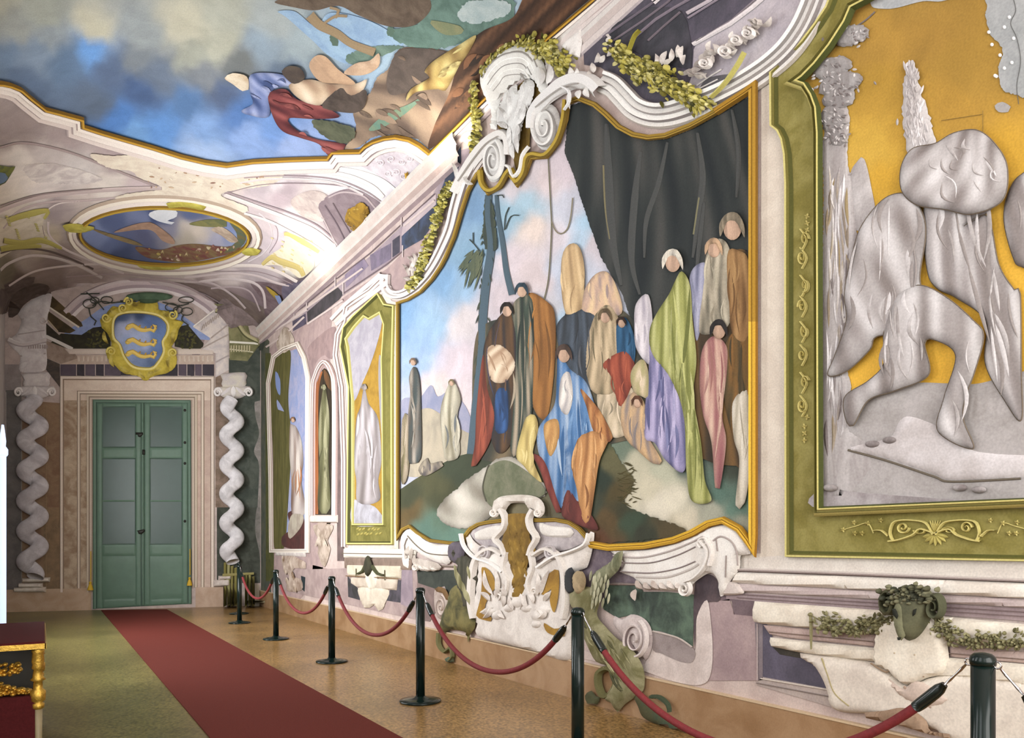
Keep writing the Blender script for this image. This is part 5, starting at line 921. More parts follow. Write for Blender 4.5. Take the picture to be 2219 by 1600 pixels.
# ---------------------------------------------------------------- top frame, shell cartouche and flower garlands
FL = [(190, 178, 76), (118, 112, 36), (222, 214, 140), (84, 80, 26), (156, 146, 50), (64, 64, 28), (200, 190, 96)]
def f(b):
    b.poly(ZI(310, 320, 560, 120, 780, -40, 1760, -60, 1480, 190, 1240, 310, 1200, 400, 1190, 600, 1100, 800, 1000, 860, 860, 860, 740, 800, 600, 640, 450, 540, 320, 520), (72, 70, 80), (92, 86, 100), off=0.004, sm=False)
    b.poly(ZI(850, 60, 1000, 60, 1100, 90, 1150, 180, 1190, 400, 1180, 560, 900, 500, 700, 400, 480, 330, 560, 200, 700, 120), (54, 56, 62), (74, 72, 80), off=0.008, sm=False)
    for q, c, w_ in ((ZI(700, 330, 900, 160, 1060, 60, 1240, -40), (130, 118, 130), 6), (ZI(480, 300, 700, 150, 900, 10, 960, -40), (110, 100, 112), 5), (ZI(560, 330, 800, 170, 1000, 20, 1060, -40), (120, 108, 118), 4), (ZI(840, 330, 960, 220, 1100, 100), (116, 104, 112), 4), (ZI(1150, 110, 1330, 10, 1420, -60), (190, 178, 184), 8), (ZI(1160, 150, 1400, 0, 1480, -60), (150, 138, 150), 4), (ZI(880, 20, 960, -50), (216, 206, 206), 14)):
        b.line(q, w_, c, off=0.012, h=0.008, sm=False)
solo('painted_frieze', f, 'dark purple marble frieze behind the flower garlands above the great painting', 'frieze', M_M)
def f(b):
    b.poly(ZI(1240, 310, 1480, 190, 1760, -60, 2300, -60, 2000, 260, 1700, 500, 1400, 720, 1150, 860, 1110, 800, 1190, 600, 1200, 400), (192, 184, 188), (168, 160, 168), off=0.006, sm=False)
    b.line(ZI(1200, 360, 1500, 195, 1680, 60, 1820, -60), 9, (220, 212, 212), off=0.012, h=0.012, sm=False); b.line(ZI(1230, 340, 1520, 165, 1740, -30), 3, (130, 120, 128), off=0.02, sm=False)
    b.poly(ZI(1250, 760, 1400, 740, 1500, 640, 1480, 600, 1300, 640), (110, 106, 108), (84, 82, 86), off=0.010)
    for q in (ZI(1230, 690, 1330, 620, 1430, 560), ZI(1240, 720, 1400, 640)): b.line(q, 3, (220, 214, 208), off=0.013)
solo('painted_spandrel', f, 'light mauve spandrel between the dark frieze and the big green frame', 'wall panel')
t = thing('carved_picture_frame', 'white scrolled and moulded upper frame over the great painting', 'picture frame', at(1400, 300))
b = B(); b.band(ZI(470, 660, 560, 700, 640, 780, 740, 880, 870, 930, 1020, 925, 1200, 870, 1400, 790, 1600, 690, 1800, 560, 1960, 420, 2080, 260, 2160, 100, 2220, -60), [(-28, 0), (-25, 0.03), (-17, 0.03), (-14, 0.012), (-3, 0.03), (0, 0.012), (12, 0.035), (15, 0.012), (24, 0.02), (27, 0)], [(176, 168, 164), (238, 238, 232), (140, 134, 130), (222, 220, 214), (150, 142, 138), (240, 240, 234), (134, 126, 124), (226, 222, 214), (190, 180, 168)], off=0.012, taper=[.95, 1, 1.05, 1, .95, 1, 1.05]); b.obj('right_moulding', M_P, t)
b = B(); b.band(P2([838, 596, 838, 622, 850, 638, 872, 640, 898, 627, 924, 602, 944, 574, 962, 540, 980, 498, 992, 450, 1003, 412, 1014, 382, 1034, 348, 1058, 316, 1090, 300]), wm(26, 0.03), [(186, 172, 166), (238, 232, 224), (134, 120, 114), (220, 212, 204), (226, 218, 210), (240, 236, 230), (140, 126, 120), (214, 204, 194)], off=0.012, taper=[.8, .8, .9, 1, 1.1, 1.2]); b.obj('left_moulding', M_P, t)
b = B(); b.band(P2([728, 700, 760, 668, 800, 636, 838, 606]), wm(38, 0.025), [(176, 156, 150), (228, 214, 206), (134, 114, 108), (214, 198, 188), (206, 188, 180), (230, 216, 206), (140, 120, 114), (206, 190, 182)], off=0.012, sm=False, taper=[.8, 1.1]); b.obj('sloping_moulding', M_P, t)
t = thing('shell_cartouche', 'white shell topped cartouche with twin scrolls crowning the great painting', 'cartouche', at(1130, 400))
b = B(); b.poly(ZH(780, 480, 830, 400, 950, 310, 1080, 298, 1180, 370, 1230, 480, 1245, 600, 1200, 650, 1160, 570, 1100, 548, 1010, 575, 940, 650, 905, 760, 890, 900, 850, 890, 860, 780, 800, 640, 772, 560), (226, 226, 220), (206, 204, 198), off=0.03, h=0.05, bev=14)
for k, c in ((0, (150, 146, 142)), (1, (240, 240, 236)), (2, (140, 136, 132)), (3, (236, 236, 230)), (4, (150, 146, 140))):
    e = k * 38; b.line(ZH(800 + e * .5, 500 + e * .6, 860 + e * .4, 400 + e * .9, 960, 335 + e, 1080 - e * .1, 325 + e, 1160 - e * .5, 400 + e * .8, 1200 - e * .5, 480 + e * .7), 3.2, c, off=0.07, h=0.012)
b.obj('shell_arch', M_P, t)
b = B(); b.poly(ZH(905, 760, 930, 660, 1000, 585, 1110, 545, 1190, 590, 1215, 640, 1150, 760, 1120, 900, 1110, 1040, 1080, 1180, 1030, 1190, 1000, 1080, 990, 920, 900, 890), (120, 94, 30), (88, 66, 20), off=0.02); b.obj('dark_gold_field', M_P, t)
b = B(); b.poly(ZH(905, 790, 940, 700, 960, 650, 1040, 590, 1052, 640, 1100, 560, 1160, 575, 1150, 690, 1110, 780, 1080, 880, 1060, 1000, 1040, 1060, 1010, 1020, 990, 900, 920, 880), (222, 222, 218), (196, 194, 190), off=0.05, h=0.03, bev=12, rough=1.5)
for x, y, dx, dy in ((1000, 860, -70, -110), (1010, 840, -20, -220), (1040, 840, 70, -260), (1000, 900, -80, -40), (1060, 880, 60, -140), (1040, 960, 30, -90), (1030, 1000, 10, 110), (1060, 900, 10, 170), (1010, 880, 10, 170)): (xa, ya), (xb, yb) = ZH(x, y, x + dx, y + dy); b.leaf(xa, ya, xb, yb, 12, (238, 238, 234), (176, 172, 168), off=0.08, h=0.02, bend=3)
b.obj('acanthus_plume', M_P, t)
for (cx_, cy_, rx_, ry_, sg, a0) in ((1240, 880, 92, 160, -1, -1.9), (885, 1110, 72, 150, 1, -1.2)):
    b = B(); (x, y), = ZH(cx_, cy_); b.ell(x, y, rx_ / 3.17, ry_ / 3.17, (206, 204, 198), (180, 176, 172), rot=.12, off=0.03, h=0.03, bev=10); b.spiral(x, y, rx_ / 3.17 * .95, ry_ / 3.17 * .95, 2.2, a0, 11, [(234, 234, 230), (222, 220, 214), (150, 146, 142)], off=0.055, h=0.03, sgn=sg); b.obj('scroll', M_P, t)
b = B()
b.line(ZH(610, 1330, 680, 1200, 760, 1080, 850, 980, 940, 930, 985, 980, 990, 1080), 21, (222, 218, 212), off=0.04, h=0.05, taper=[.7, 1, 1.2, 1.2, 1, .8]); b.line(ZH(660, 1260, 750, 1130, 850, 1010, 930, 960), 3, (150, 142, 134), off=0.095)
b.line(ZH(1150, 900, 1160, 800, 1210, 720, 1290, 650, 1370, 590, 1460, 560, 1550, 580, 1620, 640), 28, (224, 222, 218), off=0.04, h=0.06, taper=[.7, .8, 1, 1.3, 1.4, 1.3]); b.line(ZH(1200, 760, 1300, 680, 1400, 620, 1500, 600), 3, (160, 154, 148), off=0.10); b.line(ZH(1240, 790, 1330, 700, 1420, 660), 3, (170, 164, 158), off=0.095)
b.obj('scroll_arm', M_P, t)
for x, y, dx, dy, w_ in ((1420, 560, 10, -80, 14), (1450, 550, 30, -60, 12), (1430, 640, 0, 130, 9), (1500, 640, -10, 60, 14), (1540, 620, 20, 70, 14), (1270, 600, 20, -140, 16), (1230, 600, -10, -120, 14), (690, 1230, 70, 50, 10), (640, 1240, -30, -110, 10)): (xa, ya), (xb, yb) = ZH(x, y, x + dx, y + dy); b = B(); b.leaf(xa, ya, xb, yb, w_, (230, 228, 222), (190, 184, 178), off=0.08, h=0.02, bend=4); b.obj('acanthus_tip', M_P, t)
b = B(); b.line(ZH(1380, 620, 1430, 650, 1435, 720, 1400, 780), 6, (226, 226, 224), off=0.09, h=0.02, taper=[1, .9, .5]); b.obj('acanthus_tip', M_P, t)
b = B(); b.band(ZH(790, 1180, 800, 1270, 850, 1320, 920, 1290, 975, 1200, 1010, 1180, 1040, 1260, 1090, 1200, 1110, 1100, 1150, 1070, 1240, 1075, 1320, 980, 1365, 840, 1380, 700), [(-6, 0), (-3, 0.02), (3, 0.02), (6, 0)], [(150, 122, 30), (176, 146, 44), (110, 86, 20)], off=0.05); b.line(ZH(980, 1150, 1000, 1160, 1030, 1225, 1075, 1180, 1095, 1080, 1140, 1020), 7, (224, 222, 216), off=0.065, h=0.02); b.obj('gilt_edging', M_P, t)
b = B(); b.poly(ZH(1330, 320, 1470, 200, 1475, 300, 1460, 400, 1400, 395), (240, 236, 230), (222, 216, 210), off=0.02, h=0.02, bev=5, sm=False); b.poly(ZH(640, 950, 690, 900, 740, 910, 730, 1020, 700, 1010), (240, 236, 230), (222, 216, 210), off=0.02, h=0.02, bev=5); b.obj('side_block', M_P, t)
def gar(path, w_, n, seed, label, r0=3, r1=6, drips=0, cols=FL, off=0.05):
    b = B(); b.garland(path, w_, n, cols, r0, r1, seed, off, 0.045, drips); b.obj('flower_garland', M_P, None, False, label, 'garland', 'flower garlands of the upper frame')
gar(ZH(735, 560, 735, 660, 750, 760, 770, 860, 760, 960, 740, 1040), 9, 170, 61, 'yellow green flower garland hanging down the left side of the shell cartouche', 3, 5, 2)
gar(ZH(780, 470, 850, 380, 930, 310, 1020, 270, 1100, 265), 6, 110, 62, 'thin pale flower garland over the top of the shell arch', 2, 4)
gar(ZH(1110, 270, 1200, 300, 1270, 370, 1330, 430, 1400, 480), 22, 240, 63, 'thick yellow green flower cluster falling right of the shell arch', 3, 6, 6)
gar(ZI(610, 420, 700, 500, 800, 570, 900, 600, 1020, 680, 1120, 740, 1200, 800, 1300, 860), 24, 560, 64, 'large yellow green flower garland with drips over the upper frame mouldings', 3, 7, 22)
gar(P2([897, 622, 906, 612, 917, 592, 926, 566, 936, 542, 944, 516, 953, 490, 960, 464, 968, 440, 978, 418, 988, 400]), 9, 420, 65, 'yellow green flower garland climbing the left edge of the great painting', 2.2, 4.4, 0)
b = B(); b.line(ZI(1660, 450, 1600, 560, 1500, 700, 1390, 810), 6, (186, 178, 90), off=0.06, h=0.03, taper=[1, 1, .7]); b.obj('painted_stalk', M_P, None, False, 'olive stalk curving down from the white acanthus to the flower garland', 'plant stem')
b = B(); b.line(ZI(820, 270, 780, 310, 750, 380, 730, 430), 5, (150, 140, 40), off=0.06, h=0.03); b.obj('painted_stalk', M_P, None, False, 'short olive tendril curling up from the large flower garland against the dark frieze', 'plant stem')
def ac(label, items, base=None):
    b = B()
    if base: b.poly(base, (206, 198, 192), (176, 166, 160), off=0.03, h=0.03, bev=8, rough=1)
    for x, y, dx, dy, w_, bd in items: (xa, ya), (xb, yb) = ZI(x, y, x + dx, y + dy); b.leaf(xa, ya, xb, yb, w_, (228, 222, 214), (170, 160, 152), off=0.05, h=0.03, bend=bd)
    b.obj('acanthus_ornament', M_P, None, False, label, 'acanthus', 'white acanthus ornaments')
ac('hooked white acanthus finial standing against the dark frieze', [(540, 470, 30, -90, 12, 5), (565, 390, 5, -80, 9, -5), (570, 320, -20, -30, 6, -3), (440, 520, 30, -80, 12, 4), (480, 520, 40, -60, 12, 0), (430, 600, -10, -80, 14, 0), (380, 640, 20, -60, 10, 2)])
ac('pale feathery acanthus leaf beside the large flower garland', [(920, 560, 10, -110, 14, 6), (980, 540, 40, -110, 13, -4), (1040, 520, 20, -110, 12, 3), (1100, 480, 10, -100, 12, 2), (1140, 500, 10, -110, 14, -6), (1150, 540, 20, -80, 10, -4), (1060, 490, -60, 60, 10, 2)])
its = []; rs = random.Random(19)
for (x, y) in ((1330, 540), (1400, 450), (1500, 430), (1590, 370), (1690, 310), (1760, 240), (1250, 620)):
    for k in range(7): a = rs.uniform(2.6, 6.6); L_ = rs.uniform(60, 120); its.append((x + rs.uniform(-20, 20), y + rs.uniform(-15, 15), L_ * math.cos(a), L_ * math.sin(a), rs.uniform(9, 15), rs.choice((-7, 7))))
ac('long spray of white acanthus scrolls rising to the right under the big green frame', its)
b = B()
for x, y, rx_ in ((1515, 445, 15), (1695, 305, 14), (1350, 540, 13), (1600, 360, 12)): (xa, ya), = ZI(x, y); b.spiral(xa, ya, rx_, rx_ * .85, 1.6, x, 7, [(232, 226, 220)], off=0.07, h=0.03)
b.obj('acanthus_volute', M_P, None, False, 'curled white volutes running through the acanthus spray under the big green frame', 'acanthus')
t = thing('acanthus_ornament', 'white acanthus cluster at the lower end of the left flower garland', 'acanthus', at(900, 600), 'white acanthus ornaments')
b = B()
for x, y, dx, dy in ((900, 606, -6, -38), (905, 590, 4, -34), (893, 600, -14, -26), (908, 575, -8, -26), (898, 612, -20, -8), (912, 560, 8, -24), (890, 590, 16, -30), (902, 570, -14, -12)): b.leaf(x, y, x + dx, y + dy, 8, (226, 216, 206), (130, 116, 104), off=0.04, h=0.03, bend=3)
b.blob(896, 612, 6, 6, (220, 214, 208), off=0.04); b.obj('leaf_cluster', M_P, t)
# ---------------------------------------------------------------- lower frame scrolls
def f(b):
    b.poly(ZE(985, 240, 1000, 180, 1030, 150, 1062, 148, 1100, 180, 1160, 230, 1240, 255, 1342, 265, 1325, 385, 1250, 378, 1170, 350, 1100, 305, 1060, 300, 1045, 350, 1040, 420, 1005, 400), W1, W2, off=0.02, h=0.03, bev=8)
    b.line(ZE(1050, 195, 1110, 260, 1180, 310, 1260, 325, 1335, 328), 2.4, (120, 108, 92), off=0.055); b.line(ZE(1050, 210, 1030, 260, 1040, 330), 2.4, (130, 116, 104), off=0.055)
    for x, y, dx, dy in ((1080, 270, -10, 90), (1090, 330, 20, 80), (1110, 380, 60, 50), (1150, 400, 60, 30), (1200, 400, 50, 30), (1060, 260, -30, 100)): (xa, ya), (xb, yb) = ZE(x, y, x + dx, y + dy); b.leaf(xa, ya, xb, yb, 10, (226, 218, 206), (176, 162, 148), off=0.04, h=0.03, bend=3)
    b.spiral(*ZE(1105, 410)[0], 6, 7, 1.5, 0, 5, [(226, 218, 206)], off=0.05); b.poly(ZE(1090, 350, 1250, 385, 1260, 430, 1120, 430), (206, 194, 182), (170, 156, 142), off=0.03, h=0.02, bev=6)
solo('scrolled_frame_foot', f, 'white scrolled lower frame left of the painted basin', 'frame moulding')
def f(b):
    b.poly(ZF(400, 292, 560, 298, 700, 285, 860, 245, 990, 192, 1090, 140, 1190, 122, 1270, 150, 1330, 220, 1365, 320, 1300, 330, 1290, 420, 1225, 510, 1220, 560, 1160, 612, 1140, 500, 1090, 450, 1000, 500, 930, 560, 800, 570, 640, 545, 560, 480, 470, 440, 500, 380), W1, W2, off=0.02, h=0.03, bev=14)
    for q, c, w_ in ((ZF(440, 330, 620, 345, 800, 310, 960, 250, 1060, 200), (176, 164, 158), 4), (ZF(500, 380, 700, 380, 880, 330, 1010, 270), (134, 120, 116), 3), (ZF(490, 440, 700, 450, 880, 420, 1010, 370), (134, 120, 116), 3), (ZF(600, 475, 800, 480, 960, 430, 1030, 390), (190, 180, 172), 5), (ZF(1130, 230, 1180, 200, 1250, 230, 1290, 300, 1300, 400), (170, 156, 150), 4), (ZF(1220, 330, 1215, 480), (150, 136, 130), 3), (ZF(1150, 220, 1160, 300), (150, 136, 130), 3)): b.line(q, w_, c, off=0.052)
    b.line(ZF(1050, 230, 1100, 300, 1080, 400, 1010, 480, 940, 510), 8, (228, 222, 214), off=0.05, h=0.03, taper=[1, 1, .7]); b.line(ZF(1090, 220, 1130, 300, 1110, 400), 7, (222, 214, 206), off=0.05, h=0.03)
    b.spiral(*ZF(940, 560)[0], 13, 16, 1.6, -1, 8, [(232, 226, 218)], off=0.05, h=0.03, sgn=1); b.spiral(*ZF(1070, 240)[0], 12, 12, 1.5, 2, 6, [(234, 228, 220)], off=0.055, h=0.02)
    for i in range(6): x = 600 + i * 55; (xa, ya), (xb, yb) = ZF(x, 500 + (i % 2) * 14, x + 46, 560); b.leaf(xa, ya, xb, yb, 13, (224, 214, 204), (176, 160, 148), off=0.05, h=0.03, bend=4)
    b.leaf(*ZF(590, 560)[0], *ZF(585, 640)[0], 14, (200, 184, 172), off=0.04, h=0.03, bend=5)
solo('scrolled_frame_foot', f, 'white scrolled lower frame with volute right of the painted basin', 'frame moulding')
def f(b):
    b.poly(ZE(1090, 430, 1380, 430, 1380, 600, 1330, 640, 1280, 540, 1220, 560, 1100, 520), (50, 56, 50), (70, 76, 66), off=0.006, sm=False)
    b.poly(ZE(1060, 300, 1090, 340, 1100, 430, 1080, 440, 1075, 770, 1180, 785, 1230, 700, 1300, 640, 1240, 560, 1110, 520), (140, 118, 112), (110, 92, 88), off=0.005, sm=False)
    b.poly(ZE(985, 420, 1060, 430, 1070, 700, 980, 665), (160, 142, 150), (136, 120, 130), off=0.007, sm=False)
    b.line(ZE(1100, 395, 1385, 410), 4, (120, 104, 90), off=0.01, sm=False)
    b.poly(ZE(1220, 560, 1270, 550, 1310, 600, 1330, 700, 1290, 770, 1240, 760, 1215, 680), (196, 180, 170), (160, 142, 130), off=0.012, h=0.02, bev=6); b.spiral(*ZE(1272, 680)[0], 11, 24, 1.8, -1.5, 7, [(206, 190, 178), (140, 122, 112)], off=0.03, h=0.02)
    b.poly(ZE(1225, 560, 1250, 545, 1300, 560, 1330, 630, 1300, 640, 1280, 590, 1240, 580), (130, 96, 54), (96, 70, 40), off=0.03, h=0.01, bev=4)
solo('dado_recess', f, 'dark green marble recess with a scroll left of the painted basin', 'wall panel', M_M)
def f(b):
    b.poly(ZF(370, 530, 590, 535, 620, 580, 780, 580, 970, 600, 960, 955, 880, 900, 680, 845, 640, 780, 560, 735, 440, 760, 345, 700, 330, 600), (52, 62, 56), (96, 118, 98), off=0.006, sm=False)
    b.poly(ZF(240, 250, 330, 260, 420, 320, 440, 380, 520, 460, 600, 480, 590, 520, 380, 525, 340, 640, 200, 560), (92, 78, 90), (130, 116, 122), off=0.007); b.line(ZF(380, 528, 580, 530), 4, (136, 118, 110), off=0.012)
    b.poly(ZF(985, 500, 1060, 460, 1120, 490, 1155, 600, 1130, 650, 1070, 650, 990, 740, 975, 960, 965, 700), (96, 80, 82), (72, 62, 68), off=0.008)
    b.poly(ZF(1070, 660, 990, 750, 975, 985, 860, 930, 690, 860, 670, 840, 640, 1060, 640, 1130, 1060, 1195), (222, 208, 200), (196, 180, 172), off=0.009)
    b.poly(ZF(690, 850, 860, 895, 975, 980, 960, 1060, 880, 1060, 740, 1000, 690, 980), (130, 116, 114), (160, 146, 142), off=0.012); b.line(ZF(690, 850, 860, 895, 960, 960), 4, (190, 176, 166), off=0.016)
    b.poly(ZF(-60, 890, 260, 1000, 640, 1080, 660, 1135, 300, 1060, -60, 975), (196, 176, 166), (214, 198, 188), off=0.008, sm=False)
solo('dado_recess', f, 'dark green marble recess and pale curved plinth right of the painted basin', 'wall panel', M_M)
b = B(); b.poly(ZF(430, 745, 480, 770, 540, 735, 610, 750, 665, 800, 690, 880, 680, 980, 640, 1050, 600, 1000, 540, 940, 480, 880, 420, 800), (206, 192, 186), (170, 154, 150), off=0.016, h=0.03, bev=9); b.spiral(*ZF(588, 905)[0], 26, 42, 2.4, -1.2, 11, [(216, 204, 198), (206, 192, 186), (130, 114, 112)], off=0.04, h=0.03); b.obj('painted_volute', M_P, None, False, 'large grey mauve spiral volute behind the right sphinx', 'volute')
# basin cartouche
t = thing('painted_basin', 'white and gold carved basin cartouche below the centre of the great painting', 'basin', at(1140, 1415))
b = B(); b.poly(P2([1013, 1157, 1018, 1185, 1030, 1204, 1042, 1216, 1040, 1260, 1034, 1300, 1030, 1330, 1040, 1352, 1040, 1378, 1100, 1395, 1160, 1410, 1244, 1428, 1244, 1330, 1250, 1262, 1262, 1236, 1278, 1230, 1290, 1190, 1294, 1155, 1286, 1152, 1278, 1172, 1256, 1188, 1226, 1196, 1196, 1204, 1176, 1220, 1150, 1230, 1130, 1224, 1108, 1206, 1080, 1196, 1050, 1186, 1030, 1170, 1020, 1150]), (230, 222, 212), (206, 196, 186), off=0.03, h=0.04, bev=12)
b.obj('bowl', M_P, t)
b = B(); b.poly(P2([1020, 1150, 1032, 1138, 1060, 1134, 1100, 1130, 1180, 1128, 1212, 1129, 1240, 1136, 1260, 1150, 1272, 1172, 1240, 1190, 1196, 1200, 1150, 1222, 1110, 1200, 1060, 1186, 1034, 1172]), (196, 186, 184), (156, 144, 146), off=0.022, h=0.01, bev=10)
b.poly(P2([1066, 1142, 1096, 1140, 1106, 1150, 1090, 1164, 1060, 1170, 1036, 1168, 1034, 1156]), (232, 226, 216), (214, 206, 196), off=0.034, h=0.02, bev=6); b.poly(P2([1176, 1134, 1200, 1140, 1246, 1146, 1244, 1164, 1200, 1164, 1180, 1156]), (232, 226, 216), (214, 206, 196), off=0.034, h=0.02, bev=6)
b.obj('bowl_inside', M_P, t)
b = B(); b.poly(ZE(1740, 50, 1900, 50, 1905, 120, 1900, 210, 1940, 290, 1900, 350, 1880, 420, 1890, 520, 1850, 615, 1790, 625, 1750, 600, 1780, 560, 1765, 440, 1750, 360, 1700, 300, 1720, 180, 1745, 110), (150, 114, 36), (112, 82, 26), off=0.06, h=0.012, bev=6)
for i in range(34): x, y = ZE(1760 + (i * 47) % 120, 120 + (i * 71) % 420)[0]; b.leaf(x, y, x + 4 * (-1) ** i, y + 18, 5, (176, 138, 56), (96, 70, 22), off=0.072, h=0.01)
b.obj('gold_spine', M_P, t)
b = B(); SP = (222, 214, 204)
b.poly(P2([1078, 1098, 1084, 1086, 1096, 1077, 1130, 1073, 1164, 1075, 1184, 1084, 1192, 1100, 1190, 1116, 1180, 1118, 1172, 1108, 1158, 1106, 1150, 1092, 1118, 1092, 1108, 1106, 1096, 1110, 1088, 1122, 1080, 1114]), (226, 218, 206), (196, 184, 170), off=0.06, h=0.04, bev=7)
b.line(P2([1098, 1104, 1108, 1124, 1104, 1146, 1086, 1168, 1100, 1184, 1108, 1204]), 13, SP, off=0.06, h=0.04, taper=[1, 1, .9, .7]); b.line(P2([1170, 1104, 1160, 1124, 1164, 1146, 1176, 1166, 1166, 1186, 1160, 1204]), 13, SP, off=0.06, h=0.04, taper=[1, 1, .9, .7])
for x, y in ((1087, 1112), (1184, 1112)): b.spiral(x, y, 8, 9, 1.5, 0, 6, [(236, 228, 218)], off=0.09)
b.obj('scrolled_cap', M_P, t)
b = B()
for sg, x0_ in ((-1, 1110), (1, 1162)):
    b.line(P2([x0_, 1196, x0_ - sg * -6, 1230, x0_ + sg * -4, 1262, x0_ + sg * 2, 1290]), 11, SP, off=0.06, h=0.035, taper=[1.2, 1, .6]); b.line(P2([x0_ + sg * 8, 1204, x0_ + sg * 34, 1190, x0_ + sg * 62, 1206, x0_ + sg * 74, 1240, x0_ + sg * 78, 1300, x0_ + sg * 72, 1340]), 16, SP, off=0.06, h=0.04, taper=[.5, .8, 1, 1, .8])
    b.spiral(x0_ + sg * 48, 1196, 13, 15, 1.7, 1, 7, [(176, 166, 166), (196, 188, 186)], off=0.08, sgn=sg); b.spiral(x0_ + sg * 10, 1282, 8, 9, 1.5, 0, 5, [(236, 228, 218)], off=0.07, sgn=-sg)
b.line(P2([1013, 1157, 1020, 1184, 1042, 1208, 1076, 1220, 1104, 1240]), 7, (236, 232, 226), off=0.075, h=0.03); b.line(P2([1293, 1156, 1284, 1180, 1250, 1196, 1214, 1208, 1180, 1230]), 8, (236, 232, 226), off=0.075, h=0.03)
b.obj('carved_strap', M_P, t)
b = B()
b.poly(ZE(1580, 410, 1630, 430, 1665, 490, 1668, 560, 1640, 590, 1600, 690, 1650, 760, 1640, 780, 1560, 760, 1540, 740, 1570, 620, 1580, 500), (176, 132, 44), (140, 100, 34), off=0.080); b.poly(ZE(2110, 430, 2050, 450, 1990, 520, 1975, 590, 2010, 600, 2060, 560, 2050, 640, 2080, 720, 2110, 600), (176, 132, 44), (140, 100, 34), off=0.080); b.poly(ZE(2010, 790, 2080, 830, 2150, 820, 2150, 880, 2060, 870, 2020, 840), (176, 132, 44), (140, 100, 34), off=0.080)
b.obj('gold_inlay', M_P, t)
b = B(); r = random.Random(14)
for (x, y, dx, dy) in ((1660, 600, -60, -170), (1680, 620, 0, -190), (1640, 640, -70, -60), (1700, 640, 30, -120), (1620, 690, -50, 30), (1650, 680, -60, 80), (1700, 700, 40, 60), (1730, 680, -10, -110), (1990, 600, 60, -170), (1960, 610, 10, -160), (2010, 640, 50, -60), (1940, 660, -50, -80), (1960, 700, 40, 60), (1900, 700, -20, -110), (1850, 700, 0, -110), (1800, 700, -30, -90), (2030, 700, -60, 60)): (xa, ya), (xb, yb) = ZE(x, y, x + dx, y + dy); b.leaf(xa, ya, xb, yb, 12, (234, 226, 216), (190, 178, 168), off=0.085, h=0.03, bend=r.uniform(-9, 9))
for x, y, w_ in ((1820, 650, 15), (1760, 690, 12), (1880, 690, 12), (1680, 740, 13), (1960, 740, 16), (2010, 700, 13), (1640, 710, 10), (1950, 800, 11)): (xa, ya), = ZE(x, y); b.blob(xa, ya, w_, w_ * .8, (232, 224, 214), (206, 196, 186), off=0.07, h=0.03)
b.obj('carved_foliage', M_P, t)
# sphinx-like painted beasts
BE, BE2, BEL = (104, 100, 58), (72, 72, 46), (166, 160, 116)
t = thing('painted_beast', 'olive winged stone beast crouching left of the painted basin', 'painted beast', at(1005, 1390))
b = B(); b.poly(ZE(1350, 560, 1400, 530, 1470, 560, 1500, 640, 1480, 700, 1515, 760, 1510, 830, 1480, 870, 1465, 930, 1450, 860, 1380, 840, 1330, 840, 1290, 870, 1265, 820, 1290, 740, 1320, 660), (128, 118, 66), BE2, off=0.045, h=0.05, bev=14); b.obj('body', M_P, t)
b = B(); b.poly(ZE(1345, 260, 1400, 230, 1450, 250, 1455, 330, 1520, 380, 1535, 460, 1520, 560, 1490, 680, 1440, 700, 1420, 600, 1380, 480, 1400, 400, 1340, 360), (84, 80, 66), (60, 60, 46), off=0.05, h=0.05, bev=12)
for i in range(12): x, y = ZE(1400 + (i * 29) % 100, 390 + (i * 61) % 200)[0]; b.leaf(x, y, x + 6, y + 30, 7, BEL, BE, off=0.10, h=0.01)
b.obj('wing', M_F, t)
b = B(); b.poly(ZE(1345, 260, 1370, 240, 1450, 250, 1450, 340, 1420, 390, 1380, 380, 1340, 330), (110, 100, 110), (84, 76, 86), off=0.07, h=0.03, bev=8); b.obj('shoulder_drape', M_P, t)
b = B(); b.line(ZE(1270, 860, 1270, 940, 1310, 990, 1350, 960, 1365, 1020, 1340, 1050), 8, BE, off=0.05, h=0.03, taper=[1.2, 1, .8, .7]); b.poly(ZE(1305, 1040, 1330, 1025, 1368, 1030, 1372, 1060, 1320, 1060), (76, 96, 78), BE2, off=0.05, h=0.015, bev=3); b.obj('tail', M_P, t)
t = thing('painted_beast', 'olive winged stone beast with ringed tail right of the painted basin', 'painted beast', at(1330, 1520))
b = B(); b.poly(ZF(150, 560, 200, 540, 330, 560, 350, 640, 330, 740, 400, 830, 470, 900, 560, 960, 620, 1040, 655, 1130, 650, 1250, 590, 1300, 520, 1350, 470, 1400, 430, 1340, 380, 1310, 440, 1200, 430, 1100, 330, 1060, 280, 980, 240, 880, 190, 740, 140, 650), (150, 144, 106), BE, off=0.05, h=0.05, bev=20)
b.folds(ZF(250, 740, 560, 960, 640, 1200, 480, 1300, 440, 1100, 300, 1000), 40, [BEL, BE, BE2], 5, 2, .5, .10, .006, ln=.3); b.obj('body', M_P, t)
b = B(); b.poly(ZF(185, 470, 210, 435, 250, 440, 272, 490, 262, 560, 230, 600, 195, 560), (196, 170, 128), (150, 130, 96), off=0.08, h=0.04, bev=9); b.poly(ZF(140, 440, 180, 410, 200, 440, 190, 500, 195, 580, 160, 590, 132, 540), (60, 62, 62), (44, 46, 50), off=0.09, h=0.02, bev=6); b.obj('head', M_P, t)
b = B(); b.poly(ZF(300, 560, 320, 460, 380, 410, 440, 370, 480, 310, 520, 295, 515, 360, 490, 430, 400, 520, 380, 580, 340, 660, 310, 740), (146, 146, 112), (96, 100, 72), off=0.07, h=0.04, bev=10)
for i in range(18): x, y = ZF(330 + (i * 17) % 130, 430 + (i * 37) % 200)[0]; b.leaf(x, y, x - 4, y + 24, 6, (196, 194, 160), (110, 108, 76), off=0.11, h=0.01)
b.obj('wing', M_F, t)
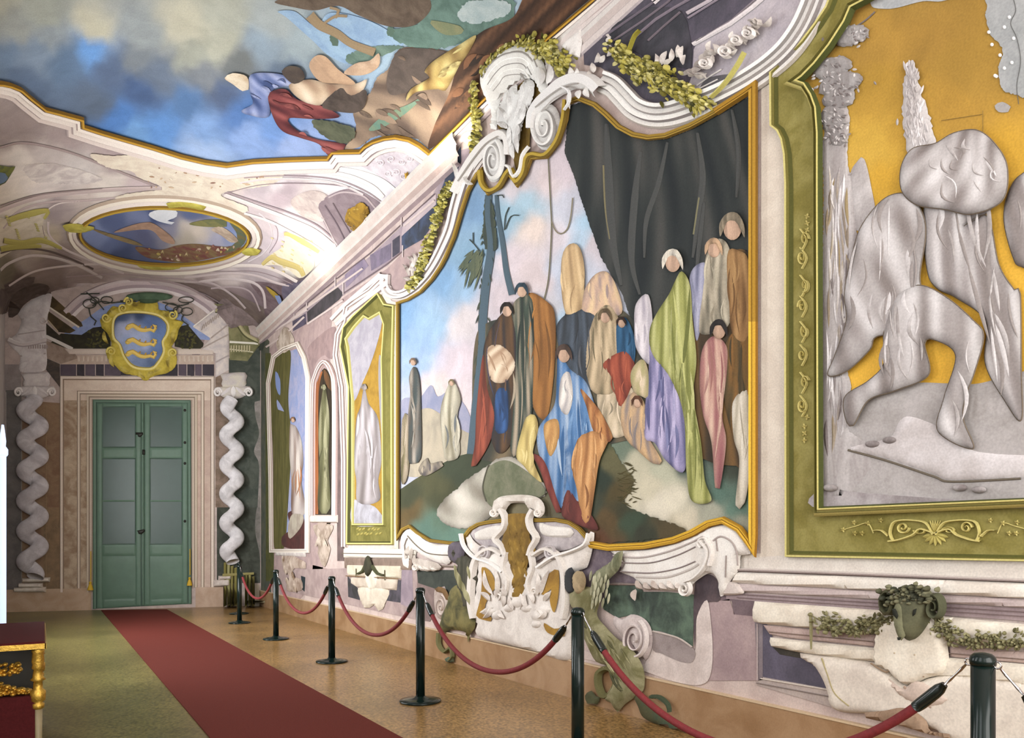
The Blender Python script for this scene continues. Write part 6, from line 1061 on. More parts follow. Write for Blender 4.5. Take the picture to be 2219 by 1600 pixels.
b = B(); b.band(ZF(400, 1100, 350, 1130, 345, 1210, 380, 1290, 440, 1270, 470, 1190, 440, 1110, 400, 1100), [(-7, 0), (-3, .04), (3, .04), (7, 0)], [BE], off=0.05); b.poly(ZF(245, 1290, 290, 1255, 320, 1290, 350, 1300, 330, 1350, 270, 1350), (84, 86, 56), BE2, off=0.05, h=0.02, bev=5); b.obj('ringed_tail', M_P, t)
b = B(); b.poly(ZF(570, 1260, 640, 1270, 700, 1330, 780, 1400, 900, 1480, 1000, 1560, 900, 1540, 760, 1490, 650, 1440, 610, 1360), (84, 80, 50), (60, 80, 62), off=0.05, h=0.02, bev=10); b.line(ZF(710, 1295, 770, 1300, 830, 1350, 840, 1400), 9, (64, 76, 54), off=0.055, h=0.03, taper=[1, 1, .5]); b.obj('hind_foot', M_P, t)
# ================================================================== CEILING PAINTINGS
GE = P2([-60, 170, 0, 172, 19, 176, 41, 185, 63, 204, 95, 229, 126, 237, 177, 251, 178, 267, 221, 281, 331, 313, 394, 333, 445, 345, 492, 352, 549, 344, 631, 340, 700, 338, 712, 338, 722, 324, 782, 323, 793, 312, 810, 302, 835, 294, 860, 291, 890, 297, 912, 309, 935, 327, 980, 282, 1027, 234, 1110, 155, 1191, 76, 1283, -2, 1345, -56])
t = thing('ceiling_fresco', 'large ceiling fresco of stormy sky over brown rocks with red and yellow cloths', 'painting', at(600, 200))
G = 26
def c4(name, fn, m=None):
    b = B(); fn(b); return b.obj(name, m or M_P, t, False)
def fld(*a): return [(a[i], a[i + 1], a[i + 2]) for i in range(0, len(a), 3)]
CSK = fld(0, 0, (176, 178, 160), 100, 30, (158, 164, 152), 200, 60, (192, 190, 166), 300, 80, (150, 160, 162), 400, 60, (188, 186, 164), 500, 30, (170, 174, 160), 590, 40, (160, 170, 170), 560, 100, (138, 158, 174), 650, 100, (150, 166, 172), 0, 130, (106, 130, 158), 80, 110, (120, 140, 162), 150, 135, (92, 118, 148), 195, 104, (100, 155, 222), 60, 185, (92, 114, 144), 250, 150, (86, 106, 138), 350, 160, (104, 120, 142), 450, 165, (124, 132, 140), 300, 200, (72, 98, 142), 200, 220, (92, 110, 134), 400, 230, (84, 122, 172), 480, 200, (82, 100, 134), 250, 262, (76, 126, 196), 350, 270, (90, 142, 210), 300, 300, (106, 158, 218), 450, 280, (120, 158, 212), 450, 330, (150, 178, 220), 550, 300, (130, 162, 216), 600, 270, (106, 146, 208), 640, 330, (144, 168, 216), 520, 250, (80, 120, 182), 530, 140, (116, 122, 122), 300, 130, (120, 130, 138), 420, 120, (160, 164, 150), 100, 70, (140, 152, 158), 30, 60, (150, 156, 150), 470, 90, (176, 178, 160), 620, 160, (100, 118, 140), 800, 60, (150, 180, 206), 900, 60, (160, 184, 196))
c4('painted_sky', lambda b: b.poly(GE + P2([900, -160, -60, -160]), (92, 116, 152), off=0.006, sm=False, grid=13, field=CSK), M_S)
def f(b):
    b.poly(ZU(640, 70, 760, 70, 900, 170, 1000, 80, 1200, 110, 1380, 190, 1510, 300, 1300, 330, 1150, 430, 1000, 380, 880, 270, 700, 110), (150, 182, 208), (128, 160, 196), off=0.014, grid=G)
    b.line(ZU(860, 90, 930, 160, 1050, 220, 1150, 290, 1310, 350), 16, (150, 128, 96), off=0.02, h=0.012, taper=[1.4, 1.2, 1, 1.2]); b.line(ZU(960, 150, 1040, 100, 1120, 100), 6, (150, 128, 96), off=0.02); b.line(ZU(1040, 110, 1060, 60, 1000, 40), 6, (150, 128, 96), off=0.02)
    b.poly(ZU(1560, 60, 1850, -60, 2219, -60, 2260, 120, 2050, 240, 1900, 300, 1650, 330, 1450, 270, 1400, 200, 1600, 160), (80, 108, 98), (104, 136, 124), off=0.016, grid=G, rough=3)
    b.poly(ZU(1400, 170, 1440, 180, 1440, 230, 1400, 240), (84, 110, 96), off=0.018, rough=2); b.poly(ZU(1000, 230, 1060, 230, 1050, 310, 1010, 290), (84, 106, 92), off=0.018, rough=2); b.poly(ZU(1120, 370, 1300, 310, 1500, 310, 1420, 350, 1250, 420, 1130, 430), (84, 110, 98), (110, 136, 122), off=0.017, rough=2)
    b.poly(ZU(1700, 130, 1900, 170, 1910, 220, 1800, 230, 1720, 180), (136, 136, 96), (116, 126, 92), off=0.020)
    b.poly(ZU(1960, 0, 2219, 0, 2219, 90, 2000, 150, 1880, 100), (150, 170, 172), (176, 190, 188), off=0.020, rough=2)
c4('painted_trees', f, M_P)
def f(b):
    b.poly(ZU(620, 0, 850, -40, 1560, -60, 1700, 30, 1590, 160, 1400, 170, 1200, 95, 1060, 30, 900, 60, 760, 40), (112, 96, 80), (84, 70, 58), off=0.018, grid=G)
    b.poly(ZU(1500, 320, 1800, 340, 1890, 400, 1840, 600, 1730, 880, 1690, 1010, 1600, 950, 1450, 920, 1300, 935, 1210, 1000, 1100, 1020, 1180, 880, 1150, 700, 1270, 640, 1330, 520, 1400, 470), (124, 104, 88), (150, 126, 102), off=0.016, grid=7, rough=1, fold=((84, 70, 62), (176, 150, 122), 3.2, 1.1, 5))
    b.poly(ZU(2260, 110, 2060, 200, 1950, 300, 1880, 440, 1820, 640, 1720, 860, 1695, 1015, 1990, 740, 2219, 520, 2600, 150, 2820, -80, 2400, -80), (86, 58, 40), (66, 46, 34), off=0.020, grid=8, fold=((52, 38, 30), (134, 92, 62), 3.0, -.8, 6))
    b.poly(ZU(1500, 330, 1800, 345, 1870, 420, 1760, 520, 1600, 600, 1420, 640, 1400, 500), (96, 84, 76), (78, 68, 62), off=0.021, grid=G)
    b.poly(ZU(1660, 640, 1560, 700, 1380, 780, 1270, 880, 1340, 880, 1480, 800, 1560, 740), (92, 134, 120), (120, 140, 110), off=0.022)
    b.folds(ZU(1200, 400, 1800, 340, 1800, 640, 1640, 960, 1200, 960), 14, [(150, 126, 104), (84, 70, 60), (120, 100, 84)], 12, 6, 1.0, .024, .006, ln=.25)
    b.folds(ZU(2200, 160, 1900, 460, 1720, 960, 2300, 420), 14, [(116, 76, 50), (50, 38, 30), (134, 90, 58)], 12, 7, -.8, .024, .006, ln=.25)
c4('painted_rock', f, M_P)
def f(b):
    q = ZU(1655, 482, 1700, 420, 1800, 350, 1900, 290, 2010, 228, 1970, 330, 1895, 440, 1870, 490, 1800, 610, 1750, 600, 1600, 620, 1530, 680, 1560, 600, 1690, 520); b.poly(q, (186, 162, 92), (160, 128, 66), off=0.028, h=0.008, bev=10, fold=((120, 88, 44), (222, 206, 134), 2.5, .9, 8)); b.folds(q, 5, [(214, 198, 126), (120, 90, 44)], 8, 8, -1.0, .045, .006, ln=.3)
c4('painted_yellow_cloth', f, M_P)
def f(b):
    q = ZU(575, 650, 620, 605, 700, 600, 780, 670, 950, 715, 1070, 790, 900, 805, 720, 800, 760, 870, 900, 940, 1115, 980, 1100, 1015, 1000, 1060, 930, 980, 800, 935, 680, 890, 615, 800); b.poly(q, (134, 62, 62), (116, 52, 54), off=0.028, h=0.008, bev=12, fold=((84, 36, 42), (172, 92, 86), 3, 1.2, 9)); b.folds(q, 8, [(160, 84, 78), (84, 38, 42)], 9, 9, 1.2, .045, .006, ln=.3)
c4('painted_red_cloth', f, M_P)
def f(b):
    q = ZU(455, 500, 620, 490, 720, 520, 760, 570, 640, 590, 590, 640, 580, 790, 450, 780, 390, 750, 470, 700, 450, 620); b.poly(q, (126, 142, 192), (96, 116, 168), off=0.024, h=0.006, bev=12, fold=((60, 80, 132), (178, 188, 224), 3, .6, 10)); b.folds(q, 5, [(170, 180, 220), (60, 78, 126)], 8, 10, 1.1, .038, .006, ln=.3)
c4('painted_blue_cloth', f, M_P)
def f(b):
    q = ZU(720, 570, 860, 530, 1000, 560, 1180, 560, 1260, 530, 1200, 640, 1040, 640, 930, 710, 800, 670); b.poly(q, (206, 180, 148), (186, 156, 126), off=0.030, h=0.006, bev=12, fold=((150, 116, 92), (232, 212, 184), 2, .8, 11)); b.poly(ZU(860, 440, 900, 370, 970, 370, 1060, 460, 1180, 560, 1050, 560, 930, 540), (196, 160, 126), (176, 142, 112), off=0.03, h=0.015, bev=10); b.poly(ZU(1100, 490, 1180, 420, 1280, 400, 1340, 350, 1340, 440, 1240, 500), (206, 176, 146), (180, 148, 120), off=0.03, h=0.012, bev=8)
    b.poly(ZU(950, 700, 1080, 580, 1150, 640, 1250, 600, 1250, 700, 1180, 760, 1000, 740), (66, 56, 50), (90, 78, 70), off=0.033, h=0.01, bev=8); b.poly(ZU(880, 810, 1060, 830, 1180, 880, 1120, 970, 960, 920), (70, 76, 58), (96, 100, 76), off=0.033, rough=2)
    b.poly(ZU(670, 470, 720, 435, 800, 450, 830, 520, 760, 560, 700, 520), (70, 60, 56), (90, 78, 66), off=0.033, h=0.012, bev=6); b.poly(ZU(275, 520, 330, 485, 430, 510, 440, 600, 400, 610, 330, 560), (196, 170, 136), (220, 206, 180), off=0.03, h=0.012, bev=6)
c4('painted_bundles', f, M_P)
def f(b):
    b.band(GE, [(-3, 0), (-1, 0.03), (3, 0.03), (5, 0.0)], [(130, 92, 20), (196, 146, 36), (150, 108, 30)], off=0.03, sm=False)
    b.band(GE, [(5, 0), (7, 0.03), (13, 0.03), (15, 0.012), (23, 0.03), (26, 0.012), (33, 0.02), (36, 0)], [(150, 132, 124), (240, 230, 218), (160, 140, 134), (236, 226, 216), (170, 152, 148), (222, 208, 200), (180, 162, 160)], off=0.012, sm=False)
solo('ceiling_frame', f, 'gilt edged white moulding outlining the big ceiling fresco', 'frame moulding')
# vault ornaments at the far end
VF = fld(60, 280, (160, 145, 142), 150, 300, (168, 152, 150), 20, 300, (166, 152, 150), 100, 335, (198, 188, 184), 60, 380, (226, 216, 206), 160, 370, (204, 196, 192), 230, 402, (216, 206, 196), 320, 408, (190, 172, 174), 250, 345, (168, 150, 150), 330, 352, (184, 166, 166), 400, 370, (224, 214, 200), 480, 380, (228, 218, 200), 550, 362, (212, 202, 196), 600, 388, (222, 212, 214), 700, 378, (240, 236, 236), 780, 392, (248, 244, 242), 850, 350, (220, 214, 226), 820, 420, (240, 236, 236), 870, 448, (146, 128, 134), 560, 402, (186, 172, 178), 620, 420, (186, 168, 174), 680, 430, (208, 194, 190), 740, 462, (140, 120, 126), 720, 500, (176, 158, 164), 700, 540, (244, 236, 226), 650, 580, (244, 238, 222), 600, 520, (212, 198, 204), 640, 480, (230, 220, 218), 560, 470, (202, 188, 190), 590, 585, (190, 176, 178), 540, 585, (184, 170, 172), 500, 600, (212, 198, 194), 450, 592, (184, 166, 164), 400, 602, (202, 188, 180), 300, 602, (198, 184, 176), 200, 590, (164, 146, 138), 200, 570, (192, 174, 170), 100, 582, (152, 132, 124), 60, 560, (172, 158, 148), 120, 450, (160, 146, 146), 60, 470, (204, 194, 180), 150, 500, (176, 162, 158), 30, 440, (214, 204, 190), 200, 430, (202, 188, 180), 120, 560, (142, 124, 120), 50, 620, (104, 86, 78), 100, 640, (124, 106, 100), 300, 640, (188, 170, 170), 200, 650, (198, 184, 184), 400, 640, (198, 180, 180), 500, 640, (146, 126, 128), 540, 665, (122, 104, 110), 580, 640, (134, 116, 122), 100, 520, (188, 174, 150), 620, 620, (112, 94, 100), 660, 602, (106, 92, 98), 0, 520, (150, 146, 120), 20, 590, (120, 110, 90), 350, 440, (226, 212, 196), 500, 430, (214, 200, 192), 520, 450, (196, 178, 184), 90, 410, (216, 206, 200), 30, 350, (222, 214, 206), 450, 615, (156, 138, 136), 300, 618, (160, 144, 140), 640, 545, (214, 198, 186))  # the palest spots near the cornice have the uplight glow mixed into their colour
b = B(); b.poly([(x, y + 8) for x, y in GE[:27]] + P2([940, 352, 900, 394, 848, 444, 790, 500, 731, 548, 656, 614, 590, 676, 560, 660, 500, 632, 420, 614, 320, 606, 220, 612, 120, 630, 60, 652, 10, 680, -60, 690]), (184, 166, 166), off=0.004, sm=False, grid=6, field=VF); b.obj('painted_vault', M_S, None, False, 'softly shaded mauve and white painted vaulting over the far end of the gallery', 'vault painting')
VL, VL2, VM, VM2 = (222, 210, 202), (206, 192, 186), (170, 152, 156), (150, 132, 136)
def f(b):
    b.poly(ZC(160, 830, 330, 800, 560, 850, 700, 910, 600, 940, 350, 940, 220, 920), (222, 214, 206), (186, 174, 172), off=0.007, grid=14, rough=2)
    b.line(ZC(-150, 720, 0, 690, 130, 660, 300, 680, 520, 740, 820, 860, 1100, 970), 5, (166, 148, 146), off=0.012); b.line(ZC(-150, 1190, 60, 1100, 300, 1030, 700, 985, 1110, 970), 9, (190, 172, 168), off=0.012, h=0.01)
    b.line(ZC(-100, 1130, 100, 1060, 300, 1010, 700, 975), 3, (150, 132, 130), off=0.014)
solo('vault_lobe', f, 'pale left lobe of painted vaulting under the ceiling frame', 'vault ornament')
def f(b):
    b.poly(ZC(615, 738, 780, 745, 950, 742, 1080, 790, 1240, 830, 1480, 830, 1700, 800, 1950, 860, 1900, 930, 1800, 960, 1520, 1010, 1700, 1100, 1680, 1140, 1560, 1110, 1400, 1050, 1100, 1050, 800, 1045, 860, 1010, 1110, 970, 940, 890, 900, 850, 740, 830), (228, 218, 196), (212, 196, 176), off=0.016, grid=14, rough=1)
    r = random.Random(17)
    for i in range(46): x, y = ZC(r.uniform(1000, 1850), r.uniform(820, 960))[0]; b.leaf(x, y, x + r.uniform(-10, 14), y + r.uniform(-3, 5), 3.5, r.choice([(176, 140, 110), (200, 172, 140), (150, 110, 92), (236, 226, 206)]), off=0.02, h=0.006)
solo('central_plasterwork', f, 'cream worn plaster ornament where the painted vault ribs cross', 'vault ornament')
def f(b):
    b.poly(ZK(1010, 520, 1080, 430, 1250, 375, 1400, 430, 1500, 540, 1330, 700, 1190, 850, 1120, 760), (136, 118, 124), (156, 138, 142), off=0.010, grid=12)
    b.poly(ZK(800, 470, 950, 390, 1080, 430, 1010, 520, 1060, 620, 900, 590), (214, 200, 190), (180, 160, 156), off=0.010, grid=14)
    for q, w_, c in ((ZK(420, 225, 700, 205, 1000, 205, 1280, 235, 1480, 300, 1590, 380), 9, (240, 232, 226)), (ZK(420, 250, 700, 240, 1000, 245, 1240, 280, 1420, 360, 1500, 440), 15, (232, 222, 216)), (ZK(450, 290, 700, 275, 1000, 285, 1200, 320, 1380, 400, 1480, 470), 4, (160, 142, 146)), (ZK(420, 330, 650, 300, 1000, 310, 1200, 350, 1350, 420), 8, (214, 202, 200)), (ZK(300, 410, 600, 340, 1000, 335, 1250, 360), 3, (150, 132, 136)),
                    (ZK(300, 420, 520, 500, 780, 600, 980, 690, 1120, 800), 14, (222, 210, 206)), (ZK(320, 400, 560, 480, 800, 560, 1000, 650, 1140, 770), 5, (162, 144, 148)), (ZK(450, 560, 640, 620, 800, 700, 960, 790, 1060, 860), 9, (226, 216, 210)), (ZK(1010, 520, 1070, 640, 1130, 760, 1190, 850), 4, (206, 190, 190)), (ZK(1090, 440, 1200, 400, 1350, 430, 1440, 520, 1480, 560), 6, (190, 172, 172)), (ZK(1060, 500, 1150, 640, 1220, 780), 5, (120, 104, 112)), (ZK(1120, 480, 1200, 620, 1260, 720), 4, (124, 108, 114))): b.line(q, w_ * .6, c, off=0.014, h=0.008)
solo('vault_lobe', f, 'mauve and white right lobe of painted vaulting beside the cornice', 'vault ornament')
def f(b):
    b.poly(ZK(1340, 130, 1420, 60, 1520, 20, 1640, 10, 1760, 50, 1850, 120, 1880, 220, 1650, 420, 1600, 360, 1400, 240, 1250, 160), (196, 184, 192), (222, 214, 218), off=0.010, grid=10)
    for e in (0, 26, 50): b.line(ZK(1350 + e, 140 + e * .3, 1430 + e * .8, 70 + e * .8, 1530 + e * .5, 28 + e, 1640, 18 + e, 1750 - e * .6, 60 + e, 1840 - e, 140 + e * .6, 1870 - e, 220 + e * .6), 7, [(240, 232, 228), (150, 134, 138), (228, 218, 214)][e // 25 if e < 50 else 2], off=0.016, h=0.014)
    for x, y in ((1480, 180), (1560, 150), (1640, 170), (1700, 150), (1600, 250), (1660, 280), (1540, 260)): (xa, ya), = ZK(x, y); b.spiral(xa, ya, 9, 7, 1.5, x, 3, [(226, 216, 220)], off=0.014, h=0.01)
    b.poly(ZK(1700, 280, 1850, 170, 1870, 240, 1720, 380), (140, 122, 130), off=0.014)
solo('shell_arch', f, 'small white scallop arch of the vault next to the fresco corner', 'vault ornament')
b = B(); b.line(ZK(1680, 240, 1690, 300, 1695, 360), 6, (196, 150, 40), off=0.03, h=0.03); b.poly(ZK(1645, 380, 1670, 360, 1690, 310, 1715, 350, 1710, 400, 1690, 430, 1660, 410), (110, 76, 26), (70, 52, 24), off=0.03, h=0.02, bev=4); b.obj('gilt_ornament', M_P, None, False, 'thin gilt finial beside the scallop arch above the cornice', 'ornament')
b = B(); b.poly(ZK(1215, 600, 1240, 520, 1290, 500, 1330, 465, 1370, 490, 1400, 530, 1390, 600, 1360, 660, 1310, 700, 1290, 730, 1270, 660, 1230, 640), (176, 134, 36), (120, 88, 30), off=0.03, h=0.04, bev=7, rough=1.2); b.poly(ZK(1270, 570, 1310, 560, 1340, 590, 1330, 640, 1290, 650), (104, 112, 130), (70, 72, 80), off=0.06, h=0.01, bev=3)
for i in range(14): x, y = ZK(1310 + 70 * math.cos(i), 590 + 80 * math.sin(i))[0]; b.leaf(x, y, x + 6 * math.cos(i * 2), y + 6 * math.sin(i * 2), 4, (222, 186, 70), (130, 96, 30), off=0.07)
b.obj('gilt_medallion', M_P, None, False, 'larger gilt medallion in the dark vault spandrel above the cornice', 'medallion')
b = B(); b.poly(ZK(615, 1105, 660, 1130, 710, 1170, 750, 1230, 725, 1250, 690, 1200, 650, 1160), (176, 146, 44), (120, 104, 40), off=0.03, h=0.02, bev=4); b.poly(ZK(690, 1170, 725, 1170, 745, 1225, 725, 1240), (120, 140, 190), off=0.05, h=0.006, bev=3); b.obj('gilt_medallion', M_P, None, False, 'small gilt and blue medallion low in the vault corner near the far wall', 'medallion')
b = B(); b.poly(ZC(-100, 800, 0, 810, 60, 820, 100, 815, 70, 870, 30, 930, 0, 945, -100, 960), (120, 126, 44), (80, 90, 60), off=0.02, h=0.02, bev=8); b.poly(ZC(-40, 850, 20, 850, 40, 880, 10, 915, -40, 920), (96, 120, 150), off=0.045); b.obj('gilt_medallion', M_P, None, False, 'green gilt medallion cut by the left edge of the picture', 'medallion')
# oval medallion
t = thing('oval_ceiling_painting', 'oval ceiling painting of clouds in a gilt and white moulding', 'painting', at(356, 508))
ox, oy = 356, 508
def el(rx, ry, n=40, dx=0, dy=0): return [(ox + dx + rx * math.cos(i * 2 * math.pi / n), oy + dy + ry * math.sin(i * 2 * math.pi / n) + 8 * math.cos(i * 2 * math.pi / n) * 0.7) for i in range(n)]
b = B(); b.poly(el(182, 62), (92, 106, 148), off=0.02, sm=False, grid=5, field=fld(200, 500, (120, 136, 180), 240, 480, (84, 98, 140), 230, 540, (96, 112, 156), 300, 470, (110, 122, 160), 340, 460, (60, 76, 120), 420, 465, (84, 96, 134), 300, 510, (90, 96, 130), 260, 560, (70, 84, 124), 340, 565, (84, 96, 136), 420, 500, (196, 184, 170), 460, 520, (160, 160, 180), 500, 490, (120, 136, 180), 520, 510, (130, 150, 190), 400, 530, (176, 166, 150), 350, 500, (130, 130, 150))); b.poly(ZC(1020, 1150, 1060, 1120, 1200, 1110, 1215, 1160, 1150, 1190, 1200, 1200, 1180, 1215, 1080, 1190), (230, 232, 234), (200, 206, 214), off=0.026); b.obj('painted_sky', M_C, t)
b = B(); b.poly(ZC(930, 1370, 1100, 1390, 1220, 1360, 1350, 1350, 1560, 1370, 1660, 1340, 1640, 1400, 1500, 1440, 1300, 1475, 1150, 1470, 1000, 1440), (130, 110, 70), (116, 60, 60), off=0.026); b.folds(ZC(930, 1370, 1350, 1350, 1660, 1350, 1500, 1440, 1200, 1470, 1000, 1440), 24, [(176, 156, 80), (140, 70, 66), (206, 190, 160)], 5, 3, 1.4, .03, .004, ln=.3)
b.poly(ZC(780, 1270, 900, 1220, 1000, 1200, 1060, 1210, 1180, 1300, 1200, 1350, 1120, 1330, 1050, 1260, 960, 1250), (176, 140, 116), (150, 118, 96), off=0.028); b.poly(ZC(620, 1240, 760, 1280, 900, 1320, 980, 1360, 900, 1350, 720, 1290), (150, 128, 84), (120, 104, 70), off=0.028); b.poly(ZC(1300, 1210, 1440, 1180, 1560, 1190, 1560, 1230, 1400, 1230), (130, 126, 72), (96, 104, 70), off=0.028); b.poly(ZC(1450, 1250, 1520, 1230, 1600, 1280, 1640, 1330, 1590, 1340, 1520, 1290), (200, 180, 158), (150, 128, 108), off=0.028); b.poly(ZC(1580, 1200, 1640, 1220, 1690, 1290, 1680, 1350, 1600, 1400, 1540, 1410, 1620, 1340, 1630, 1280), (84, 100, 80), (120, 100, 50), off=0.027)
b.obj('painted_clothes', M_P, t)
b = B(); b.band(el(186, 64), [(-3, 0), (-1, 0.03), (3, 0.03), (5, 0)], [(130, 96, 20), (186, 150, 40), (130, 96, 24)], off=0.03, closed=True, sm=False); b.obj('gilt_rim', M_P, t)
b = B(); b.band(el(202, 76), [(-11, 0), (-8, .03), (-1, .03), (1, .01), (8, .03), (11, 0)], [(170, 150, 130), (240, 230, 212), (170, 150, 140), (226, 214, 204), (180, 162, 158)], off=0.015, closed=True, sm=False); b.obj('moulding', M_P, t)
for q in (ZC(1140, 1062, 1230, 1050, 1330, 1060, 1420, 1085, 1400, 1110, 1260, 1085, 1160, 1095), ZC(420, 1215, 500, 1200, 640, 1225, 640, 1240, 540, 1265, 440, 1250), ZC(940, 1490, 1050, 1490, 1240, 1500, 1200, 1520, 1050, 1522, 960, 1505), ZC(1660, 1390, 1720, 1370, 1800, 1390, 1780, 1420, 1700, 1425)):
    b = B(); b.poly(q, (196, 186, 76), (160, 148, 50), off=0.045, h=0.02, bev=5); b.obj('gilt_clasp', M_P, t)
def f(b):
    b.poly(ZC(-100, 1180, 60, 1180, 330, 1118, 300, 1180, 295, 1240, 340, 1310, 430, 1390, 300, 1380, 130, 1385, 0, 1450, -100, 1500), (216, 206, 186), (196, 184, 160), off=0.010, grid=14)
    for q in (ZC(60, 1190, 150, 1160, 320, 1125, 300, 1180), ZC(20, 1330, 150, 1350, 280, 1330, 420, 1385), ZC(0, 1390, 120, 1370, 280, 1370)): b.line(q, 12, (176, 166, 80), off=0.014, h=0.01, taper=[1, 1.2, .5])
    for i in range(22): x, y = ZC(30 + (i * 67) % 330, 1160 + (i * 91) % 220)[0]; b.leaf(x, y, x + 8, y + 3, 4, (166, 160, 84), (190, 180, 110), off=0.014)
solo('vault_cartouche', f, 'cream and yellow cartouche on the vault left of the oval painting', 'vault ornament')
def f(b):
    b.poly(ZK(755, 710, 830, 725, 950, 780, 1030, 830, 985, 900, 980, 960, 940, 1010, 870, 1050, 780, 980, 690, 950, 580, 950, 640, 880, 730, 820, 760, 770), (236, 228, 200), (226, 212, 180), off=0.014, grid=12)
    for q in (ZK(755, 715, 800, 720, 930, 790, 1020, 850), ZK(590, 945, 660, 890, 720, 920, 860, 970, 900, 1030)): b.line(q, 12, (206, 186, 110), off=0.018, h=0.01, taper=[.6, 1.2, .8])
    for i in range(22): x, y = ZK(650 + (i * 71) % 350, 740 + (i * 97) % 260)[0]; b.leaf(x, y, x + 7, y + 4, 3, (206, 184, 120), (222, 204, 150), off=0.018)
solo('vault_cartouche', f, 'cream and yellow cartouche on the vault right of the oval painting', 'vault ornament')
def f(b):
    L_ = [(ZC(-60, 1200, 100, 1080, 330, 1030, 600, 1010), 8, (214, 200, 196)), (ZC(20, 1250, 130, 1130, 330, 1070, 560, 1060, 800, 1040), 10, (186, 168, 166)), (ZC(300, 1180, 320, 1130, 400, 1080, 560, 1060), 5, (212, 198, 192)), (ZC(330, 1200, 340, 1300, 440, 1390, 620, 1470, 850, 1560), 10, (214, 200, 198)), (ZC(290, 1230, 310, 1310, 400, 1400, 560, 1470), 4, (150, 132, 132)),
         (ZC(0, 1540, 60, 1490, 200, 1440, 360, 1450, 520, 1500, 700, 1590), 12, (206, 194, 190)), (ZC(0, 1420, 130, 1390, 300, 1400, 460, 1450, 640, 1530), 9, (96, 80, 76)), (ZK(560, 560, 640, 640, 660, 760, 600, 860, 480, 930), 6, (214, 204, 206)), (ZK(600, 600, 690, 660, 700, 760, 640, 860), 3, (160, 144, 150)),
         (ZK(0, 960, 300, 960, 550, 960, 700, 1000, 850, 1080), 14, (226, 214, 206)), (ZK(0, 990, 300, 1000, 520, 1000, 680, 1040, 820, 1100), 4, (150, 132, 134)), (ZK(0, 1050, 300, 1020, 520, 1030, 700, 1090, 790, 1110), 10, (206, 190, 188)), (ZK(120, 1080, 300, 1060, 500, 1080, 590, 1150, 610, 1280), 12, (212, 198, 196)), (ZK(200, 1130, 380, 1120, 500, 1160, 570, 1300), 7, (186, 168, 170)), (ZK(0, 1080, 200, 1090, 360, 1180, 460, 1280), 9, (200, 184, 184)), (ZK(0, 1140, 140, 1170, 300, 1260, 420, 1330), 5, (150, 134, 136)),
         (ZB(60, 60, 240, -40, 500, -80, 800, -90, 1100, -80), 9, (214, 200, 196)), (ZB(450, 0, 800, -20, 1060, 0, 1300, 20, 1500, 60), 6, (176, 156, 156))]
    for q, w_, c in L_: b.line(q, w_ * .5, c, off=0.007, h=0.006)
    b.poly(ZK(500, 1090, 600, 1080, 740, 1110, 800, 1110, 760, 1200, 730, 1250, 620, 1340, 600, 1280, 560, 1180), (104, 84, 88), (130, 110, 114), off=0.008, grid=10)
    b.poly(ZK(740, 1110, 860, 1080, 900, 1060, 880, 1110, 760, 1210), (112, 104, 122), (90, 82, 100), off=0.012, grid=10)
    b.poly(ZK(570, 1420, 600, 1390, 620, 1480, 590, 1600, 560, 1600), (52, 60, 54), (70, 76, 66), off=0.008)
solo('vault_ribs', f, 'mauve and white curved ribs of the painted vault around the oval painting', 'vault ornament')
# ================================================================== FURNISHINGS ON THE FLOOR
m_carpet = mat('red_carpet', (110, 46, 37), 0.95, noise=0.3, nscale=120, bump=0.3, spec=0.1)
xl = floor_pt(454, 1600).x; xr = floor_pt(869, 1600).x; y0 = YB + 0.2; y1 = floor_pt(300, 1321).y
b = B(); 
bl, br = floor_pt(227, 1323), floor_pt(377, 1321)
vs = [(xl, y0, 0), (xr, y0, 0), (xr, br.y, 0), (xl, bl.y, 0)]; vs += [(x, y, 0.009) for x, y, z in vs]
b.add(vs, [(0, 1, 2, 3), (4, 7, 6, 5), (0, 4, 5, 1), (1, 5, 6, 2), (2, 6, 7, 3), (3, 7, 4, 0)], (126, 42, 36))
b.obj('carpet_runner', m_carpet, label='long red carpet runner leading to the green door', cat='carpet')
LAC = mat('black_green_lacquer', (14, 30, 26), 0.2, spec=0.35); CHR = mat('chrome', (200, 200, 200), 0.15, 1.0)
ROPE = mat('red_velvet_rope', (132, 30, 34), 0.75, noise=0.25, nscale=60, bump=0.3); SLV = mat('black_plastic_sleeve', (14, 28, 24), 0.22, spec=0.6)
def gp(px, py): return floor_pt(px, py)
ST = [gp(519, 1351), gp(598, 1386), gp(719, 1435), gp(911, 1521)]
dv = (ST[3] - ST[0]) / 3
s5 = gp(1252, 1671); s6 = gp(2130, 2013)
ST += [s5, s6, s6 + (s6 - s5)]
SH = 0.985
SL = ['slim black stanchion farthest along the rope line, near the twisted column', 'black rope stanchion second from the far end of the line', 'black rope stanchion in front of the second green frame, third from the far end', 'black rope stanchion with its whole round base showing, left of the painted basin', 'tall black stanchion in front of the painted basin, base below the picture', 'nearest and thickest black stanchion, at the right edge under the ram head', 'black rope stanchion just outside the right edge of the picture']
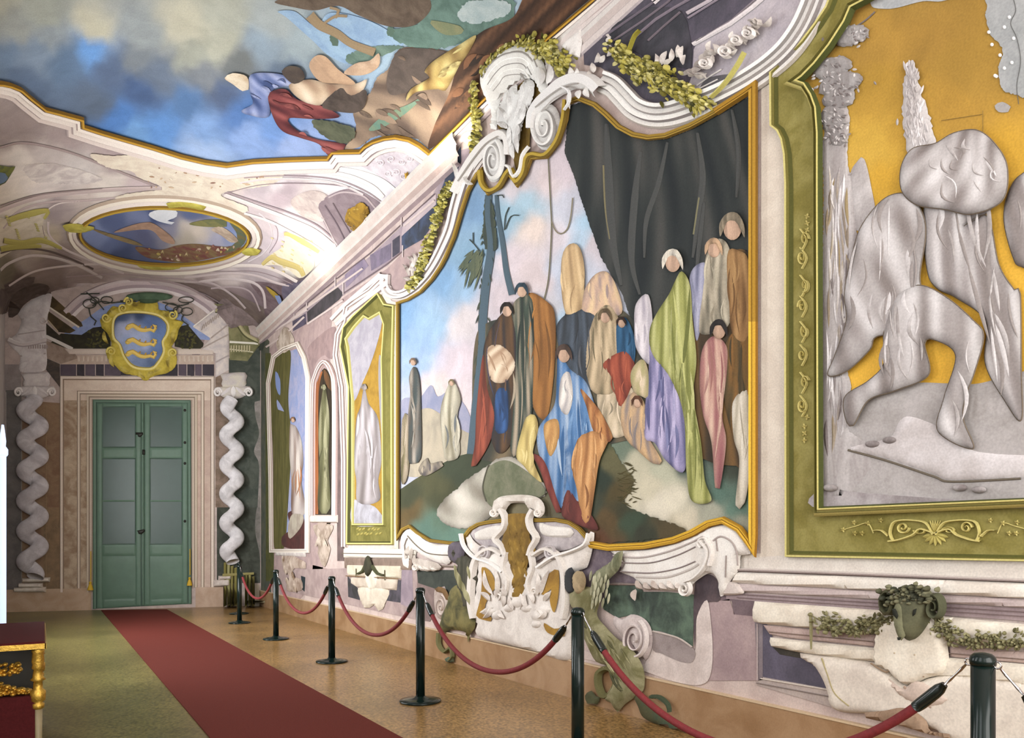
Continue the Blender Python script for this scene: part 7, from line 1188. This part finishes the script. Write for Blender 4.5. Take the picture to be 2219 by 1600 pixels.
def stanchion(p, label, grp='rope barrier stanchions'):
    t = thing('rope_stanchion', label, 'stanchion', p, grp)
    b = B(); b.lathe(p, [(0.175, 0.0), (0.180, 0.008), (0.176, 0.016), (0.12, 0.026), (0.055, 0.036), (0.043, 0.05)], n=40); b.obj('base_plate', LAC, t, True)
    b = B(); b.lathe(p, [(0.0385, 0.045), (0.0385, SH - 0.045)], n=28); b.obj('pole', LAC, t, True)
    b = B(); b.lathe(p, [(0.041, SH - 0.045), (0.043, SH - 0.03), (0.040, SH - 0.015), (0.028, SH - 0.004), (0.008, SH)], n=28); b.obj('domed_cap', LAC, t, True)
    d = Vector((0, 1, 0)); 
    for s_ in (-1, 1):
        b = B(); c = p + d * s_ * 0.048 + Vector((0, 0, SH - 0.04)); b.tube([c + d * (0.012 * math.cos(a)) + Vector((0, 0, 0.012 * math.sin(a))) for a in [i * math.pi / 6 for i in range(13)]], 0.0035, n=6); b.obj('eyelet', CHR, t, True)
    return t
for p, l in zip(ST, SL): stanchion(p, l)
stanchion(gp(518, 1331), 'black stanchion standing behind the farthest one of the rope line')
RL = ['red rope between the two farthest stanchions', 'red rope hanging between the second and third farthest stanchions', 'red rope hanging from the third farthest stanchion towards the painted basin', 'red rope sagging in front of the painted basin', 'large red rope sagging across the lower right, left of the nearest stanchion', 'red rope leaving the nearest stanchion to the right']
LOW = [0.50, 0.47, 0.45, 0.44, 0.40, 0.42]
for i in range(6):
    a, c = ST[i] + Vector((0, 0, SH - 0.05)), ST[i + 1] + Vector((0, 0, SH - 0.05)); u = (c - a).normalized(); a = a + u * 0.055; c = c - u * 0.055
    t = thing('barrier_rope', RL[i], 'rope', (a + c) / 2 - Vector((0, 0, SH - 0.05)) , 'ropes of the barrier'); L = (c - a).length; sag = a.z - LOW[i]
    def q(v): x = (v - 0.5) * 2; k = 1.6; return a.lerp(c, v) - Vector((0, 0, sag * (1 - (math.cosh(k * x) - 1) / (math.cosh(k) - 1))))
    b = B(); b.tube([q(0.055 + 0.89 * j / 40) for j in range(41)], 0.0185, n=12); b.obj('rope', ROPE, t, True)
    for e0, e1, g0 in ((0.035, 0.085, 0.0), (0.965, 0.915, 1.0)):
        b = B(); P = [q(e0 + (e1 - e0) * j / 6) for j in range(7)]; b.tube(P, [0.012, 0.021, 0.023, 0.023, 0.023, 0.023, 0.021], n=14); b.obj('end_sleeve', SLV, t, True)
        b = B(); b.tube([q(g0 + (e0 - g0) * j / 4) for j in range(5)], [0.004, 0.006, 0.004, 0.006, 0.004], n=8); b.obj('snap_hook', CHR, t, True)
# gilded console table against the window wall
GILT = mat('carved_gilt_wood', (226, 176, 60), 0.28, 0.75, noise=0.35, nscale=30, bump=0.6); VEL = mat('dark_red_velvet', (84, 24, 26), 0.9, noise=0.25, nscale=90, bump=0.25, spec=0.15)
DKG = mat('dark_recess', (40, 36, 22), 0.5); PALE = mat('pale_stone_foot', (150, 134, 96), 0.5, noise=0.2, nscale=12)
yn = 5.30; yf = 6.62; xr = 0.012; xl = WL + 0.02; zt = 0.775
t = thing('console_table', 'gilded carved console table with dark red velvet top at the lower left edge', 'table', ((xr + xl) / 2, (yn + yf) / 2, 0))
b = B(); b.box(xl, xr, yn, yf, zt - 0.03, zt, (84, 24, 26)); b.obj('velvet_top', VEL, t)
b = B(); b.box(xl, xr + 0.006, yn - 0.008, yn, zt - 0.045, zt - 0.012, (200, 150, 40)); b.box(xr, xr + 0.008, yn - 0.008, yf, zt - 0.045, zt - 0.012, (200, 150, 40)); b.obj('gilt_edge', GILT, t)
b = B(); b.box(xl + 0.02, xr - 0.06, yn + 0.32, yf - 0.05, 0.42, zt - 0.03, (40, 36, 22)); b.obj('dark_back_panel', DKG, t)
def legp(x, y):
    b = B(); b.lathe((x, y, 0), [(0.02, 0.0), (0.024, 0.05), (0.02, 0.12), (0.024, 0.36)], n=20); b.obj('leg', PALE, t, True)
    b = B(); b.lathe((x, y, 0), [(0.022, 0.36), (0.034, 0.37), (0.034, 0.395), (0.024, 0.40), (0.04, 0.415), (0.042, 0.47), (0.026, 0.485), (0.024, 0.53), (0.042, 0.54), (0.03, 0.555), (0.024, 0.60), (0.034, 0.61), (0.03, 0.63), (0.034, 0.65), (0.03, 0.70), (0.036, 0.715), (0.024, 0.74)], n=20); b.obj('gilt_baluster', GILT, t, True)
legp(xr - 0.035, yn + 0.04); legp(xr - 0.035, yf - 0.06); legp(xl + 0.06, yf - 0.06); legp(xl + 0.06, yn + 0.04)
b = B(); r = random.Random(5)
def bl3(b, c, R, hgt):
    n = 8; vs = [(c[0], c[1] - hgt, c[2])]
    for k, hh in ((0.6, 0.75), (1, 0)):
        for i in range(n): a = i * math.pi / 4; vs.append((c[0] + R * k * math.cos(a), c[1] - hgt * hh, c[2] + R * k * math.sin(a) * 0.8))
    b.add(vs, [(0, 1 + i, 1 + (i + 1) % n) for i in range(n)] + [(1 + i, 9 + i, 9 + (i + 1) % n, 1 + (i + 1) % n) for i in range(n)], (220, 180, 60))
for i in range(230):
    x = -0.30 + r.random() * 0.235; u = (x + 0.30) / 0.235; low = i % 3
    z = r.uniform(0.455, 0.555 - 0.085 * u) if low else r.uniform(0.585, 0.655) - 0.02 * u
    if not low and u > .78: continue
    bl3(b, (x, yn + 0.09 + r.uniform(-0.02, 0.03), z), r.uniform(0.008, 0.019), r.uniform(0.015, 0.04))
b.obj('carved_apron', GILT, t)
b = B(); b.box(xl + 0.01, xr - 0.05, yn + 0.02, yf - 0.02, 0.0, 0.445, (84, 24, 26)); b.obj('velvet_plinth', VEL, t)
# bright standing lamp tube at the left edge
EM = mat('white_tube_light', (196, 218, 255), 0.4, emit=1.15); WHP = mat('white_metal', (215, 218, 225), 0.35)
c = floor_pt(6, 1420); c.z = 0
t = thing('tube_floor_lamp', 'tall white glowing tube lamp at the left edge of the picture', 'lamp', c)
b = B(); b.lathe(c, [(0.14, 0), (0.14, 0.02), (0.05, 0.04), (0.036, 0.06)], n=24); b.obj('base', WHP, t, True)
b = B(); b.lathe(c, [(0.036, 0.06), (0.036, 2.42)], n=20); b.obj('light_tube', EM, t, True)
b = B(); b.lathe(c, [(0.045, 2.42), (0.055, 2.44), (0.055, 2.50), (0.03, 2.54), (0.035, 2.60), (0.02, 2.74), (0.012, 2.80)], n=20); b.obj('finial', EM, t, True)
